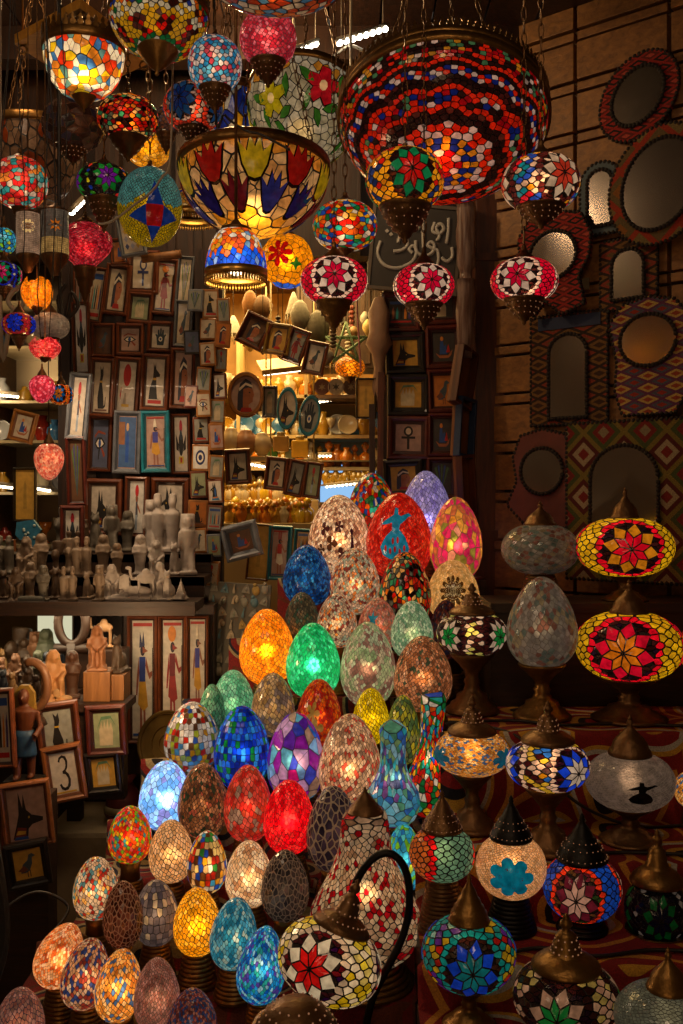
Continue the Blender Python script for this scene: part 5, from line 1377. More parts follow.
cyl_lamp(55, 212, 255, 27, 2.45, 'beige and brown cylinder lamp with an orange star', lambda p, r: lin('#a8844c') if p[1] < .35 else lin('#5a5044'), .8, [(star(8, .5, .5), 0, .4, 1, '#c86a18'), (circ(0, 0, .14), 0, .4, 1, '#3a2010')], 2)
H(4, 228, 254, 24, 2.3, 'small teal and yellow globe cut by the left edge, highest of the small ones', pal='aqua', kind='s', n=150, glow=.45, coneh=8, seed=20, perf=False, cord_kind='wire')
H(4, 262, 288, 34, 2.2, 'black globe with pink and green flower cut by the left edge', ros=ro('#e01868', '#18905a', '#1c28a8', '#1c1014 #101018', '#a8a090 #302028', tip='#e01868'), az0=-1.4, glow=.5, coneh=14, seed=21, cord_kind='wire')
def tulip_lamp(cx, y0, y1, w, Y, label, pal, glow):
    root = empty('hanging_tulip_lamp', P(cx, (y0+y1)/2, Y), label, 'lamp'); R = w/2/F*Y; Hh = (y1-y0)/F*Y; mb = MB(); r = random.Random(3)
    for k in range(4):
        a = PI/2*k-.9
        for j in range(12):
            for i in range(8):
                def pt(u, v):
                    u2 = (u-.5)*(1-abs(v*2-.8)**2*.55 if v > .4 else .5+v*1.25) ; aa = a+u2*1.7; rr = R*(.45+.75*math.sin(PI*min(1, v*.75+.1))); return (rr*math.cos(aa), rr*math.sin(aa), -Hh/2+Hh*v)
                u, v = i/8, j/12; mb.add([pt(u+.008, v+.006), pt(u+.117, v+.006), pt(u+.117, v+.077), pt(u+.008, v+.077)], [(0, 1, 2, 3)], None, 0, vary(r.choice(PAL[pal]), r, .2))
    mb.build('petal_glass', [glass(glow)], root)
    m = MB(); m.lathe([(0, -Hh*.75), (R*.3, -Hh*.62), (R*.45, -Hh*.48), (R*.3, -Hh*.42), (0, -Hh*.42)], 16); m.tube([(0, 0, -Hh*.45), (0, 0, CEILZ-P(cx, (y0+y1)/2, Y).z)], .0013, 6); m.build('stem_rod', DBRASS, root)
    light('bulb_light', (0, 0, 0), .1, '#ffb070', .015, root)
tulip_lamp(37, 278, 308, 26, 2.3, 'orange tulip shaped lamp below the beige cylinders', 'amber', .5)
tulip_lamp(45, 338, 358, 26, 2.15, 'dim pink tulip petal lamp under the white dish lamp', 'pinklamp', .2)
H(19, 313, 336, 32, 2.25, 'red speckled globe with blue star below the orange tulip', ros=ro('#1c38d8', '#1c38d8', '#a82830', '#8a2434 #5a2030 #7a3040', '#a8283a #c87828', tip='#1c38d8'), az0=-1.55, glow=.5, coneh=18, seed=22, cord_kind='wire')
H(50, 313, 339, 38, 2.36, 'unlit milky white dish shaped lamp', pal='white', n=900, gap=.01, grout='#c8c0b4', glow=.02, wat=0, coneh=26, conew=.5, capt=16, seed=23, perf=False, p=.75, cord_kind='wire')
H(42, 375, 403, 25, 2.2, 'small glowing hot pink egg shaped pendant', pal='pinklamp', shape='egg', n=420, gap=.05, grout='#a82848', gg=.2, glow=.8, coneh=0, capt=14, wat=.5, cord_kind='wire')
H(61, 384, 405, 24, 2.4, 'small dark globe with orange and blue star', ros=ro('#e07818', '#1c68a8', '#d85a18', '#2c140c #3a1a10', '#d87818 #3a1a10', tip='#e88c20'), az0=-1.5, glow=.5, coneh=0, seed=24, cord_kind='wire')
H(49, 443, 480, 29, 2.2, 'salmon speckled egg shaped pendant, lowest on the left', pal='coral', shape='egg', n=900, gap=.05, grout='#c8684a', gg=.15, glow=.6, coneh=0, capt=18, wat=.4, colf=lambda d: random.choice([lin('#e07858'), lin('#e89878'), lin('#c85848'), lin('#e8b088')]), cord_kind='wire')
H(172, 362, 380, 16, 5.6, 'small amber globe lamp far back in the shop', pal='amber', n=150, glow=.3, coneh=0, seed=25) if 0 else None
H(350, 357, 378, 30, 4.9, 'small orange globe lamp under the wire star in the shop', pal='amber', n=200, glow=.22, coneh=8, seed=26, cordtop=2.8, perf=False)
# wire star
c = P(346, 344, 4.7); mb = MB(); R = .1
pp = [Vector((R*math.cos(PI/2+2*PI*k/5), 0, R*math.sin(PI/2+2*PI*k/5))) for k in range(5)]
for s_ in (-.02, .02):
    for k in range(5): mb.tube([pp[k]+Vector((0, s_, 0)), pp[(k+2) % 5]+Vector((0, s_, 0))], .005, 5, col=lin('#7a9a70'))
for k in range(5): mb.tube([pp[k]+Vector((0, -.02, 0)), pp[k]+Vector((0, .02, 0))], .005, 5, col=lin('#7a9a70'))
mb.tube([pp[0], (0, 0, 2.8-c.z)], .002, 5, col=lin('#5a5040')); o = mb.build('hanging_star', PAINT, loc=c); tag(o, 'pale green wire star hanging inside the shop', 'star ornament')
# strings of lamps glowing: LED tubes below the roof
LEDM = emit('cool_led', '#fff4dc', 14)
def ledstrip(a, b, n, label, m=None, s=.012, top=None):
    d = (b-a); L = d.length; root = empty('led_strip', a, label, 'light strip')
    mb = MB(); mb.tube([Vector((0, 0, .012)), d+Vector((0, 0, .012))], .009, 6)
    if top: [mb.tube([d*t+Vector((0, 0, .015)), Vector(((d*t).x, (d*t).y, top-a.z))], .0018, 5) for t in (.1, .9)]
    mb.build('strip_channel', PALECABLE, root)
    mb = MB()
    for i in range(n): mb.ell(d*((i+.5)/n), (s, s, s*.8), n=5)
    mb.build('led_beads', m or LEDM, root)
ledstrip(P(292, 53, 3.4), P(318, 43, 3.6), 5, 'short row of white lights under the roof above the rose bowl', s=.013, top=3.36)
ledstrip(P(336, 44, 3.45), P(388, 28, 3.6), 8, 'longer row of white lights under the roof left of the chandelier', s=.013, top=3.36)
ledstrip(P(70, 214, 3.3), P(84, 200, 3.5), 4, 'tiny row of glowing beads put in for reflections behind the rose red pear lamp', s=.012, top=3.36)  # glowing beads stand in for small reflections, no strip here

# cables strung about under the roof
def cable(label, pts, Y, r=.0035, mat=CABLE, n=6, sag=0):
    P3 = [P(p[0], p[1], p[2] if len(p) > 2 else Y) for p in pts]; out = []
    P3 = [Vector((P3[0].x, P3[0].y, 2.81 if Y > 4.4 else 3.36))]+P3
    for i in range(len(P3)-1):
        p0, p1, p2, p3 = P3[max(0, i-1)], P3[i], P3[i+1], P3[min(len(P3)-1, i+2)]
        for k in range(6):
            t = k/6; out.append(.5*((2*p1)+(p2-p0)*t+(2*p0-5*p1+4*p2-p3)*t*t+(3*p1-p0-3*p2+p3)*t*t*t))
    out.append(P3[-1]); o = MB().tube([p-out[0] for p in out], r, n).build('cable', mat, loc=out[0]); tag(o, label, 'cable')
cable('pale cable looping from the roof past the white lights', [(296, 66), (330, 58), (350, 46), (372, 52), (392, 30)], 3.5, .006, PALECABLE)
cable('pale cable crossing behind the chandelier crown', [(352, 74), (368, 52), (384, 36), (398, 44), (402, 66)], 3.45, .006, PALECABLE)
cable('long cord drooping in front of the tulip bowl', [(215, 92), (225, 115), (245, 130), (262, 135), (290, 150)], 2.3, .003)
cable('cord hanging past the dotted star globe', [(172, 120), (160, 180), (130, 208), (110, 222), (98, 224)], 2.5, .003, PALECABLE)
cable('tangled white cord by the orange tulip lamp', [(0, 318), (12, 312), (22, 306), (26, 292), (18, 288), (8, 300), (14, 310)], 2.4, .006, PALECABLE)
cable('dark cord looping beside the milky dish lamp', [(60, 280), (72, 292), (78, 306), (66, 318), (58, 300), (66, 284)], 2.5, .005, CABLE)
cable('pink thin cord hanging inside the shop', [(357, 300), (359, 340), (361, 372)], 4.6, .004, plain('pink_cord', '#8a4a5a'))
for i, (x, y) in enumerate(((232, 318), (285, 300), (236, 330))):
    pass
# ---------------------------------------------------------------- picture wall on the left
FY = 3.92
def fr_(x0, y0, x1, y1, art, label, **k): return frame(x0, y0, x1, y1, k.pop('Y', FY), art, label, **k)
fr_(118, 214, 143, 255, 'pattern2', 'silver frame with hieroglyph columns tilted under the dotted star globe', fr='silver', roll=10, border=.14, Y=3.7)
fr_(110, 238, 128, 264, 'boat', 'small frame with an orange ochre scene, half behind the silver hieroglyph frame', bg='orange', Y=3.8, roll=4)
fr_(127, 250, 158, 293, 'ankhb', 'brown frame with a blue looped cross at the top of the picture wall', roll=-2, bg='pale')
fr_(104, 264, 129, 314, 'pharaoh', 'tall brown frame with a red robed figure left of the pale green print', roll=-7, bg='cream')
fr_(86, 267, 104, 322, 'band', 'narrow frame with striped coloured figures near the wall\'s left edge', roll=-8, bg='cream')
fr_(127, 292, 152, 323, 'hand', 'small frame with a pale green faded print', roll=-5, bg='green')
fr_(152, 258, 176, 314, 'godsun', 'brown frame of a dark haired woman with an orange disc', roll=-6, bg='cream')
fr_(176, 256, 192, 311, 'papyrus', 'slim worn frame beside the dark haired woman picture', fr='silver', roll=-5)
fr_(73, 266, 87, 314, 'band', 'slim orange-brown frame at the far left top of the picture wall', bg='pink', Y=3.85)
fr_(72, 302, 89, 374, 'scarab', 'tall brown frame with a red disc, black beetle and yellow stripes', roll=2, border=.2, Y=3.8, bg='white')
fr_(91, 323, 114, 357, 'bird', 'small brown frame with a dark feathered jar', bg='brown', roll=-1)
fr_(116, 323, 143, 355, 'eye', 'brown frame with a sacred eye in brown and blue', bg='pink', roll=-1)
fr_(147, 321, 173, 352, 'hamsa', 'brown frame with a dark open hand amulet on white', bg='pale', roll=-3)
fr_(174, 300, 192, 346, 'bird', 'grey frame with a thin standing bird, second from the plaque column', fr='silver', roll=-3, Y=3.88)
fr_(89, 358, 113, 416, 'cat', 'brown frame with a seated black cat', roll=-3, bg='cream', Y=3.86)
fr_(113, 357, 139, 415, 'sunbird', 'brown frame with a large red sun over a pale bird', roll=-4, bg='pale')
fr_(141, 354, 168, 410, 'sit', 'brown frame with a seated black jackal on red', roll=-3, bg='pale', Y=3.87)
fr_(170, 348, 195, 408, 'pharaoh', 'brown frame with an orange and green headdress profile', roll=-2, bg='pink', Y=3.88)
fr_(67, 373, 88, 439, 'sunwoman', 'tall silver frame with a woman below a small red sun', fr='silver', roll=-5, Y=3.75, border=.22, bg='pale')
fr_(88, 416, 111, 471, 'eye', 'brown frame with a dark blue eye print', roll=-2, bg='dbl')
fr_(113, 411, 140, 473, 'blue', 'grey-blue distressed frame with a small bright blue figure', fr='silver', roll=-2, bg='pink', Y=3.87)
fr_(141, 411, 169, 472, 'godcrown', 'turquoise frame with a crowned purple figure', fr='turq', roll=1, bg='pink', Y=3.87)
fr_(171, 414, 190, 474, 'scarab', 'brown frame with a magenta disc above a black scarab', roll=1, bg='pale')
fr_(66, 437, 85, 505, 'papyrus', 'tall red-brown frame with reeds, left of the lowest row of pictures', fr='mahogany', roll=2, Y=3.75, border=.22, bg='brown')
fr_(84, 479, 121, 535, 'jackal', 'large brown frame with a long eared jackal profile', roll=-1, bg='pale', Y=3.88)
fr_(123, 477, 147, 537, 'sunwoman', 'brown frame leaning outward with a red sun and blue figure', roll=-2, bg='white', yaw=-16, Y=3.86)
fr_(151, 478, 188, 535, 'bust', 'large brown frame with a black and blue jackal bust', roll=-1, bg='pale', Y=3.88)
fr_(60, 506, 83, 562, 'scarab', 'brown frame with a small red sun disc over a beetle, beside the figurine crowd', fr='mahogany', Y=3.72, border=.22, bg='white')
MB_ = MB(); a = P(142, 259, 3.75); b = P(181, 254, 3.75)
MB_.tube([a-a, b-a], .016, 10); o = MB_.build('bamboo_pole', TAN, loc=a); tag(o, 'short pale pole laid across the upper picture frames', 'pole')

# plaque column on a post beside the shop mouth
pa, pb_ = P(196, 250, 3.82), P(223, 610, 3.82)
mb = MB(); mb.box(pa.x, pb_.x, 3.80, 3.86, .0, pa.z); mb.box(pa.x+.02, pa.x+.03, 3.795, 3.80, .6, pa.z); struct(mb, 'column_plaque_post', WOODDK)
def tm(x0, y0, x1, y1, art, label, **k): return tile_magnet(x0, y0, x1, y1, k.pop('Y', 3.76), art, label, **k)
L = [(187, 289, 203, 311, 'papyrus', 'square plaque of green papyrus, upper left of the plaque column', 'silver', 'grey'), (202, 289, 219, 319, 'sit', 'plaque with a small seated jackal near the top of the column', 'honey', 'cream'),
 (217, 298, 230, 323, 'papyrus', 'narrow papyrus plaque at the column\'s upper right', 'honey', 'grey'), (199, 318, 217, 340, 'bird', 'plaque with a blue and white bird figure', 'honey', 'cream'),
 (215, 322, 231, 347, 'pharaoh', 'orange plaque right of the blue bird plaque', 'honey', 'orange'), (184, 330, 200, 354, 'bird', 'dark edged plaque with a blue bird jutting left of the column', 'black', 'dbl'),
 (199, 342, 216, 366, 'pharaoh', 'plaque with a black haired queen\'s face', 'honey', 'cream'), (215, 348, 227, 371, 'sunwoman', 'plaque with a small red flower shape', 'honey', 'grey'),
 (196, 367, 211, 392, 'papyrus', 'plaque with crossed papyrus stems below the queen\'s face', 'honey', 'grey'), (213, 373, 226, 399, 'jackal', 'narrow plaque with a thin dark profile', 'walnut', 'pale'),
 (196, 392, 211, 417, 'eye', 'plaque with a black painted eye', 'honey', 'cream'), (210, 399, 225, 424, 'hand', 'washed out plaque right of the painted eye', 'honey', 'grey'),
 (184, 385, 198, 408, 'bird', 'reddish plaque sticking out over the headdress picture', 'mahogany', 'pink'),
 (193, 417, 209, 443, 'sit', 'pale plaque with a seated animal above the blue circle plaque', 'walnut', 'grey'), (209, 423, 224, 450, 'boat', 'honey edged plaque with faint scene above the blue circle\'s neighbour', 'honey', 'pink'),
 (191, 444, 210, 471, 'target', 'plaque with concentric blue circles', 'honey', 'white'), (209, 455, 224, 479, 'hand', 'plaque with faded green lines right of the blue circles', 'honey', 'grey'),
 (190, 471, 207, 498, 'jackal', 'plaque with a light jackal profile below the blue circles', 'walnut', 'green'), (207, 479, 223, 503, 'bust', 'plaque with a dark curled figure', 'walnut', 'pale'),
 (188, 500, 208, 527, 'cat', 'orange-brown plaque with a faint cat shape', 'honey', 'orange'), (207, 505, 222, 531, 'band', 'plaque with little coloured columns', 'walnut', 'grey'),
 (190, 528, 207, 553, 'bird', 'plaque with a dark blue bird under the orange-brown plaque', 'honey', 'cream'), (207, 534, 221, 557, 'boat', 'pale turquoise plaque with a red blot', 'silver', 'green'),
 (187, 556, 204, 580, 'pharaoh', 'black edged plaque with a yellow faced king', 'black', 'yel'), (204, 561, 219, 586, 'sunwoman', 'lowest plaque of the column with a slim dark figure', 'honey', 'cream')]
for i, (x0, y0, x1, y1, art, lb, f_, b_) in enumerate(L): tm(x0, y0, x1, y1, art, lb, fr=f_, bg=b_, roll=(-4, 2, 3, -2)[i % 4], yaw=(-12, 10, 6)[i % 3], Y=3.765 if i % 2 else 3.745)

# frames hanging before the lit shop
def fh(*a, **k):
    return frame(*a, **k)
fh(240, 314, 268, 347, 4.0, 'pharaoh', 'dark brown frame hanging askew before the lit shop, first of four in a row', roll=-26, bg='brown')
fh(265, 323, 290, 354, 4.0, 'pharaoh', 'golden frame with a blue headdress, second of four hanging in a row', fr='gold', roll=-8, bg='yel')
fh(286, 328, 306, 363, 4.0, 'godsun', 'brown frame with a thin figure, third of four hanging in a row', roll=-20, bg='grey')
fh(304, 341, 326, 374, 4.0, 'bird', 'brown frame with a green bird head, last of four hanging in a row', roll=-12, bg='pale')
fh(228, 372, 263, 417, 4.0, 'pharaoh', 'round orange wooden plaque with a woman\'s profile in white headband', fr='honey', round_=True, name='round_wall_plate', cat='wall plate', bg='pink')
fh(262, 386, 277, 417, 4.1, 'hand', 'small grey carved frame between the two round plates', fr='silver', bg='grey')
fh(277, 387, 297, 429, 4.0, 'jackal', 'turquoise rimmed oval plate with a jackal profile', fr='turq', round_=True, bg='cream', name='round_wall_plate', cat='wall plate', roll=-4)
fh(299, 395, 320, 436, 4.05, 'hamsa', 'turquoise rimmed plate with a silver and black centre, right of the jackal plate', fr='turq', round_=True, bg='grey', name='round_wall_plate', cat='wall plate', roll=-8)
fh(225, 449, 250, 484, 4.0, 'jackal', 'dark brown frame with black jackal head over the perfume bottles', bg='cream', roll=3)
fh(265, 457, 287, 490, 4.0, 'pharaoh', 'brown frame with a blue and orange portrait hanging before the bottles', bg='cream', roll=-6)
fh(287, 460, 305, 496, 4.0, 'jackal', 'brown frame with a slim jackal hanging before the bottles', bg='grey', roll=-12, yaw=12)
fh(304, 462, 321, 498, 4.0, 'sunwoman', 'brown frame with a tiny red figure hanging nearest the lit showcase', bg='green', roll=-8)
fh(223, 523, 259, 559, 3.75, 'boat', 'tilted grey-brown frame with a dark reddish scene above the magnet board', fr='silver', roll=14, bg='brown', border=.22)
fh(248, 524, 270, 580, 4.0, 'blank', 'tall narrow frame with an empty pale yellow papyrus', bg='yel', roll=-6, border=.1)
fh(268, 526, 291, 580, 4.0, 'godtall', 'turquoise frame with a standing figure beside the blue egg lamp', fr='turq', bg='pink', roll=-3)
fh(294, 529, 311, 560, 4.03, 'band', 'turquoise frame mostly hidden behind the deep blue egg', fr='turq', bg='yel', roll=-3)
# magnet board
root = empty('magnet_board', P(237, 630, 3.72), 'grey board covered with small pale carved magnets', 'board', rot=(math.radians(-8), math.radians(4), 0))
w2, h2 = 31/F*3.72, 47/F*3.72
MB().box(-w2, w2, 0, .02, -h2, h2, ch=.004).build('backing_board', plain('grey_felt', '#6a665c', .9), root)
r = random.Random(11)
for j in range(8):
    for i in range(6):
        x = -w2+w2*2*(i+.5)/6+r.uniform(-.004, .004); z_ = h2-h2*2*(j+.5)/8+r.uniform(-.004, .004); s = .0155
        kind = r.randrange(4); col = lin(r.choice(['#a89c84', '#9c9078', '#b0a084', '#8a8678', '#a88a48', '#5a7a84'])); mb = MB()
        if kind == 0: mb.ell((0, 0, 0), (s, .006, s*1.2), n=7, col=col); mb.ell((0, 0, s*1.3), (s*.5, .006, s*.5), n=6, col=col)
        elif kind == 1: mb.prism([(x_*s*1.6-.5*s*1.6, y_*s*2.6-1.3*s) for x_, y_ in ARTS['cat']()[0][0]], -.008, 0, None, 0, col)
        elif kind == 2: mb.prism([(x_*s*2.4-1.2*s, y_*s*2.6-1.3*s) for x_, y_ in ARTS['pharaoh']()[0][0]], -.007, 0, None, 0, col); mb.ell((s*.4, -.004, 0), (s*.5, .006, s*.7), n=6, col=col)
        else: mb.prism([(-s, -s), (s, -s), (s*.7, s*.2), (0, s*1.3), (-s*.7, s*.2)], -.007, 0, None, 0, col); mb.ell((0, -.006, -.002), (s*.4, .005, s*.5), n=6, col=col)
        mb.build('carved_magnet', STONE, root, loc=(x, -.0, z_), rot=(0, r.uniform(-.3, .3), 0))

# ---------------------------------------------------------------- figurines
def remesh(mb, vox, name):
    o = mb.build(name, [STONE]); md = o.modifiers.new('r', 'REMESH'); md.mode = 'VOXEL'; md.voxel_size = vox
    dg = bpy.context.evaluated_depsgraph_get(); me = bpy.data.meshes.new_from_object(o.evaluated_get(dg))
    bpy.data.objects.remove(o)
    me.polygons.foreach_set('use_smooth', [True]*len(me.polygons))
    return me
def bodies():
    B = {}
    # all about 1 unit tall, front to -Y
    m = MB(); m.box(-.2, .2, -.1, .3, 0, .36); m.box(-.2, .2, .16, .3, 0, .62)
    for s in (-1, 1):
        m.tube([(s*.1, .1, .4), (s*.1, -.16, .4), (s*.1, -.18, .06)], .075, 8); m.box(s*.1-.06, s*.1+.06, -.3, -.1, 0, .07); m.tube([(s*.2, .06, .7), (s*.22, .04, .52), (s*.12, -.14, .46)], .05, 8)
    m.ell((0, .08, .58), (.17, .11, .2), n=10); m.ell((0, .04, .84), (.09, .1, .11), n=10); m.prism([(-.16, .68), (-.13, .9), (-.06, .99), (.06, .99), (.13, .9), (.16, .68), (.08, .7), (-.08, .7)], .03, .14); m.ell((0, -.06, .83), (.02, .03, .03), n=6)
    m.box(-.24, .24, -.34, .32, -.04, .02); B['seated_king'] = (m, .03)
    m = MB(); m.lathe([(0, 0), (.14, 0), (.13, .08), (.12, .2), (.16, .45), (.2, .62), (.17, .7), (.08, .74), (.07, .78), (0, .8)], 16, sy=.75); m.ell((0, -.02, .86), (.09, .09, .11), n=10); m.prism([(-.15, .68), (-.13, .9), (-.07, .98), (.07, .98), (.13, .9), (.15, .68), (.08, .72), (-.08, .72)], 0, .1)
    for s in (-1, 1): m.tube([(s*.17, 0, .64), (s*.16, -.1, .52), (-s*.05, -.15, .55)], .04, 8)
    m.box(-.17, .17, -.16, .16, -.03, .03); B['mummy'] = (m, .028)
    m = MB(); m.lathe([(0, 0), (.2, 0), (.19, .1), (.1, .16), (.08, .3), (.09, .42)], 16); m.ell((0, -.03, .56), (.12, .15, .17), n=10); m.lathe([(.12, .58), (.2, .9), (.19, .96), (0, .98)], 16, Matrix.Translation((0, .1, 0)) @ Matrix.Rotation(-.25, 4, 'X')); m.ell((0, -.18, .55), (.02, .03, .035), n=6); B['crowned_bust'] = (m, .028)
    m = MB(); m.ell((0, .08, .22), (.17, .24, .23), n=10); m.ell((0, -.04, .42), (.12, .13, .26), n=10); m.ell((0, -.08, .72), (.11, .12, .11), n=10); m.tube([(.06, -.1, .45), (.07, -.14, .02)], .045, 8); m.tube([(-.06, -.1, .45), (-.07, -.14, .02)], .045, 8)
    for s in (-1, 1): m.add([(s*.02, -.09, .79), (s*.11, -.07, .76), (s*.075, -.06, .97), (s*.06, .0, .78)], [(0, 1, 2), (1, 3, 2), (3, 0, 2), (0, 3, 1)] if s > 0 else [(0, 2, 1), (1, 2, 3), (3, 2, 0), (0, 1, 3)])
    m.ell((0, -.19, .69), (.045, .05, .04), n=6); m.tube([(.1, .3, .08), (.2, .1, .04), (.18, -.1, .04)], .03, 6); m.box(-.2, .2, -.24, .34, -.03, .03); B['cat_figure'] = (m, .028)
    m = MB(); m.lathe([(.3, 0), (.3, .04), (.24, .06), (0, .7)], 4, Matrix.Rotation(PI/4, 4, 'Z'), smooth=False); m.ell((.16, -.2, .14), (.06, .06, .1), n=8); B['pyramid_scene'] = (m, .03)
    m = MB()
    for s in (-1, 1): m.lathe([(0, 0), (.11, 0), (.1, .2), (.13, .5), (.14, .64), (.06, .7), (.05, .74)], 12, Matrix.Translation((s*.13, 0, 0))); m.ell((s*.13, -.01, .82), (.075, .08, .1), n=8); m.lathe([(.08, .84), (.07, .96), (0, 1.0)], 10, Matrix.Translation((s*.13, .02, 0)))
    m.box(-.28, .28, -.12, .14, -.03, .04); m.box(-.22, .22, .06, .14, 0, .7); B['standing_pair'] = (m, .03)
    m = MB(); m.box(-.12, .12, .02, .12, .0, .98); m.lathe([(0, .02), (.1, .02), (.085, .4), (.12, .62), (.13, .7), (.05, .75)], 12); m.ell((0, -.03, .84), (.075, .085, .1), n=8); m.prism([(-.12, .72), (-.1, .92), (0, .97), (.1, .92), (.12, .72)], .0, .06); m.tube([(.05, -.02, .42), (.07, -.16, .03)], .05, 8)
    for s in (-1, 1): m.tube([(s*.13, 0, .68), (s*.15, -.02, .4)], .035, 8)
    m.box(-.15, .15, -.22, .14, -.03, .03); B['standing_god'] = (m, .026)
    m = MB(); m.ell((0, 0, .62), (.3, .13, .17), n=10); m.ell((0, 0, .78), (.13, .09, .13), n=8); m.tube([(-.26, 0, .62), (-.42, 0, .6), (-.46, 0, .82), (-.44, 0, .93)], .05, 8); m.ell((-.52, 0, .93), (.1, .05, .055), n=8)
    for x in (-.2, .2):
        for y in (-.07, .07): m.tube([(x, y, .58), (x*1.05, y, .3), (x, y, 0)], .038, 8)
    m.box(-.32, .32, -.14, .14, -.04, .02); B['camel_figure'] = (m, .026)
    m = MB(); m.ell((.1, 0, .2), (.42, .16, .17), n=10); m.ell((-.26, 0, .48), (.12, .12, .14), n=10); m.prism([(-.42, .28), (-.4, .62), (-.26, .7), (-.12, .62), (-.1, .28)], -.1, .1)
    for y in (-.09, .09): m.tube([(-.2, y, .12), (-.62, y, .07)], .055, 8)
    m.box(-.64, .5, -.18, .18, -.05, .05); B['sphinx_figure'] = (m, .03)
    return {k: remesh(a, v, k) for k, (a, v) in B.items()}
FIG = bodies(); FM = {}
def figmat(col):
    key = 'figure_stone_'+col.strip('#')
    return plain(key, col, .55, .08 if col < '#3' else 0, .35, 7, .3)
FLAB = {}
def figure(kind, px, py, h, Y, col, label, rz=0, group=None, z=None):
    """h in px; py = base"""
    key = (kind, col)
    if key not in FM:
        me = FIG[kind].copy(); me.materials.clear(); me.materials.append(figmat(col)); FM[key] = me
    o = bpy.data.objects.new(kind, FM[key]); COL.objects.link(o)
    p = P(px, py, Y)
    if z is not None: p.z = z
    s = h/F*Y; o.scale = (s, s, s); o.location = (p.x, p.y, p.z+s*.042); o.rotation_euler = (0, 0, rz)
    return tag(o, label, {'seated_king': 'figurine', 'cat_figure': 'figurine'}.get(kind, 'figurine'), group)
# shelf with three tiers
SH = [(3.3, 3.5, 1.16), (3.5, 3.68, 1.23), (3.68, 3.92, 1.30)]
mb = MB(); xa, xb = -1.6, P(200, 0, 3.4).x
for (y0, y1, z1) in SH: mb.box(xa, xb, y0, y1, z1-.03, z1)
for (y0, y1, z1) in SH[1:]: mb.box(xa, xb, y0, y0+.01, z1-.07, z1)
mb.box(xa, xb, 3.28, 3.3, 1.12, 1.165); o = mb.build('figurine_shelf', WOODDX); tag(o, 'dark wooden tiered shelf holding the crowd of carved figurines', 'shelf')
cols_ = {'tan': '#7c6a58', 'grey': '#5e584e', 'dark': '#2e2824', 'white': '#b8aca0', 'brown': '#524030'}
lab = {'seated_king': 'seated king', 'mummy': 'mummy shaped', 'crowned_bust': 'tall crowned bust', 'cat_figure': 'sitting cat', 'pyramid_scene': 'pyramid', 'standing_pair': 'standing couple', 'standing_god': 'standing god'}
r = random.Random(21); tr = ['front', 'middle', 'back']
for t, (y0, y1, z1) in enumerate(SH):
    x = 4 if t < 2 else 60; k = 0
    while x < (101 if t == 0 else 128 if t == 1 else 136):
        k += 1; Y = (y0+y1)/2+(.04 if k % 2 else -.04); h = r.uniform(30, 42) if t < 2 else r.uniform(36, 48)
        kind = r.choice(['seated_king', 'mummy', 'crowned_bust', 'standing_pair', 'standing_god', 'cat_figure', 'seated_king'])
        cn = r.choice(['tan', 'grey', 'tan', 'brown'] if t < 2 else ['grey', 'brown', 'dark'])
        figure(kind, x, 600, h, Y, cols_[cn], f'small {cn} stone {lab[kind]} figurine in the {tr[t]} row of the crowded shelf', r.uniform(-.3, .3), f'{cn} {lab[kind]} figurines in the {tr[t]} row', z1)
        x += h*{'standing_pair': .52, 'seated_king': .4, 'mummy': .32, 'crowned_bust': .34, 'cat_figure': .32, 'standing_god': .29}[kind]+r.uniform(.6, 2)
# white alabaster pieces at the right end
Wc = '#a89e96'
figure('standing_god', 151, 585, 52, 3.8, Wc, 'tall white alabaster couple\'s left figure behind the white heap', 0, None, SH[2][2])
figure('standing_pair', 165, 585, 58, 3.8, Wc, 'tallest white alabaster statuette, a robed pair', 0, None, SH[2][2])
figure('standing_god', 188, 600, 60, 3.6, Wc, 'tall narrow white statuette by the plaque column', .2, None, SH[1][2])
figure('cat_figure', 175, 600, 36, 3.6, Wc, 'white sitting cat statuette between the tall white pieces', -.3, None, SH[1][2])
for i, (x, h, kd, lb) in enumerate([(112, 34, 'seated_king', 'white seated figurine at the left end of the pale heap'), (122, 26, 'pyramid_scene', 'low white pyramid carving in the pale heap'), (134, 36, 'sphinx_figure', 'white sphinx carving in the front of the pale heap'),
        (146, 34, 'camel_figure', 'white camel carving in the middle of the pale heap'), (158, 36, 'seated_king', 'white seated king beside the white camel'), (168, 34, 'cat_figure', 'white cat carving at the front right of the pale heap'), (181, 30, 'pyramid_scene', 'white pyramid carving at the shelf\'s right end')]):
    figure(kd, x, 606, h, 3.38 if kd != 'seated_king' else 3.42, Wc, lb, r.uniform(-.5, .5), None, SH[0][2])
for i, (x, h, kd) in enumerate([(140, 40, 'mummy'), (156, 34, 'seated_king')]): figure(kd, x, 600, h, 3.58, Wc, ['white mummy shaped statuette behind the sphinx', 'white seated statuette in the middle row behind the camel'][i], 0, None, SH[1][2])
# small trays and ornaments on the shelf's front edge
for i, x in enumerate((24, 36)):
    p = P(x, 606, 3.31); mb = MB(); mb.box(-.022, .022, 0, .03, 0, .018, ch=.003); mb.box(-.019, .019, .003, .027, .018, .02)
    o = mb.build('price_box', plain('grey_metal_box', '#6a6a64', .5, .3), loc=(p.x, p.y, SH[0][2])); tag(o, ['small grey box on the shelf edge, the left one of two', 'small grey box on the shelf edge, the right one of two'][i], 'box')

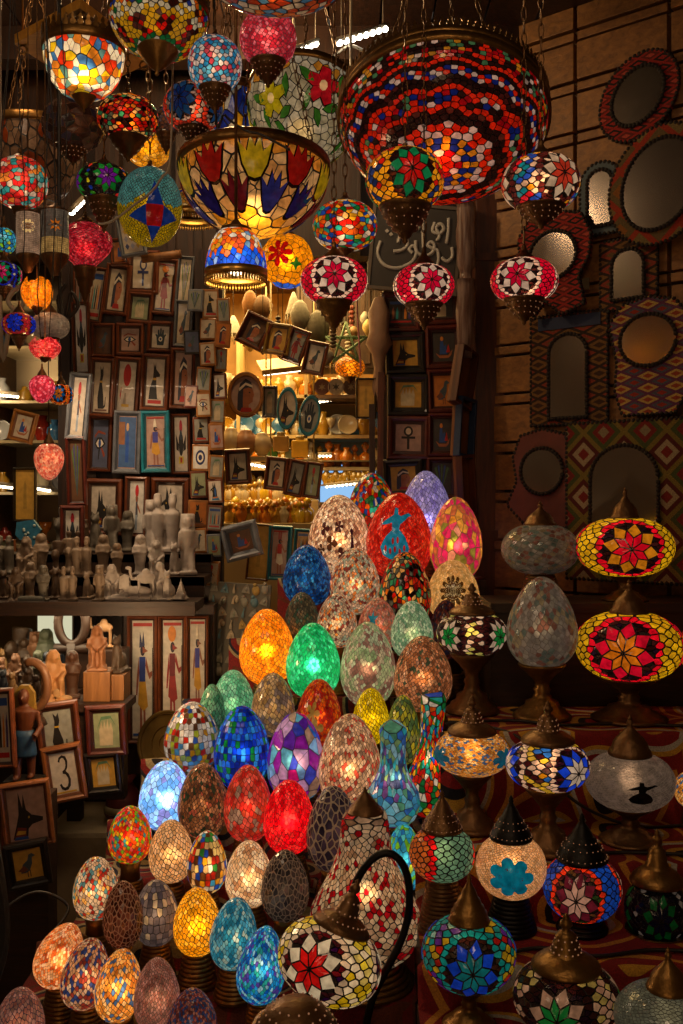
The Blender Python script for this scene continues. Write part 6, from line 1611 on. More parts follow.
# lower left counter: dark body, step by step
mb = MB(); xr_ = P(124, 0, 3.2).x
mb.box(-1.6, xr_, 3.2, 3.26, .54, .84, ch=.004); mb.box(-1.6, P(96, 0, 3.7).x, 3.26, 3.7, .54, .84, ch=.004); [mb.box(x_, x_+.05, y_, y_+.05, 0, .54) for x_ in (-1.55, -1.0) for y_ in (3.64,)]; mb.box(-1.6, xr_+.01, 3.18, 3.34, .825, .85); mb.box(-1.6, P(100, 0, 3.7).x, 3.34, 3.7, .825, .85); struct(mb, 'trim_counter_left', WOODDX)
mb = MB(); x2 = P(44, 0, 2.92).x; mb.box(-1.5, x2, 2.96, 3.06, 0, .62, ch=.004); struct(mb, 'trim_counter_front', WOODDX)
# cabinet behind the tall god pictures
mb = MB(); mb.box(P(122, 0, 3.62).x, P(214, 0, 3.62).x, 3.64, 3.92, .5, 1.12, ch=.004); struct(mb, 'trim_cabinet', WOODDK)
for (x0, x1, y0, y1, art, lb) in [(127, 157, 617, 743, 'godjackal', 'tall brown frame with a jackal headed god, left of the three god panels'), (158, 186, 617, 732, 'godsun', 'tall brown frame with a red figure under an orange disc, middle god panel'), (186, 208, 617, 716, 'godcrown', 'tall brown frame with a white crowned falcon god, right god panel')]:
    frame(x0, y0, x1, y1, 3.6, art, lb, border=.17, bg='pale', fr='walnut')
def lfr(*a, **k): return frame(*a, **k)
lfr(38, 703, 79, 762, 3.14, 'cat', 'dark brown frame with a grey seated monkey shape, under the counter top', roll=6, yaw=14, bg='grey')
lfr(45, 746, 83, 802, 3.12, 'three', 'brown frame showing the numeral 3', roll=8, yaw=14, fr='oak', bg='pale')
lfr(86, 706, 125, 756, 3.16, 'hand', 'dark brown frame with green and white standing shapes beside the sand boxes', roll=3, bg='green', fr='mahogany')
lfr(85, 753, 120, 794, 3.16, 'hand', 'black frame with white figures on yellow, below the green picture', roll=6, bg='yel', fr='black')
lfr(3, 783, 50, 847, 2.92, 'jackal', 'brown frame with a black jackal head, lower left above the green bird picture', roll=6, yaw=10, bg='pink', fr='oak', border=.13)
lfr(7, 843, 48, 888, 2.9, 'bird', 'black frame with a dark green bird on yellow, lowest on the left', roll=8, yaw=12, bg='yel', fr='black')
lfr(-16, 690, 13, 768, 3.0, 'band', 'frame cut by the left edge beside the painted guardian statue', bg='pale', roll=3)
lfr(-18, 800, 3, 850, 2.94, 'pattern', 'sliver of a dark frame at the left edge beside the jackal picture', bg='brown')
# mirror propped behind the statue
p = P(28, 775, 3.1)
# objects on the counter
ZC = .85
def counter(px, Y): return P(px, 0, Y).x
def blk(x0, x1, y0p, Y, d, label, z0=ZC):
    a, b = P(x0, 0, Y).x, P(x1, 0, Y).x; h = P(0, y0p, Y).z-z0
    mb = MB(); mb.box(0, b-a, 0, d, 0, h, ch=.003); o = mb.build('wooden_block', TAN, loc=(a, Y, z0)); tag(o, label, 'block'); return z0+h
zt = blk(83, 110, 672, 3.22, .1, 'pale wooden block carrying the seated statue'); blk(111, 124, 675, 3.24, .1, 'narrow pale wooden block right of the bigger block')
figure('seated_king', 97, 672, 42, 3.27, '#8a5c3c', 'reddish brown seated statue on the pale block', .25, None, zt)
figure('camel_figure', 104, 640, 30, 3.5, '#9a7450', 'carved wooden camel behind the seated statue', 0, None, .985)
figure('cat_figure', 118, 672, 42, 3.29, '#4a3c30', 'dark cat statue beside the seated statue', -.2, None, P(0, 675, 3.24).z)
figure('seated_king', 54, 695, 50, 3.22, '#a8784a', 'large sandy seated statue with a long headdress at the counter edge', .5, None, ZC)
figure('mummy', 72, 695, 46, 3.28, '#4a3020', 'dark brown figure with a round head behind the sandy statue', .2, None, ZC)
figure('sphinx_figure', 62, 702, 20, 3.2, '#a8845a', 'little sandy sphinx at the counter edge', .1, None, ZC)
# camel pedestal
p = P(101, 650, 3.5); mb = MB(); mb.box(-.09, .09, -.05, .05, ZC, .982, ch=.004); o = mb.build('wooden_block', WOODDX, loc=(p.x, 3.5, 0)); tag(o, 'dark block under the carved camel', 'block')
# large wooden ankh
c = P(72, 640, 3.45); mb = MB()
mb.tube([(.048*math.cos(t), 0, .075*math.sin(t)+.06) for t in [2*PI*k/28 for k in range(28)]], .016, 10, closed=True); mb.tube([(0, 0, -.01), (0, 0, ZC-c.z)], .022, 10); mb.tube([(-.06, 0, -.03), (.06, 0, -.03)], .018, 8)
o = mb.build('wooden_ankh', plain('dark_carved_wood', '#2c1c12', .5), loc=c); tag(o, 'big dark wooden looped cross standing among the statues', 'ornament')
r = random.Random(8); adj = {'#3a2a1c': 'dark brown', '#8a6a44': 'sandy', '#28303c': 'blackish blue', '#6a4a34': 'reddish brown', '#4a5040': 'greenish'}
for t, (Yc, xs, hs) in enumerate([(3.6, range(2, 66, 11), (34, 52)), (3.42, range(0, 60, 12), (28, 40)), (3.26, range(2, 44, 12), (26, 36))]):
    for x in xs:
        col = r.choice(list(adj)); kd = r.choice(['standing_god', 'crowned_bust', 'cat_figure', 'mummy', 'seated_king']); lb = lab[kd]; rw = ['rear', 'middle', 'near'][t]
        figure(kd, x+r.uniform(-2, 2), 700, r.uniform(*hs), Yc, col, f'{adj[col]} {lb} ornament in the {rw} row under the figurine shelf', r.uniform(-.5, .5), f'{adj[col]} {lb} ornaments, {rw} row of the counter', ZC)
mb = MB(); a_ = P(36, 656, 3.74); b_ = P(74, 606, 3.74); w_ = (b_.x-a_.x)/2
root = empty('mirror_glow_panel', ((a_.x+b_.x)/2, 3.74, a_.z), 'small mirror behind the statues under the figurine shelf, its bright reflection put in as glow', 'mirror glow panel')
MB().box(-w_, w_, 0, .02, 0, b_.z-a_.z, ch=.003).build('panel_frame', WOODDX, root); MB().box(-w_*.9, w_*.9, -.003, .002, .01, b_.z-a_.z-.01).build('reflection_glow', emit('pale_reflection_glow', '#d8d4b0', .9), root)  # glowing face put in for a mirror's bright reflection
# painted guardian statue in blue kilt
def guardian():
    root = empty('guardian_statue', (P(24, 0, 3.06).x, 3.06, .625), 'painted guardian statue in a blue kilt at the lower left', 'statue')
    s = (780-672)/F*3.06; sk = lin('#5a3018'); m = MB()
    m.box(-.16*s, .16*s, -.12*s, .14*s, 0, .07*s, col=lin('#221a14'))
    m.build('plinth', PAINT, root)
    m = MB()
    for q, y in ((-.05, -.05), (.06, .03)): m.tube([(q*s, y*s, .08*s), (q*s, y*s*.6, .26*s), (q*.9*s, 0, .46*s)], .034*s, 10, r2=.055*s, col=sk); m.ell((q*s, y*s-.03*s, .09*s), (.03*s, .06*s, .02*s), col=sk)
    m.lathe([(.09*s, .44*s), (.08*s, .52*s), (.11*s, .64*s), (.12*s, .7*s), (.05*s, .74*s), (.04*s, .78*s), (0, .8*s)], 16, col=sk, sy=.65); m.ell((0, -.01*s, .83*s), (.055*s, .06*s, .075*s), col=sk); m.ell((0, -.07*s, .82*s), (.012*s, .018*s, .02*s), n=6, col=sk)
    for q in (-1, 1): m.tube([(q*.12*s, 0, .69*s), (q*.16*s, -.02*s, .55*s), (q*.13*s, -.12*s, .48*s)], .03*s, 8, col=sk)
    o = m.build('body', STONE, root); md = o.modifiers.new('r', 'REMESH'); md.mode = 'VOXEL'; md.voxel_size = .004; o.data.materials[0] = plain('painted_skin', '#5a3018', .5)
    m = MB(); m.lathe([(.115*s, .28*s), (.12*s, .3*s), (.1*s, .46*s), (.095*s, .52*s)], 20, col=lin('#22405c'), sy=.75); m.build('kilt', PAINT, root)
    m = MB(); m.prism([(-.1*s, .7*s), (-.09*s, .86*s), (-.04*s, .93*s), (.04*s, .93*s), (.09*s, .86*s), (.1*s, .7*s), (.06*s, .72*s), (-.06*s, .72*s)], 0, .06*s, None, 0, lin('#8a6a2a')); m.build('headdress', PAINT, root)
guardian()
c = P(31, 686, 3.1); mb = MB(); pts = [(.05*math.cos(t), 0, .075*math.sin(t)) for t in [1.9-k*.22 for k in range(16)]]
mb.tube(pts, .014, 8, col=lin('#6a4426')); mb.lathe([(0, -.12), (.05, -.12), (.04, -.1), (.012, -.08)], 16, col=lin('#3a2618')); o = mb.build('wooden_horn', STONE, loc=c); tag(o, 'curved brown wooden horn ornament behind the guardian statue', 'ornament')
# round brass tray leaning
c = P(168, 744, 3.5); R = 33/F*3.5
root = empty('brass_tray', c, 'round dull brass tray leaning beside the white square-mosaic egg', 'tray', rot=(math.radians(78), 0, math.radians(-20)))
mb = MB(); mb.lathe([(0, 0), (R*.7, 0), (R*.78, .004), (R*.95, .008), (R, .014), (R*1.01, .012), (R*.97, .002), (R*.8, -.004), (0, -.006)], 48); mb.build('dish', plain('dull_brass', '#6a5228', .5, .6, .3, 30), root)
mb = MB(); [mb.tube([(R*q*math.cos(t), R*q*math.sin(t), .009 if q > .8 else .002) for t in [2*PI*k/40 for k in range(40)]], .0015, 4, closed=True) for q in (.3, .55, .9)]; mb.build('engraved_rings', BRASS, root)
# stone step
mb = MB(); xs0, xs1 = P(50, 0, 3.6).x, P(170, 0, 3.6).x
mb.box(P(46, 0, 3.55).x, xs1, 3.52, 3.6+.3, 0, .33, ch=.02); mb.box(xs1-.02, xs1+.25, 3.42, 3.62, 0, .32, ch=.02); struct(mb, 'floor_stone_step', STONEF)
c = P(137, 785, 3.58); mb = MB(); mb.box(-.035, .035, 0, .06, 0, .06, ch=.006); mb.box(-.028, .028, .006, .054, .06, .075, ch=.003); o = mb.build('small_box', plain('dark_tin', '#2c2824', .5, .3), loc=(c.x, c.y, .331)); tag(o, 'small dark box standing on the worn stone step', 'box')
c = P(124, 765, 3.62); mb = MB(); mb.lathe([(0, 0), (.05, .0), (.07, .04), (.06, .1), (.03, .15), (.045, .17), (0, .17)], 20, col=lin('#5a1c18')); mb.lathe([(.0701, .045), (.071, .055), (.0685, .07)], 20, col=lin('#8a7a5a'))
o = mb.build('painted_jar', PAINT, loc=(c.x, c.y, .331)); tag(o, 'small dark red painted jar on the stone step behind the tin box', 'jar')

# ---------------------------------------------------------------- glazed cabinet at the far left, seen past the lamps
mb = MB(); xg, xh = P(-20, 0, 4.3).x, P(74, 0, 4.3).x
mb.box(xg, xh, 4.7, 4.74, 1.2, 2.6); mb.box(xg, xg+.03, 4.3, 4.7, 1.2, 2.6); mb.box(xh-.03, xh, 4.3, 4.7, 1.2, 2.6)
zs_ = [P(0, y, 4.3).z for y in (300, 345, 400, 440, 492, 545, 598)]
root = empty('glazed_cabinet', ((xg+xh)/2, 4.5, zs_[-1]), 'mirrored cabinet of glass shelves crowded with gilt trinkets at the left edge', 'cabinet')
def inr(mb_): mb_.v = [(x-(xg+xh)/2, y-4.5, z-zs_[-1]) for x, y, z in mb_.v]; return mb_
inr(mb).build('carcass', wood('cabinet_wood', '#4a3018', '#6a4626'), root)
m2 = MB(); m2.box(xg+.03, xh-.03, 4.69, 4.698, 1.2, 2.6); MIRR = plain('cabinet_mirror', '#b0a088', .32, .9, .2, 4, 0); inr(m2).build('mirror_back', MIRR, root)
for z_ in zs_: inr(MB().box(xg+.03, xh-.03, 4.32, 4.69, z_-.012, z_)).build('shelf_board', plain('pale_shelf', '#a89878', .3), root)
WLED = emit('warm_led', '#ffe8c0', 9)
for k, (x0, x1, y) in enumerate([(-12, 19, 394), (-12, 13, 485), (34, 50, 488)]): ledstrip(P(x0, y, 4.3), P(x1, y+3, 4.3), 9, ['row of lights under the upper shelf of the glass cabinet', 'row of lights at the left of the lower glass shelf', 'row of lights at the right of the lower glass shelf'][k], WLED, .008)
r = random.Random(15)
TC = {'gilt': '#a8802c', 'silver': '#8a8c90', 'blue': '#3a6a9a', 'red': '#8a2a20', 'cream': '#b8a888', 'amber': '#b86a1c', 'yellow': '#c8a428'}
def trinket(kind, col):
    m = MB(); c = lin(TC[col])
    if kind == 'vase': m.lathe([(0, 0), (.018, 0), (.014, .006), (.026, .03), (.024, .045), (.01, .06), (.014, .072), (0, .07)], 12, col=c)
    elif kind == 'bottle': m.lathe([(0, 0), (.018, 0), (.02, .004), (.02, .04), (.007, .05), (.007, .06), (.012, .062), (.014, .072), (.006, .082), (0, .086)], 12, col=c)
    elif kind == 'pot': m.lathe([(0, 0), (.022, 0), (.026, .02), (.02, .034), (.021, .038), (.008, .046), (.009, .052), (0, .056)], 12, col=c)
    elif kind == 'cup': m.lathe([(0, 0), (.014, 0), (.005, .01), (.005, .03), (.018, .045), (.02, .066), (0, .062)], 12, col=c)
    elif kind == 'plate': m.lathe([(0, 0), (.03, .004), (.034, .01), (.03, .007), (0, .004)], 18, Matrix.Translation((0, 0, .034)) @ Matrix.Rotation(PI/2-.2, 4, 'X'), col=c)
    me_o = m.build(kind, BOTTLE); me = me_o.data; bpy.data.objects.remove(me_o); return me
TK = {}
def put_trinket(kind, col, loc, s, label, group, name=None):
    if (kind, col) not in TK: TK[(kind, col)] = trinket(kind, col)
    o = bpy.data.objects.new({'vase': 'small_vase', 'bottle': 'perfume_bottle', 'pot': 'lidded_pot', 'cup': 'goblet', 'plate': 'small_plate'}[kind], TK[(kind, col)]); COL.objects.link(o)
    o.location = loc; o.scale = (s, s, s); return tag(o, label, kind if kind != 'cup' else 'goblet', group)
shn = ['lowest', 'second lowest', 'third', 'fourth', 'fifth', 'highest']
for j, z_ in enumerate(zs_[1:][::-1]):
    x = xg+.06
    while x < xh-.06:
        kd = r.choice(['vase', 'bottle', 'pot', 'cup', 'plate']); cn = r.choice(['gilt', 'gilt', 'silver', 'cream', 'amber', 'blue', 'red'])
        nm = {'vase': 'vase', 'bottle': 'bottle', 'pot': 'lidded pot', 'cup': 'goblet', 'plate': 'upright plate'}[kd]
        put_trinket(kd, cn, (x, 4.45+r.uniform(-.06, .1), z_), r.uniform(1.1, 1.9), f'{cn} coloured {nm} on the {shn[j]} shelf of the left glass cabinet', f'{cn} {nm}s on the {shn[j]} cabinet shelf'); x += r.uniform(.06, .09)
frame(10, 411, 34, 442, 4.0, 'boat', 'small orange frame with a green bird hanging before the glass cabinet', fr='honey', roll=-14, bg='cream')
frame(13, 468, 35, 521, 3.95, 'blank', 'tall frame with plain golden papyrus before the glass cabinet', fr='black', bg='yel', border=.1)
frame(-6, 540, 14, 590, 3.9, 'blank', 'pale green papyrus panel cut by the left edge', fr='walnut', bg='green', border=.08)
c = P(28, 535, 3.9); mb = MB(); mb.prism([(-.045, .05), (.02, .06), (.05, .02), (.03, -.02), (.045, -.1), (.02, -.1), (.0, -.03), (-.03, -.02), (-.05, .0)], 0, .02, None, 0, lin('#2a6a88'))
for k in range(7): mb.ell((r.uniform(-.03, .03), -.002, r.uniform(-.01, .045)), (.006, .003, .006), n=5, col=lin('#a8b8b0'))
o = mb.build('turquoise_wall_ornament', PAINT, loc=c); tag(o, 'turquoise patterned animal ornament hanging before the glass cabinet', 'ornament')
# ---------------------------------------------------------------- pictures, board and boxes beside the post
def rp(x0, y0, x1, y1, art, label, **k): return frame(x0, y0, x1, y1, 4.16, art, label, border=k.pop('border', .2), **k)
rp(382, 292, 420, 331, 'band', 'brown frame with a faded teal print below the calligraphy board', fr='mahogany', bg='dark', roll=1)
rp(421, 290, 459, 324, 'hand', 'brown frame with two teal drops right under the red and cream globe', fr='mahogany', bg='dark', roll=3)
rp(386, 332, 425, 373, 'jackal', 'black frame with a black jackal on orange-yellow', fr='black', bg='yel', roll=2)
rp(426, 325, 462, 368, 'boat', 'brown frame with a grey and red animal print, topmost right', fr='mahogany', bg='dark', roll=2)
rp(388, 374, 429, 415, 'hand', 'black frame with a white winged figure on yellow', fr='black', bg='yel')
rp(428, 369, 460, 412, 'bird', 'brown frame with a thin bird on orange, second down on the right', fr='mahogany', bg='orange', roll=2)
rp(388, 416, 429, 459, 'ankh', 'brown frame with a black looped cross on pink', fr='mahogany', bg='pink', roll=-1)
rp(428, 413, 458, 456, 'boat', 'dark brown frame with a dim reddish print beside the looped cross', fr='mahogany', bg='dark')
rp(384, 459, 423, 498, 'pharaoh', 'black frame with a dark head on yellow above the lavender egg', fr='black', bg='yel', roll=3)
rp(427, 457, 457, 499, 'papyrus', 'brown frame with faint towers, lowest right behind the lavender egg', fr='mahogany', bg='dark')
frame(356, 378, 376, 418, 4.1, 'blank', 'tall dark frame with a plain golden panel at the shop mouth\'s right', fr='black', bg='yel', border=.1)
# box frames seen edge on beside the post
for i, (x0, x1, y0, y1, lb, rl) in enumerate([(449, 474, 348, 408, 'brown box frame seen from its side, top of three by the post', 16), (450, 474, 398, 458, 'box frame with a blue edge, middle of three by the post', 6), (453, 474, 455, 517, 'brown box frame seen from its side, lowest of three by the post', -6)]):
    c = P((x0+x1)/2, (y0+y1)/2, 3.92); w, h = (x1-x0)/F*3.92, (y1-y0)/F*3.92
    root = empty('box_frame', c, lb, 'picture', rot=(0, math.radians(rl), math.radians(52)))
    mb = MB(); mb.box(-w*.6, w*.6, 0, .014, -h/2, h/2, ch=.003); mb.build('back_panel', wood('warm_panel', '#5a3418', '#7c4c24', 6, 'z'), root)
    m2 = MB(); m2.box(-w*.62, -w*.5, -.03, .0, -h/2, h/2, ch=.003); m2.box(w*.5, w*.62, -.03, 0, -h/2, h/2, ch=.003); m2.box(-w*.5, w*.5, -.03, 0, h/2-.012, h/2); m2.box(-w*.5, w*.5, -.03, 0, -h/2, -h/2+.012)
    m2.build('edge_strips', plain('blue_edge', '#1c3050') if i == 1 else WOODPOST, root)
# leaning planks left of the pictures
for i, (x0, y0, x1, y1, lb) in enumerate([(372, 404, 374, 865, 'narrow dark plank leaning at the shop mouth, left one'), (381, 372, 377, 865, 'narrow brown plank leaning beside the black framed pictures')]):
    a, b = P(x0, y0, 4.08), P(x1, y1, 4.08); mb = MB(); d = b-a
    mb.prism([(-.012, 0), (.012, 0), (.012+d.x, d.z), (-.012+d.x, d.z)], 0, .02); o = mb.build('wooden_plank', WOODDK if i == 0 else WOODPOST, loc=a); tag(o, lb, 'plank')
# carved wooden bracket / lamp post edge
mb = MB(); c = P(379, 320, 4.12); prof = [(0, .10), (.02, .09), (.045, .03), (.04, -.05), (.055, -.1), (.03, -.14), (.02, -.2), (.03, -.28), (.012, -.36), (0, -.36)]
mb.lathe(prof[::-1], 20); o = mb.build('carved_bracket', plain('pale_carved_wood', '#8a6a54', .7, 0, .3, 20, .4), loc=c); tag(o, 'pale carved wooden bracket at the right jamb of the shop mouth', 'bracket')
# calligraphy board
cal = empty('calligraphy_board', P(415, 248, 4.12), 'dark grey board with white flowing calligraphy', 'board', rot=(0, math.radians(5), 0))
w2, h2 = 42/F*4.12, 41/F*4.12
MB().box(-w2, w2, 0, .02, -h2, h2, ch=.003).build('board_panel', plain('slate_board', '#34302e', .5, 0, .3, 6, .1), cal)
mb = MB(); b_ = .014
mb.box(-w2-b_, -w2, -.006, .025, -h2-b_, h2+b_); mb.box(w2, w2+b_, -.006, .025, -h2-b_, h2+b_); mb.box(-w2, w2, -.006, .025, -h2-b_, -h2); mb.box(-w2, w2, -.006, .025, h2, h2+b_)
mb.build('pale_border', plain('pale_border', '#5a5048', .6), cal)
STK = [[(-.9, .1), (-.95, -.25), (-.75, -.55), (-.4, -.6), (-.05, -.4), (.05, -.1), (-.05, .05), (-.15, -.05), (-.05, -.15)], [(.0, .2), (.05, -.1), (.25, -.2), (.45, -.1), (.5, .1), (.4, .2), (.32, .1), (.45, .02), (.6, -.05), (.62, -.4), (.45, -.7), (.2, -.75)],
       [(.15, .7), (.2, .2), (.22, -.05)], [(.45, .75), (.42, .5), (.6, .45), (.7, .6), (.6, .72), (.5, .6), (.6, .4), (.55, .25)], [(-.45, .1), (-.4, .3), (-.25, .25), (-.2, .05), (-.35, -.1), (-.55, -.15)], [(.7, -.2), (.85, -.3), (.98, -.15), (.95, .1)], [(-.1, .55), (.0, .5), (.05, .6)], [(.8, .9), (.82, .5), (.8, .2)]]
mb = MB()
for s_ in STK:
    V = [Vector((x*w2*.92, -.003, z_*h2*.88)) for x, z_ in s_]; out = []
    for i in range(len(V)-1):
        p0, p1, p2, p3 = V[max(0, i-1)], V[i], V[i+1], V[min(len(V)-1, i+2)]
        for k in range(6): t = k/6; out.append(.5*((2*p1)+(p2-p0)*t+(2*p0-5*p1+4*p2-p3)*t*t+(3*p1-p0-3*p2+p3)*t*t*t))
    out.append(V[-1]); mb.tube(out, .0075, 6)
for x, z_ in ((-.7, .35), (-.6, .28), (.3, -.45), (-.2, -.8), (.15, .4)): mb.prism([(x*w2-.009, z_*h2), (x*w2, z_*h2-.009), (x*w2+.009, z_*h2), (x*w2, z_*h2+.009)], -.005, 0)
mb.build('painted_script', plain('chalk_white', '#a8a4a0', .7), cal)
# hanging pale wrapped bundles beside the board
mb = MB(); c = P(465, 208, 4.0)
def sheer():
    m, nt = newmat('thin_plastic_wrap'); tc = nd(nt, 'ShaderNodeTexCoord'); mp = nd(nt, 'ShaderNodeMapping', {'Vector': tc.outputs['Object'], 'Scale': (30.0, 30.0, 2.0)}); nz = nd(nt, 'ShaderNodeTexNoise', {'Vector': mp.outputs[0], 'Scale': 3.0})
    cr = ramp(nt, nz.outputs[0], [(.3, '#5a3a30'), (.7, '#a08880')]); p = nd(nt, 'ShaderNodeBsdfPrincipled', {'Base Color': cr, 'Roughness': .35, 'Alpha': .85}); finish(nt, p.outputs[0]); return m
SHEER = sheer()
for k, (y0, y1) in enumerate(((0, .3), (.3, .61))):
    n = 14; vs = []; 
    for j in range(12):
        t = j/11; zz = -(y0+(y1-y0)*t)
        for i in range(n):
            a = 2*PI*i/n; rr = .036*(1+.12*math.sin(a*5+j))*(1-.35*(t > .9)); vs.append((rr*math.cos(a), rr*.6*math.sin(a), zz))
    mb.add(vs, [(j*n+i, j*n+(i+1) % n, (j+1)*n+(i+1) % n, (j+1)*n+i) for j in range(11) for i in range(n)]+[tuple(range(n)), tuple(range(11*n+n-1, 11*n-1, -1))], None, 0, (1, 1, 1), True)
mb.tube([(0, 0, 0), (0, 0, CEILZ-c.z)], .003, 5)
o = mb.build('wrapped_bundle', SHEER, loc=(c.x-.005, 3.93, c.z)); tag(o, 'long pale plastic wrapped bundle hanging between the script board and the post', 'bundle')

# ---------------------------------------------------------------- lit shop interior
XI0, XI1 = P(200, 0, 5.6).x, .28
mb = MB()
mb.box(XI0-.3, XI1, 6.3, 6.34, 0, 2.8); struct(mb, 'wall_shop_back', PLASTER)
struct(MB().box(XI0-.35, XI0-.3, 4.4, 6.3, 0, 2.8), 'wall_shop_left', PLASTER)
struct(MB().box(-2.45, .4, 4.4, 7.0, 2.8, 2.83), 'ceiling_shop', wood('shop_ceiling', '#3a2814', '#5a3e20'))
SHW = plain('cream_shelf_board', '#b09868', .4, 0, .2, 8, .1)
r = random.Random(31)
unit = empty('shop_shelving', ((XI0+XI1)/2, 6.15, 0), 'tall cream shelving unit across the back of the lit shop', 'shelving')
lv = [P(0, y, 6.1).z for y in (398, 437, 468, 502, 545, 600)]
for z_ in lv: MB().box(XI0-.25-(XI0+XI1)/2, XI1-(XI0+XI1)/2, -.25, .14, z_-.02, z_).build('shelf_board', SHW, unit)
for x in (XI0-.25, -.62, -.22, XI1-.02): MB().box(x-(XI0+XI1)/2, x+.02-(XI0+XI1)/2, -.25, .14, 0, 2.5).build('side_panel', SHW, unit)
for (x0, x1, y) in ((322, 352, 399), (246, 270, 468), (310, 330, 466), (328, 372, 502)):
    pass
ledstrip(P(318, 402, 5.8), P(355, 396, 5.8), 10, 'bright light strip under the shelf of round plates in the shop', WLED, .011)
ledstrip(P(243, 463, 5.8), P(272, 468, 5.8), 8, 'light strip glowing behind the hanging jackal frame', WLED, .011)
ledstrip(P(325, 487, 5.8), P(372, 482, 5.8), 12, 'light strip under the gilt figurines in the showcase', WLED, .009)
ledstrip(P(318, 456, 5.8), P(332, 456, 5.8), 4, 'short light strip above the blue showcase', WLED, .009)
# ceiling light panel
mb = MB(); c1, c2 = P(266, 352, 4.85), P(312, 386, 5.3)
root = empty('ceiling_light_panel', (P(285, 0, 5.0).x, 5.0, P(0, 368, 5.0).z), 'bright slanting light panel hanging in the middle of the shop', 'ceiling light', rot=(math.radians(22), math.radians(-8), math.radians(10)))
MB().box(-.13, .13, -.1, .1, .004, .03, ch=.004).build('housing', SHW, root); MB().box(-.12, .12, -.09, .09, -.002, .004).build('diffuser', emit('white_diffuser', '#fff0d0', 5), root)
# backlit blue showcase
mb = MB(); a, b = P(320, 0, 6.0).x, P(376, 0, 6.0).x
root = empty('blue_showcase', ((a+b)/2, 6.0, P(0, 502, 6.0).z), 'backlit pale blue showcase holding gilt figurines', 'showcase')
hh = P(0, 461, 6.0).z-P(0, 502, 6.0).z; w2 = (b-a)/2
MB().box(-w2, w2, .06, .07, 0, hh).build('lit_back', emit('pale_blue_backlight', '#88b4e0', 1.2), root)
for z_ in (0, hh*.42, hh): MB().box(-w2, w2, -.14, .06, z_-.008, z_).build('glass_shelf', plain('shelf_metal', '#8a7a58', .3, .6), root)
for k in range(10): put_trinket(r.choice(['vase', 'pot', 'cup']), 'gilt', (a+.04+k*(b-a-.06)/10, 5.93, P(0, 502, 6.0).z+hh*.42), 1.3, 'tiny gilt ornament on the upper shelf of the blue showcase', 'gilt ornaments in the blue showcase')
# perfume bottles and jars
nm = {'vase': 'vase', 'bottle': 'perfume bottle', 'pot': 'lidded pot', 'cup': 'goblet', 'plate': 'upright plate'}
def rowof(x0, x1, py, Y, kinds, cols, s, where, step=8.0, z=None):
    x = x0
    while x < x1:
        kd, cn = r.choice(kinds), r.choice(cols); p = P(x, py, Y)
        put_trinket(kd, cn, (p.x, Y+r.uniform(-.03, .03), p.z if z is None else z), s*r.uniform(.85, 1.2), f'{cn} coloured {nm[kd]} {where}', f'{cn} {nm[kd]}s {where}'); x += step*r.uniform(.8, 1.2)
tblz = P(0, 522, 5.0).z
mb = MB(); ta, tb = P(222, 0, 5.0).x, P(317, 0, 5.0).x
mb.box(ta, tb, 4.75, 5.3, tblz-.03, tblz, ch=.004); mb.box(ta, tb, 4.78, 5.28, 0, tblz-.03); o = mb.build('bottle_counter', SHW); tag(o, 'cream counter crowded with perfume bottles inside the shop', 'counter')
for k, (Yr, wh) in enumerate(((4.82, 'in the front row of the shop counter'), (4.95, 'in the second row of the shop counter'), (5.1, 'in the third row of the shop counter'), (5.22, 'in the back row of the shop counter'))):
    rowof(230+k*2, 311, 0, Yr, ['bottle', 'bottle', 'vase'], ['amber', 'gilt', 'gilt', 'cream', 'yellow'], 1.05+.12*k, wh, 6.0, tblz)
# raised tier of bottles
mb = MB(); z2 = P(0, 500, 5.42).z; mb.box(ta, tb, 5.33, 5.5, 0, z2, ch=.004); o = mb.build('bottle_riser', SHW); tag(o, 'raised cream ledge of bottles behind the shop counter', 'shelf')
rowof(229, 309, 0, 5.38, ['bottle'], ['amber', 'gilt', 'yellow', 'cream'], 1.15, 'on the raised ledge behind the shop counter', 5.0, z2)
for z_, wh, ks, cs in ((lv[0], 'on the top shelf at the back of the shop', ['pot', 'vase', 'cup'], ['gilt', 'cream', 'silver', 'amber']), (lv[1], 'on the second shelf at the back of the shop', ['pot', 'vase', 'cup', 'plate'], ['cream', 'silver', 'gilt', 'blue']), (lv[2], 'on the third shelf at the back of the shop', ['vase', 'bottle'], ['gilt', 'cream', 'amber']), (lv[3], 'on the fourth shelf at the back of the shop', ['bottle'], ['gilt', 'amber', 'cream'])):
    rowof(226, 386 if z_ != lv[3] else 318, 0, 5.98, ks, cs, 1.7, wh, 9.0, z_)
# alabaster jars
ALB = plain('alabaster', '#b49c7c', .35, 0, .25, 14, .05)
for i, (x, y0, y1, w, lb) in enumerate([(231, 428, 456, 22, 'round cream alabaster jar at the left of the jar row'), (246, 430, 456, 24, 'banded brown and cream alabaster jar in the middle of the jar row'), (262, 433, 456, 20, 'cream alabaster jar at the right of the jar row')]):
    Y = 4.7; p = P(x, y1, Y); R = w/2/F*Y; h = (y1-y0)/F*Y
    mb = MB(); mb.lathe([(0, 0), (R*.45, 0), (R*.5, h*.05), (R*.95, h*.35), (R, h*.5), (R*.85, h*.78), (R*.5, h*.92), (R*.52, h*.97), (R*.2, h*1.02), (0, h*1.05)], 24); o = mb.build('alabaster_jar', ALB if i != 1 else plain('banded_alabaster', '#8c6248', .35, 0, .5, 6, .05, (1, 1, 8)), loc=p); tag(o, lb, 'jar')
p = P(220, 457, 4.7); q = P(275, 457, 4.7); mb = MB(); mb.box(p.x, q.x, 4.6, 4.8, p.z-.02, p.z-.001); 
for x in (p.x+.02, q.x-.02): mb.tube([(x, 4.7, p.z), (x, 4.7, 2.8)], .004, 6)
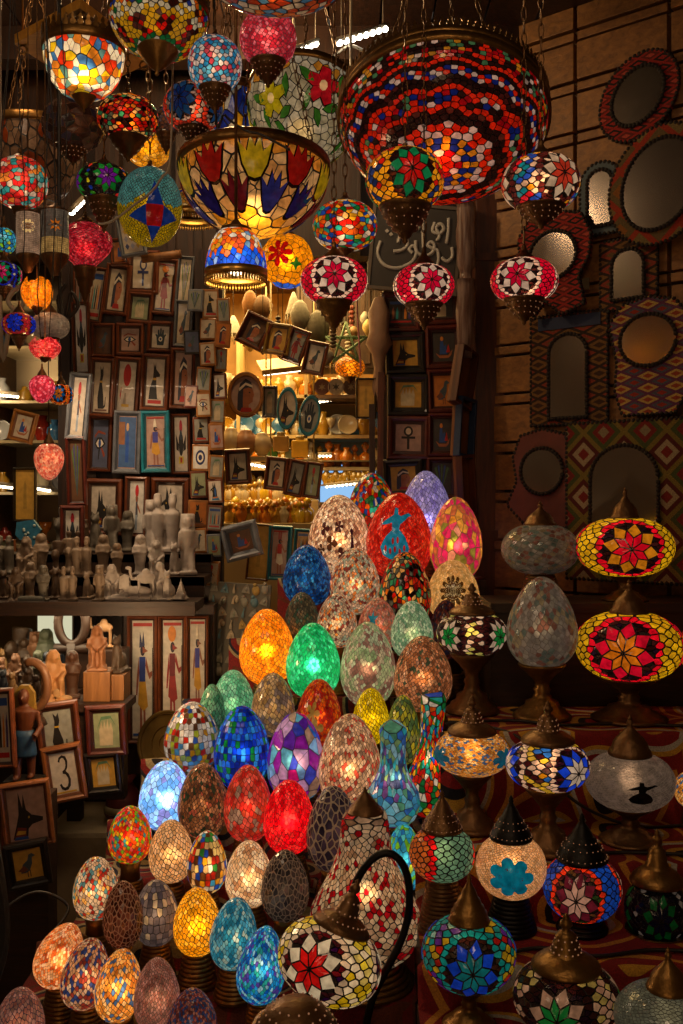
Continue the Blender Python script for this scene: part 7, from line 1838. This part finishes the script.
o = mb.build('jar_shelf', SHW); tag(o, 'hanging glass shelf holding the alabaster jars', 'shelf')
for i, (x, y0, y1, w, c_, lb) in enumerate([(300, 436, 458, 17, '#c89a38', 'glowing yellow square jar behind the round turquoise plates'), (281, 432, 452, 16, '#8a6a3c', 'woven brown basket tin left of the yellow jar'), (272, 446, 458, 12, '#3a6a3c', 'small green glass jar below the plates'), (290, 448, 460, 10, '#7a8a80', 'small grey-green glass jar beside the green jar')]):
    Y = 4.9; p = P(x, y1, Y); R = w/2/F*Y; h = (y1-y0)/F*Y; mb = MB(); mb.box(-R, R, -R*.8, R*.8, 0, h*.8, col=lin(c_), ch=.008); mb.lathe([(R*.5, h*.8), (R*.5, h*.9), (R*.55, h*.92), (R*.5, h), (0, h)], 16, col=lin('#8a7a50')); o = mb.build('storage_jar', BOTTLE, loc=p); tag(o, lb, 'jar')
p = P(262, 460, 4.9); q = P(318, 460, 4.9); mb = MB(); mb.box(p.x, q.x, 4.8, 5.0, p.z-.018, p.z-.001)
for x in (p.x+.02, q.x-.02): mb.tube([(x, 4.9, p.z), (x, 4.9, 2.8)], .004, 6)
o = mb.build('jar_shelf', SHW); tag(o, 'hanging shelf of square jars behind the round turquoise plates', 'shelf')
for i, (x, lb) in enumerate([(322, 'reddish round plate, left of three in the back of the shop'), (336, 'white round plate with dark marks, middle of three'), (351, 'brown round plate, right of three in the back of the shop')]):
    c = P(x, 387, 5.7); R = 8/F*5.7; root = empty('display_plate', c, lb, 'plate'); n = 24
    col = lin(['#5a3428', '#a89c84', '#5a4434'][i]); mb = MB(); mb.lathe([(0, 0), (R*.6, 0), (R, .01), (R*1.02, .008), (R*.6, -.008), (0, -.008)], 28, Matrix.Rotation(PI/2, 4, 'X'), col=col); mb.build('dish', PAINT, root)
    m2 = MB(); [m2.prism([(x_*R, y_*R) for x_, y_ in star(6, .5, .4)], -.004, -.002, None, 0, lin(['#8a7a5a', '#3a3430', '#8a7a5a'][i]))]; m2.build('painted_mark', PAINT, root)
sp, sq = P(310, 396, 5.7), P(362, 396, 5.7); mb = MB(); mb.box(sp.x, sq.x, 5.62, 5.82, sp.z-.02, sp.z-.001)
for x in (sp.x+.02, sq.x-.02): mb.tube([(x, 5.72, sp.z), (x, 5.72, 2.8)], .004, 6)
o = mb.build('plate_shelf', wood('shelf_dark', '#3c2814', '#5a3c1e')); tag(o, 'hanging brown shelf with three round plates in the shop', 'shelf')
# stuff hung under the shop ceiling: beads, bags
for i, (x, y0, y1, w, c_, lb) in enumerate([(262, 295, 318, 22, '#6a4a2a', 'brown cloth bag hanging in the shop above the golden frame'), (300, 300, 330, 20, '#7a7468', 'grey fringed pouch hanging behind the middle red globe'), (318, 310, 345, 24, '#5a5244', 'drab fringed pouch hanging near the wire star'), (212, 305, 330, 0, '', ''), (250, 290, 318, 16, '#8a5a28', 'beaded amber tube lamp behind the dome shade')]):
    if not w: continue
    Y = 4.8; c = P(x, y0, Y); h = (y1-y0)/F*Y; R = w/2/F*Y; mb = MB(); mb.lathe([(0, -h), (R*.5, -h), (R*.9, -h*.7), (R, -h*.45), (R*.6, -h*.12), (R*.2, 0), (0, 0)], 18, sy=.5, col=lin(c_))
    for k in range(14): a = 2*PI*k/14; mb.tube([(R*.5*math.cos(a), R*.25*math.sin(a), -h), (R*.55*math.cos(a), R*.28*math.sin(a), -h*1.25)], .003, 4, col=lin(c_))
    mb.tube([(0, 0, -.01), (0, 0, 2.812-c.z)], .003, 5, col=lin('#3a3028')); o = mb.build('hanging_pouch', PAINT, loc=c); tag(o, lb, 'pouch')

a, b = P(296, 292, 5.5), P(392, 368, 5.5); mb = MB(); mb.box(0, .285-a.x, 0, .28, 0, 2.8-b.z, ch=.004)
for k in range(5): mb.box(.01+k*(.275-a.x)/5, (k+1)*(.275-a.x)/5-.01, -.012, 0, .02, 2.78-b.z, ch=.003)
o = mb.build('loft_cupboard', wood('loft_wood', '#2a1a10', '#4a3018', 5, 'z'), loc=(a.x, 5.5, b.z)); tag(o, 'dark brown hanging cupboard high at the back of the lit shop', 'cupboard')
clut = [('#8a6a3a', 'ochre'), ('#5a4a3a', 'dark brown'), ('#8a8478', 'pale grey'), ('#6a2a1c', 'dull red'), ('#a08850', 'straw coloured')]
for k in range(26):
    x = r.uniform(226, 372); y = r.uniform(290, 345) if x < 300 else r.uniform(296, 352); Y = r.uniform(4.5, 5.35); cc, cn = r.choice(clut); c = P(x, y, Y)
    if c.z > 2.7: continue
    h = r.uniform(.05, .12); R = h*r.uniform(.3, .5); kd = k % 3; mb = MB()
    if kd == 0: mb.lathe([(0, -h), (R*.3, -h*.95), (R, -h*.55), (R*.9, -h*.3), (R*.3, -h*.05), (0, 0)], 14, col=lin(cc)); nm_, lb_ = 'hanging_gourd', 'gourd shaped ornament'
    elif kd == 1:
        mb.lathe([(R, -h), (R*1.02, -h*.95), (R*.5, -h*.3), (R*.15, 0), (0, 0)], 14, col=lin(cc)); nm_, lb_ = 'hanging_bell', 'bell shaped ornament'
        for q in range(8): mb.tube([(R*math.cos(q*.785), R*math.sin(q*.785), -h), (R*math.cos(q*.785), R*math.sin(q*.785), -h*1.4)], .003, 4, col=lin(cc))
    else:
        for q in range(7): mb.ell((0, 0, -h*1.6*q/7), (R*.5, R*.5, h*.12), n=6, col=lin(cc))
        nm_, lb_ = 'bead_string', 'string of fat beads'
    mb.tube([(0, 0, -.005), (0, 0, 2.812-c.z)], .002, 5, col=lin('#3a3028')); o = mb.build(nm_, PAINT, loc=c)
    tag(o, f'{cn} {lb_} hanging among the clutter inside the shop', 'ornament', f'{cn} {lb_}s hanging in the shop')

# ---------------------------------------------------------------- mirrors on the boarded wall
def kilim(name, cols, sc=9.0, kind='diamond'):
    m, nt = newmat(name); tc = nd(nt, 'ShaderNodeTexCoord'); sx = nd(nt, 'ShaderNodeSeparateXYZ', {0: tc.outputs['Object']})
    fx = nd(nt, 'ShaderNodeMath', {0: sx.outputs[0], 1: sc}, operation='MULTIPLY'); fz = nd(nt, 'ShaderNodeMath', {0: sx.outputs[2], 1: sc*(1.0 if kind == 'diamond' else 2.4)}, operation='MULTIPLY')
    px = nd(nt, 'ShaderNodeMath', {0: fx.outputs[0], 1: 1.0}, operation='PINGPONG'); pz = nd(nt, 'ShaderNodeMath', {0: fz.outputs[0], 1: 1.0}, operation='PINGPONG')
    ad = nd(nt, 'ShaderNodeMath', {0: px.outputs[0], 1: pz.outputs[0]}, operation='ADD'); half = nd(nt, 'ShaderNodeMath', {0: ad.outputs[0], 1: .5}, operation='MULTIPLY')
    n = len(cols); c = ramp(nt, half.outputs[0], [(i/n, cc) for i, cc in enumerate(cols)], True)
    wv = nd(nt, 'ShaderNodeTexNoise', {'Vector': tc.outputs['Object'], 'Scale': 220.0}); vr = nd(nt, 'ShaderNodeMapRange', {'Value': wv.outputs[0], 'From Min': .3, 'From Max': .7, 'To Min': .55, 'To Max': 1.15})
    mul = nd(nt, 'ShaderNodeVectorMath', {0: c}, operation='MULTIPLY'); nt.links.new(vr.outputs[0], mul.inputs[1])
    b = nd(nt, 'ShaderNodeBump', {'Height': wv.outputs[0], 'Strength': .5, 'Distance': .003}); p = nd(nt, 'ShaderNodeBsdfPrincipled', {'Base Color': mul.outputs[0], 'Roughness': .95, 'Normal': b.outputs[0]}); finish(nt, p.outputs[0]); return m
MIR = plain('old_mirror_glass', '#8c847c', .2, 1.0, .15, 5, .01)
BRAID = plain('dark_braid', '#1e140e', .8, 0, .4, 60, .6)
K1 = kilim('kilim_red_black', ['#8a2018', '#1c1210', '#8a2018', '#5a1a14', '#a04030'], 22, 'zig')
K2 = kilim('kilim_autumn', ['#7a4a1c', '#5a4a2c', '#8a2c18', '#6a5a34', '#4a2a18'], 14)
K3 = kilim('kilim_diamonds', ['#6a1814', '#8a7a60', '#4a1410', '#6a5a24', '#3c441e', '#6a1814', '#766a50'], 13)
K4 = kilim('kilim_bands', ['#3a2418', '#6a4a24', '#2c1c14', '#7a3020', '#5a4428'], 16, 'zig')
K5 = kilim('kilim_feathers', ['#8a3a28', '#a88a4a', '#5a2a4a', '#4a4a5a', '#8a2c20'], 20, 'zig')
def mirror(cx, cy, outer, inner, mat, label, off=.0, yawd=0, extra=(), trim=True):
    """outer, inner: outline functions in px relative to the centre"""
    c = onwall(cx, cy, .035+off); k = c.y/F; ck = 1/math.cos(WYAW+math.atan2(c.x, c.y)) if False else 1.0
    # px across the slanted wall are stretched to real width
    a = (cx-341.5)/F; A = onwall(cx-10, cy, .035+off); B = onwall(cx+10, cy, .035+off); sxr = (B-A).length/20
    root = empty('wall_mirror', c, label, 'mirror', rot=(0, 0, WYAW))
    O = [(x*sxr, -y*k) for x, y in outer]; I = [(x*sxr, -y*k) for x, y in inner]
    MB().prism(O, 0, .025).build('textile_border', mat, root)
    MB().prism(I, -.006, .0).build('mirror_glass', MIR, root)
    def beads(pts, s, y, step):
        mb = MB(); n = len(pts); acc = 0
        for i in range(n):
            p, q = Vector((*pts[i], 0)), Vector((*pts[(i+1) % n], 0)); L = (q-p).length; t = -acc
            while t+step <= L:
                t += step; m_ = p.lerp(q, t/L); mb.ell((m_.x, y, m_.y), (s, s, s), n=5)
            acc = L-t
        return mb
    beads(I, .0085, -.006, .0145).build('braided_inner_trim', BRAID, root)
    if trim: beads(O, .008, .004, .017).build('braided_outer_trim', BRAID, root)
    for (poly, m_, nm_) in extra: MB().prism([(x*sxr, -y*k) for x, y in poly], -.004, .0).build(nm_, m_, root)
    return root
def elp(rx, ry, rot=0, n=40):
    return [(rx*math.cos(t)*math.cos(rot)-ry*math.sin(t)*math.sin(rot), rx*math.cos(t)*math.sin(rot)+ry*math.sin(t)*math.cos(rot)) for t in [2*PI*k/n for k in range(n)]]
def arch(w, h, n=16): return [(w*math.cos(t), -h+w-w*math.sin(t)) for t in [PI*k/n for k in range(n+1)]]+[(-w, h), (w, h)]
def off_(pts, dx, dy): return [(x+dx, y+dy) for x, y in pts]
mirror(638, 96, elp(36, 45, .5), elp(24, 30, .5), K1, 'tilted round mirror in a red and black woven ring, topmost on the boards')
mirror(659, 184, elp(50, 60, .3), elp(36, 46, .3), K2, 'large round mirror with woven autumn coloured border, cut by the frame edge', off=.042)
mirror(600, 198, arch(20, 36), arch(12, 28), plain('pale_blue_cloth', '#4a545a', .9), 'small arched mirror with pale bluish border left of the large round mirror')
mirror(553, 255, [(-36, -22), (-24, -40), (0, -44), (26, -38), (36, -16), (34, 6), (24, 24), (30, 52), (8, 60), (-8, 44), (-20, 58), (-30, 20)], elp(23, 24), K1, 'round mirror in a reddish scalloped textile, behind the lowest red globe', off=.042)
mirror(628, 274, [(-28, -36), (28, -36), (28, 34), (-28, 34)], arch(16, 25), K4, 'small arched mirror reflecting a mosaic lamp, under the large round mirror')
mirror(648, 340, [(-40, -20), (-26, -38), (0, -44), (26, -38), (40, -20), (36, 20), (40, 50), (26, 74), (-26, 74), (-34, 50), (-32, 20)], elp(28, 26), K5, 'round mirror with long striped woven tail, right of the tall arched mirror', off=.042)
mirror(568, 376, [(-38, -62), (38, -62), (38, 48), (-38, 48)], arch(19, 42), K4, 'tall arched mirror in a brown banded textile', extra=[([(-30, -60), (32, -60), (32, -48), (-30, -48)], plain('blue_stripe', '#28304a', .9), 'blue_stripe')])
mirror(542, 471, [(-22, -36), (0, -42), (22, -36), (32, -10), (26, 20), (34, 52), (12, 60), (-12, 60), (-36, 34), (-26, 10), (-30, -14)], elp(21, 23), plain('dusty_red_leather', '#5a2a20', .7, 0, .4, 20, .4), 'round mirror in dusty red leather with ragged outline, bright with reflections', off=.042)
mirror(624, 497, [(-60, -76), (64, -76), (64, 84), (-60, 84)], arch(34, 52), K3, 'large arched mirror in a red, green and cream diamond kilim', off=.084)
tg = onwall(584, 284, .04); o = MB().box(-.02, .02, 0, .004, -.022, .022, ch=.001).build('paper_tag', plain('old_paper', '#6a5c44', .8), loc=tg, rot=(0, 0, WYAW)); tag(o, 'small square paper tag pinned between two mirrors', 'tag')

# ---------------------------------------------------------------- cords lying on the lamp shelves
def pcable(label, pts, r=.0045, mat=CABLE):
    V = [Vector(p) for p in pts]; out = []
    for i in range(len(V)-1):
        p0, p1, p2, p3 = V[max(0, i-1)], V[i], V[i+1], V[min(len(V)-1, i+2)]
        for k in range(7): t = k/7; out.append(.5*((2*p1)+(p2-p0)*t+(2*p0-5*p1+4*p2-p3)*t*t+(3*p1-p0-3*p2+p3)*t*t*t))
    out.append(V[-1]); o = MB().tube([p-out[0] for p in out], r, 7).build('power_cord', mat, loc=out[0]); tag(o, label, 'power cord')
q = s4+.004
pcable('black cord along the shelf between the tall pale egg and the red globe', [(.3, 2.9, q), (.5, 2.94, q), (.62, 2.88, q), (.8, 2.9, q), (1.0, 2.87, q), (1.2, 2.9, q)])
pcable('black cord looping over the rug edge above the frosted dancer globe', [(.42, 2.86, q), (.5, 2.805, q-.02), (.56, 2.78, q-.1), (.66, 2.76, s3+.05), (.8, 2.72, s3+.005), (.98, 2.74, s3+.005)])
q = s3+.004
pcable('thin cord on the rug behind the flower and star globes', [(.3, 2.5, q), (.42, 2.53, q), (.55, 2.49, q), (.7, 2.52, q), (.9, 2.5, q)])
q = s2+.004
pcable('black cord curling in front of the blue sided globe', [(.36, 2.22, q), (.45, 2.25, q), (.56, 2.21, q), (.7, 2.24, q), (.84, 2.22, q)])
q = s1+.004
pcable('black cord winding between the two front row globes', [(.2, 1.95, q), (.28, 1.99, q), (.34, 1.93, q), (.38, 2.05, q), (.45, 2.12, q), (.62, 2.13, q), (.8, 2.1, q)])
pcable('dark wire loop of the stand by the peach egg', [(-.92, 2.45, .36), (-.86, 2.5, .46), (-.78, 2.55, .5), (-.7, 2.56, .46), (-.72, 2.5, .42)], .004, CABLE)
# bagged lump and cloth beside the stand's corner

# ---------------------------------------------------------------- person at the left edge
def person():
    root = empty('person', (-.835, 1.65, 0), 'person in a dark coat sitting at the left edge, one sleeve inside the view', 'person', rot=(0, 0, math.radians(-60)))
    J = {}; E_ = []
    def skin(name, pts, edges, mat, sub=2, rootv=0):
        me = bpy.data.meshes.new(name); me.from_pydata([p[0] for p in pts], edges, []); me.materials.append(mat)
        o = bpy.data.objects.new(name, me); COL.objects.link(o); o.parent = root
        sk = o.modifiers.new('skin', 'SKIN'); me.skin_vertices[0].data[rootv].use_root = True
        for i, p in enumerate(pts): rr = p[1]; me.skin_vertices[0].data[i].radius = rr if isinstance(rr, tuple) else (rr, rr)
        s2 = o.modifiers.new('sub', 'SUBSURF'); s2.levels = sub; s2.render_levels = sub; return o
    SKN = plain('skin', '#8a5a44', .55, 0, .12, 20, .05); COAT = plain('dark_wool', '#17130f', .9, 0, .4, 50, .4)
    # one continuous body: pelvis, spine, neck, head, arms, legs (origin at floor under the hips, facing +x)
    pts = [((-.02, 0, .5), (.15, .12)), ((-.02, 0, .7), (.13, .1)), ((.0, 0, .92), (.16, .1)), ((.01, 0, 1.04), (.07, .06)), ((.03, 0, 1.12), (.055, .055)), ((.05, 0, 1.22), (.085, .09)), ((.05, 0, 1.3), (.07, .08)),
           ((.02, -.17, .97), (.055, .055)), ((.06, -.2, .74), (.045, .045)), ((.22, -.1, .63), (.035, .03)), ((.02, .17, .97), (.055, .055)), ((.07, .2, .74), (.045, .045)), ((.24, .1, .64), (.035, .03)),
           ((.16, -.1, .5), (.085, .085)), ((.3, -.1, .52), (.07, .07)), ((.3, -.1, .28), (.055, .055)), ((.3, -.1, .08), (.04, .04)), ((.4, -.1, .04), (.035, .03)),
           ((.16, .1, .5), (.085, .085)), ((.3, .1, .52), (.07, .07)), ((.3, .1, .28), (.055, .055)), ((.3, .1, .08), (.04, .04)), ((.4, .1, .04), (.035, .03))]
    ed = [(0, 1), (1, 2), (2, 3), (3, 4), (4, 5), (5, 6), (2, 7), (7, 8), (8, 9), (2, 10), (10, 11), (11, 12), (0, 13), (13, 14), (14, 15), (15, 16), (16, 17), (0, 18), (18, 19), (19, 20), (20, 21), (21, 22)]
    skin('body', pts, ed, SKN)
    cp = [((-.02, 0, .46), (.19, .16)), ((-.02, 0, .7), (.16, .13)), ((.0, 0, .93), (.18, .12)), ((.01, 0, 1.04), (.09, .08)), ((.02, -.18, .96), (.075, .075)), ((.06, -.21, .74), (.07, .07)), ((.19, -.12, .645), (.055, .052)), ((.02, .18, .96), (.075, .075)), ((.07, .21, .74), (.07, .07)), ((.2, .12, .65), (.055, .052)),
          ((.16, -.1, .5), (.11, .105)), ((.31, -.1, .5), (.09, .09)), ((.16, .1, .5), (.11, .105)), ((.31, .1, .5), (.09, .09)), ((.31, -.1, .3), (.075, .075)), ((.31, .1, .3), (.075, .075))]
    skin('coat', cp, [(0, 1), (1, 2), (2, 3), (2, 4), (4, 5), (5, 6), (2, 7), (7, 8), (8, 9), (0, 10), (10, 11), (0, 12), (12, 13), (11, 14), (13, 15)], COAT)
    for sy in (-1, 1):
        h0 = Vector((.215, sy*.105, .64)); hp = [((h0.x, h0.y, h0.z), .026), ((h0.x+.045, h0.y, h0.z-.008), (.02, .036))]; he = [(0, 1)]
        for f in range(4):
            b = len(hp); yy = h0.y+(f-1.5)*.02; L = (.03, .035, .033, .026)[f]
            hp += [((h0.x+.08, yy, h0.z-.014), .0095), ((h0.x+.08+L*.8, yy, h0.z-.03), .0085), ((h0.x+.08+L*1.2, yy, h0.z-.055), .0075)]; he += [(1, b), (b, b+1), (b+1, b+2)]
        b = len(hp); hp += [((h0.x+.03, h0.y-sy*.045, h0.z-.012), .011), ((h0.x+.055, h0.y-sy*.06, h0.z-.026), .0095)]; he += [(0, b), (b, b+1)]
        skin('hand', hp, he, SKN, 2)
    m = MB(); m.ell((.02, 0, 1.3), (.098, .1, .09), n=12); m.build('hair', plain('black_hair', '#0e0b09', .6), root)
    m = MB(); m.box(-.19, .17, -.2, .2, .36, .385, ch=.01)
    for x in (-.16, .12):
        for y in (-.17, .17): m.tube([(x, y, 0), (x*.9, y*.9, .37)], .016, 8)
    o = m.build('low_stool', WOODPOST, loc=(-.845, 1.66, 0)); tag(o, 'low wooden stool under the person at the left edge', 'stool')
person()

# ---------------------------------------------------------------- light of the place and added fills
def area(name, loc, rot, size, e, col): return light(name, loc, e, col, typ='AREA', size=size, rot=rot)
light('lane_fill', (.1, .45, 3.1), LANE, '#ffd2a4', .22); light('lane_fill', (-1.2, .6, 3.05), LANE*.6, '#ffd8b0', .22); light('lane_fill', (-.2, -.25, 1.1), LOW, '#ffcf9c', .3)  # unseen fill lights added in the lane around the camera
area('counter_fill', (-1.0, 3.4, 1.1), (0, 0, 0), (.8, .1), CTR, '#ffe0b0')  # fill added under the shelf to lift the dark counter
area('shop_lamp', (-.5, 5.2, 2.74), (0, 0, 0), (1.2, 1.2), SHOP, '#ffd080')
area('shop_lamp', (-.2, 6.0, 2.6), (math.radians(-40), 0, 0), (.9, .3), SHOP*.25, '#ffd080')
light('cabinet_lamp', (-1.5, 4.15, 2.0), CAB, '#ffd9a0', .06)
light('step_fill', (-.72, 2.95, 1.05), STEP, '#ffcf98', .05)  # added point light, brightens the dark step and floor
light('picture_fill', (-1.05, 2.9, 3.1), PICT, '#ffd2a0', .05)  # fill added above the picture wall, no fixture
area('figurine_fill', (-.95, 3.55, 1.98), (0, 0, 0), (.7, .06), FIGL, '#ffd8ac')  # fill added over the figurine shelf
light('roof_fill', (-.4, 3.55, 3.12), ROOF, '#ffd090', .05)  # fill added below the roof to brighten frames and post
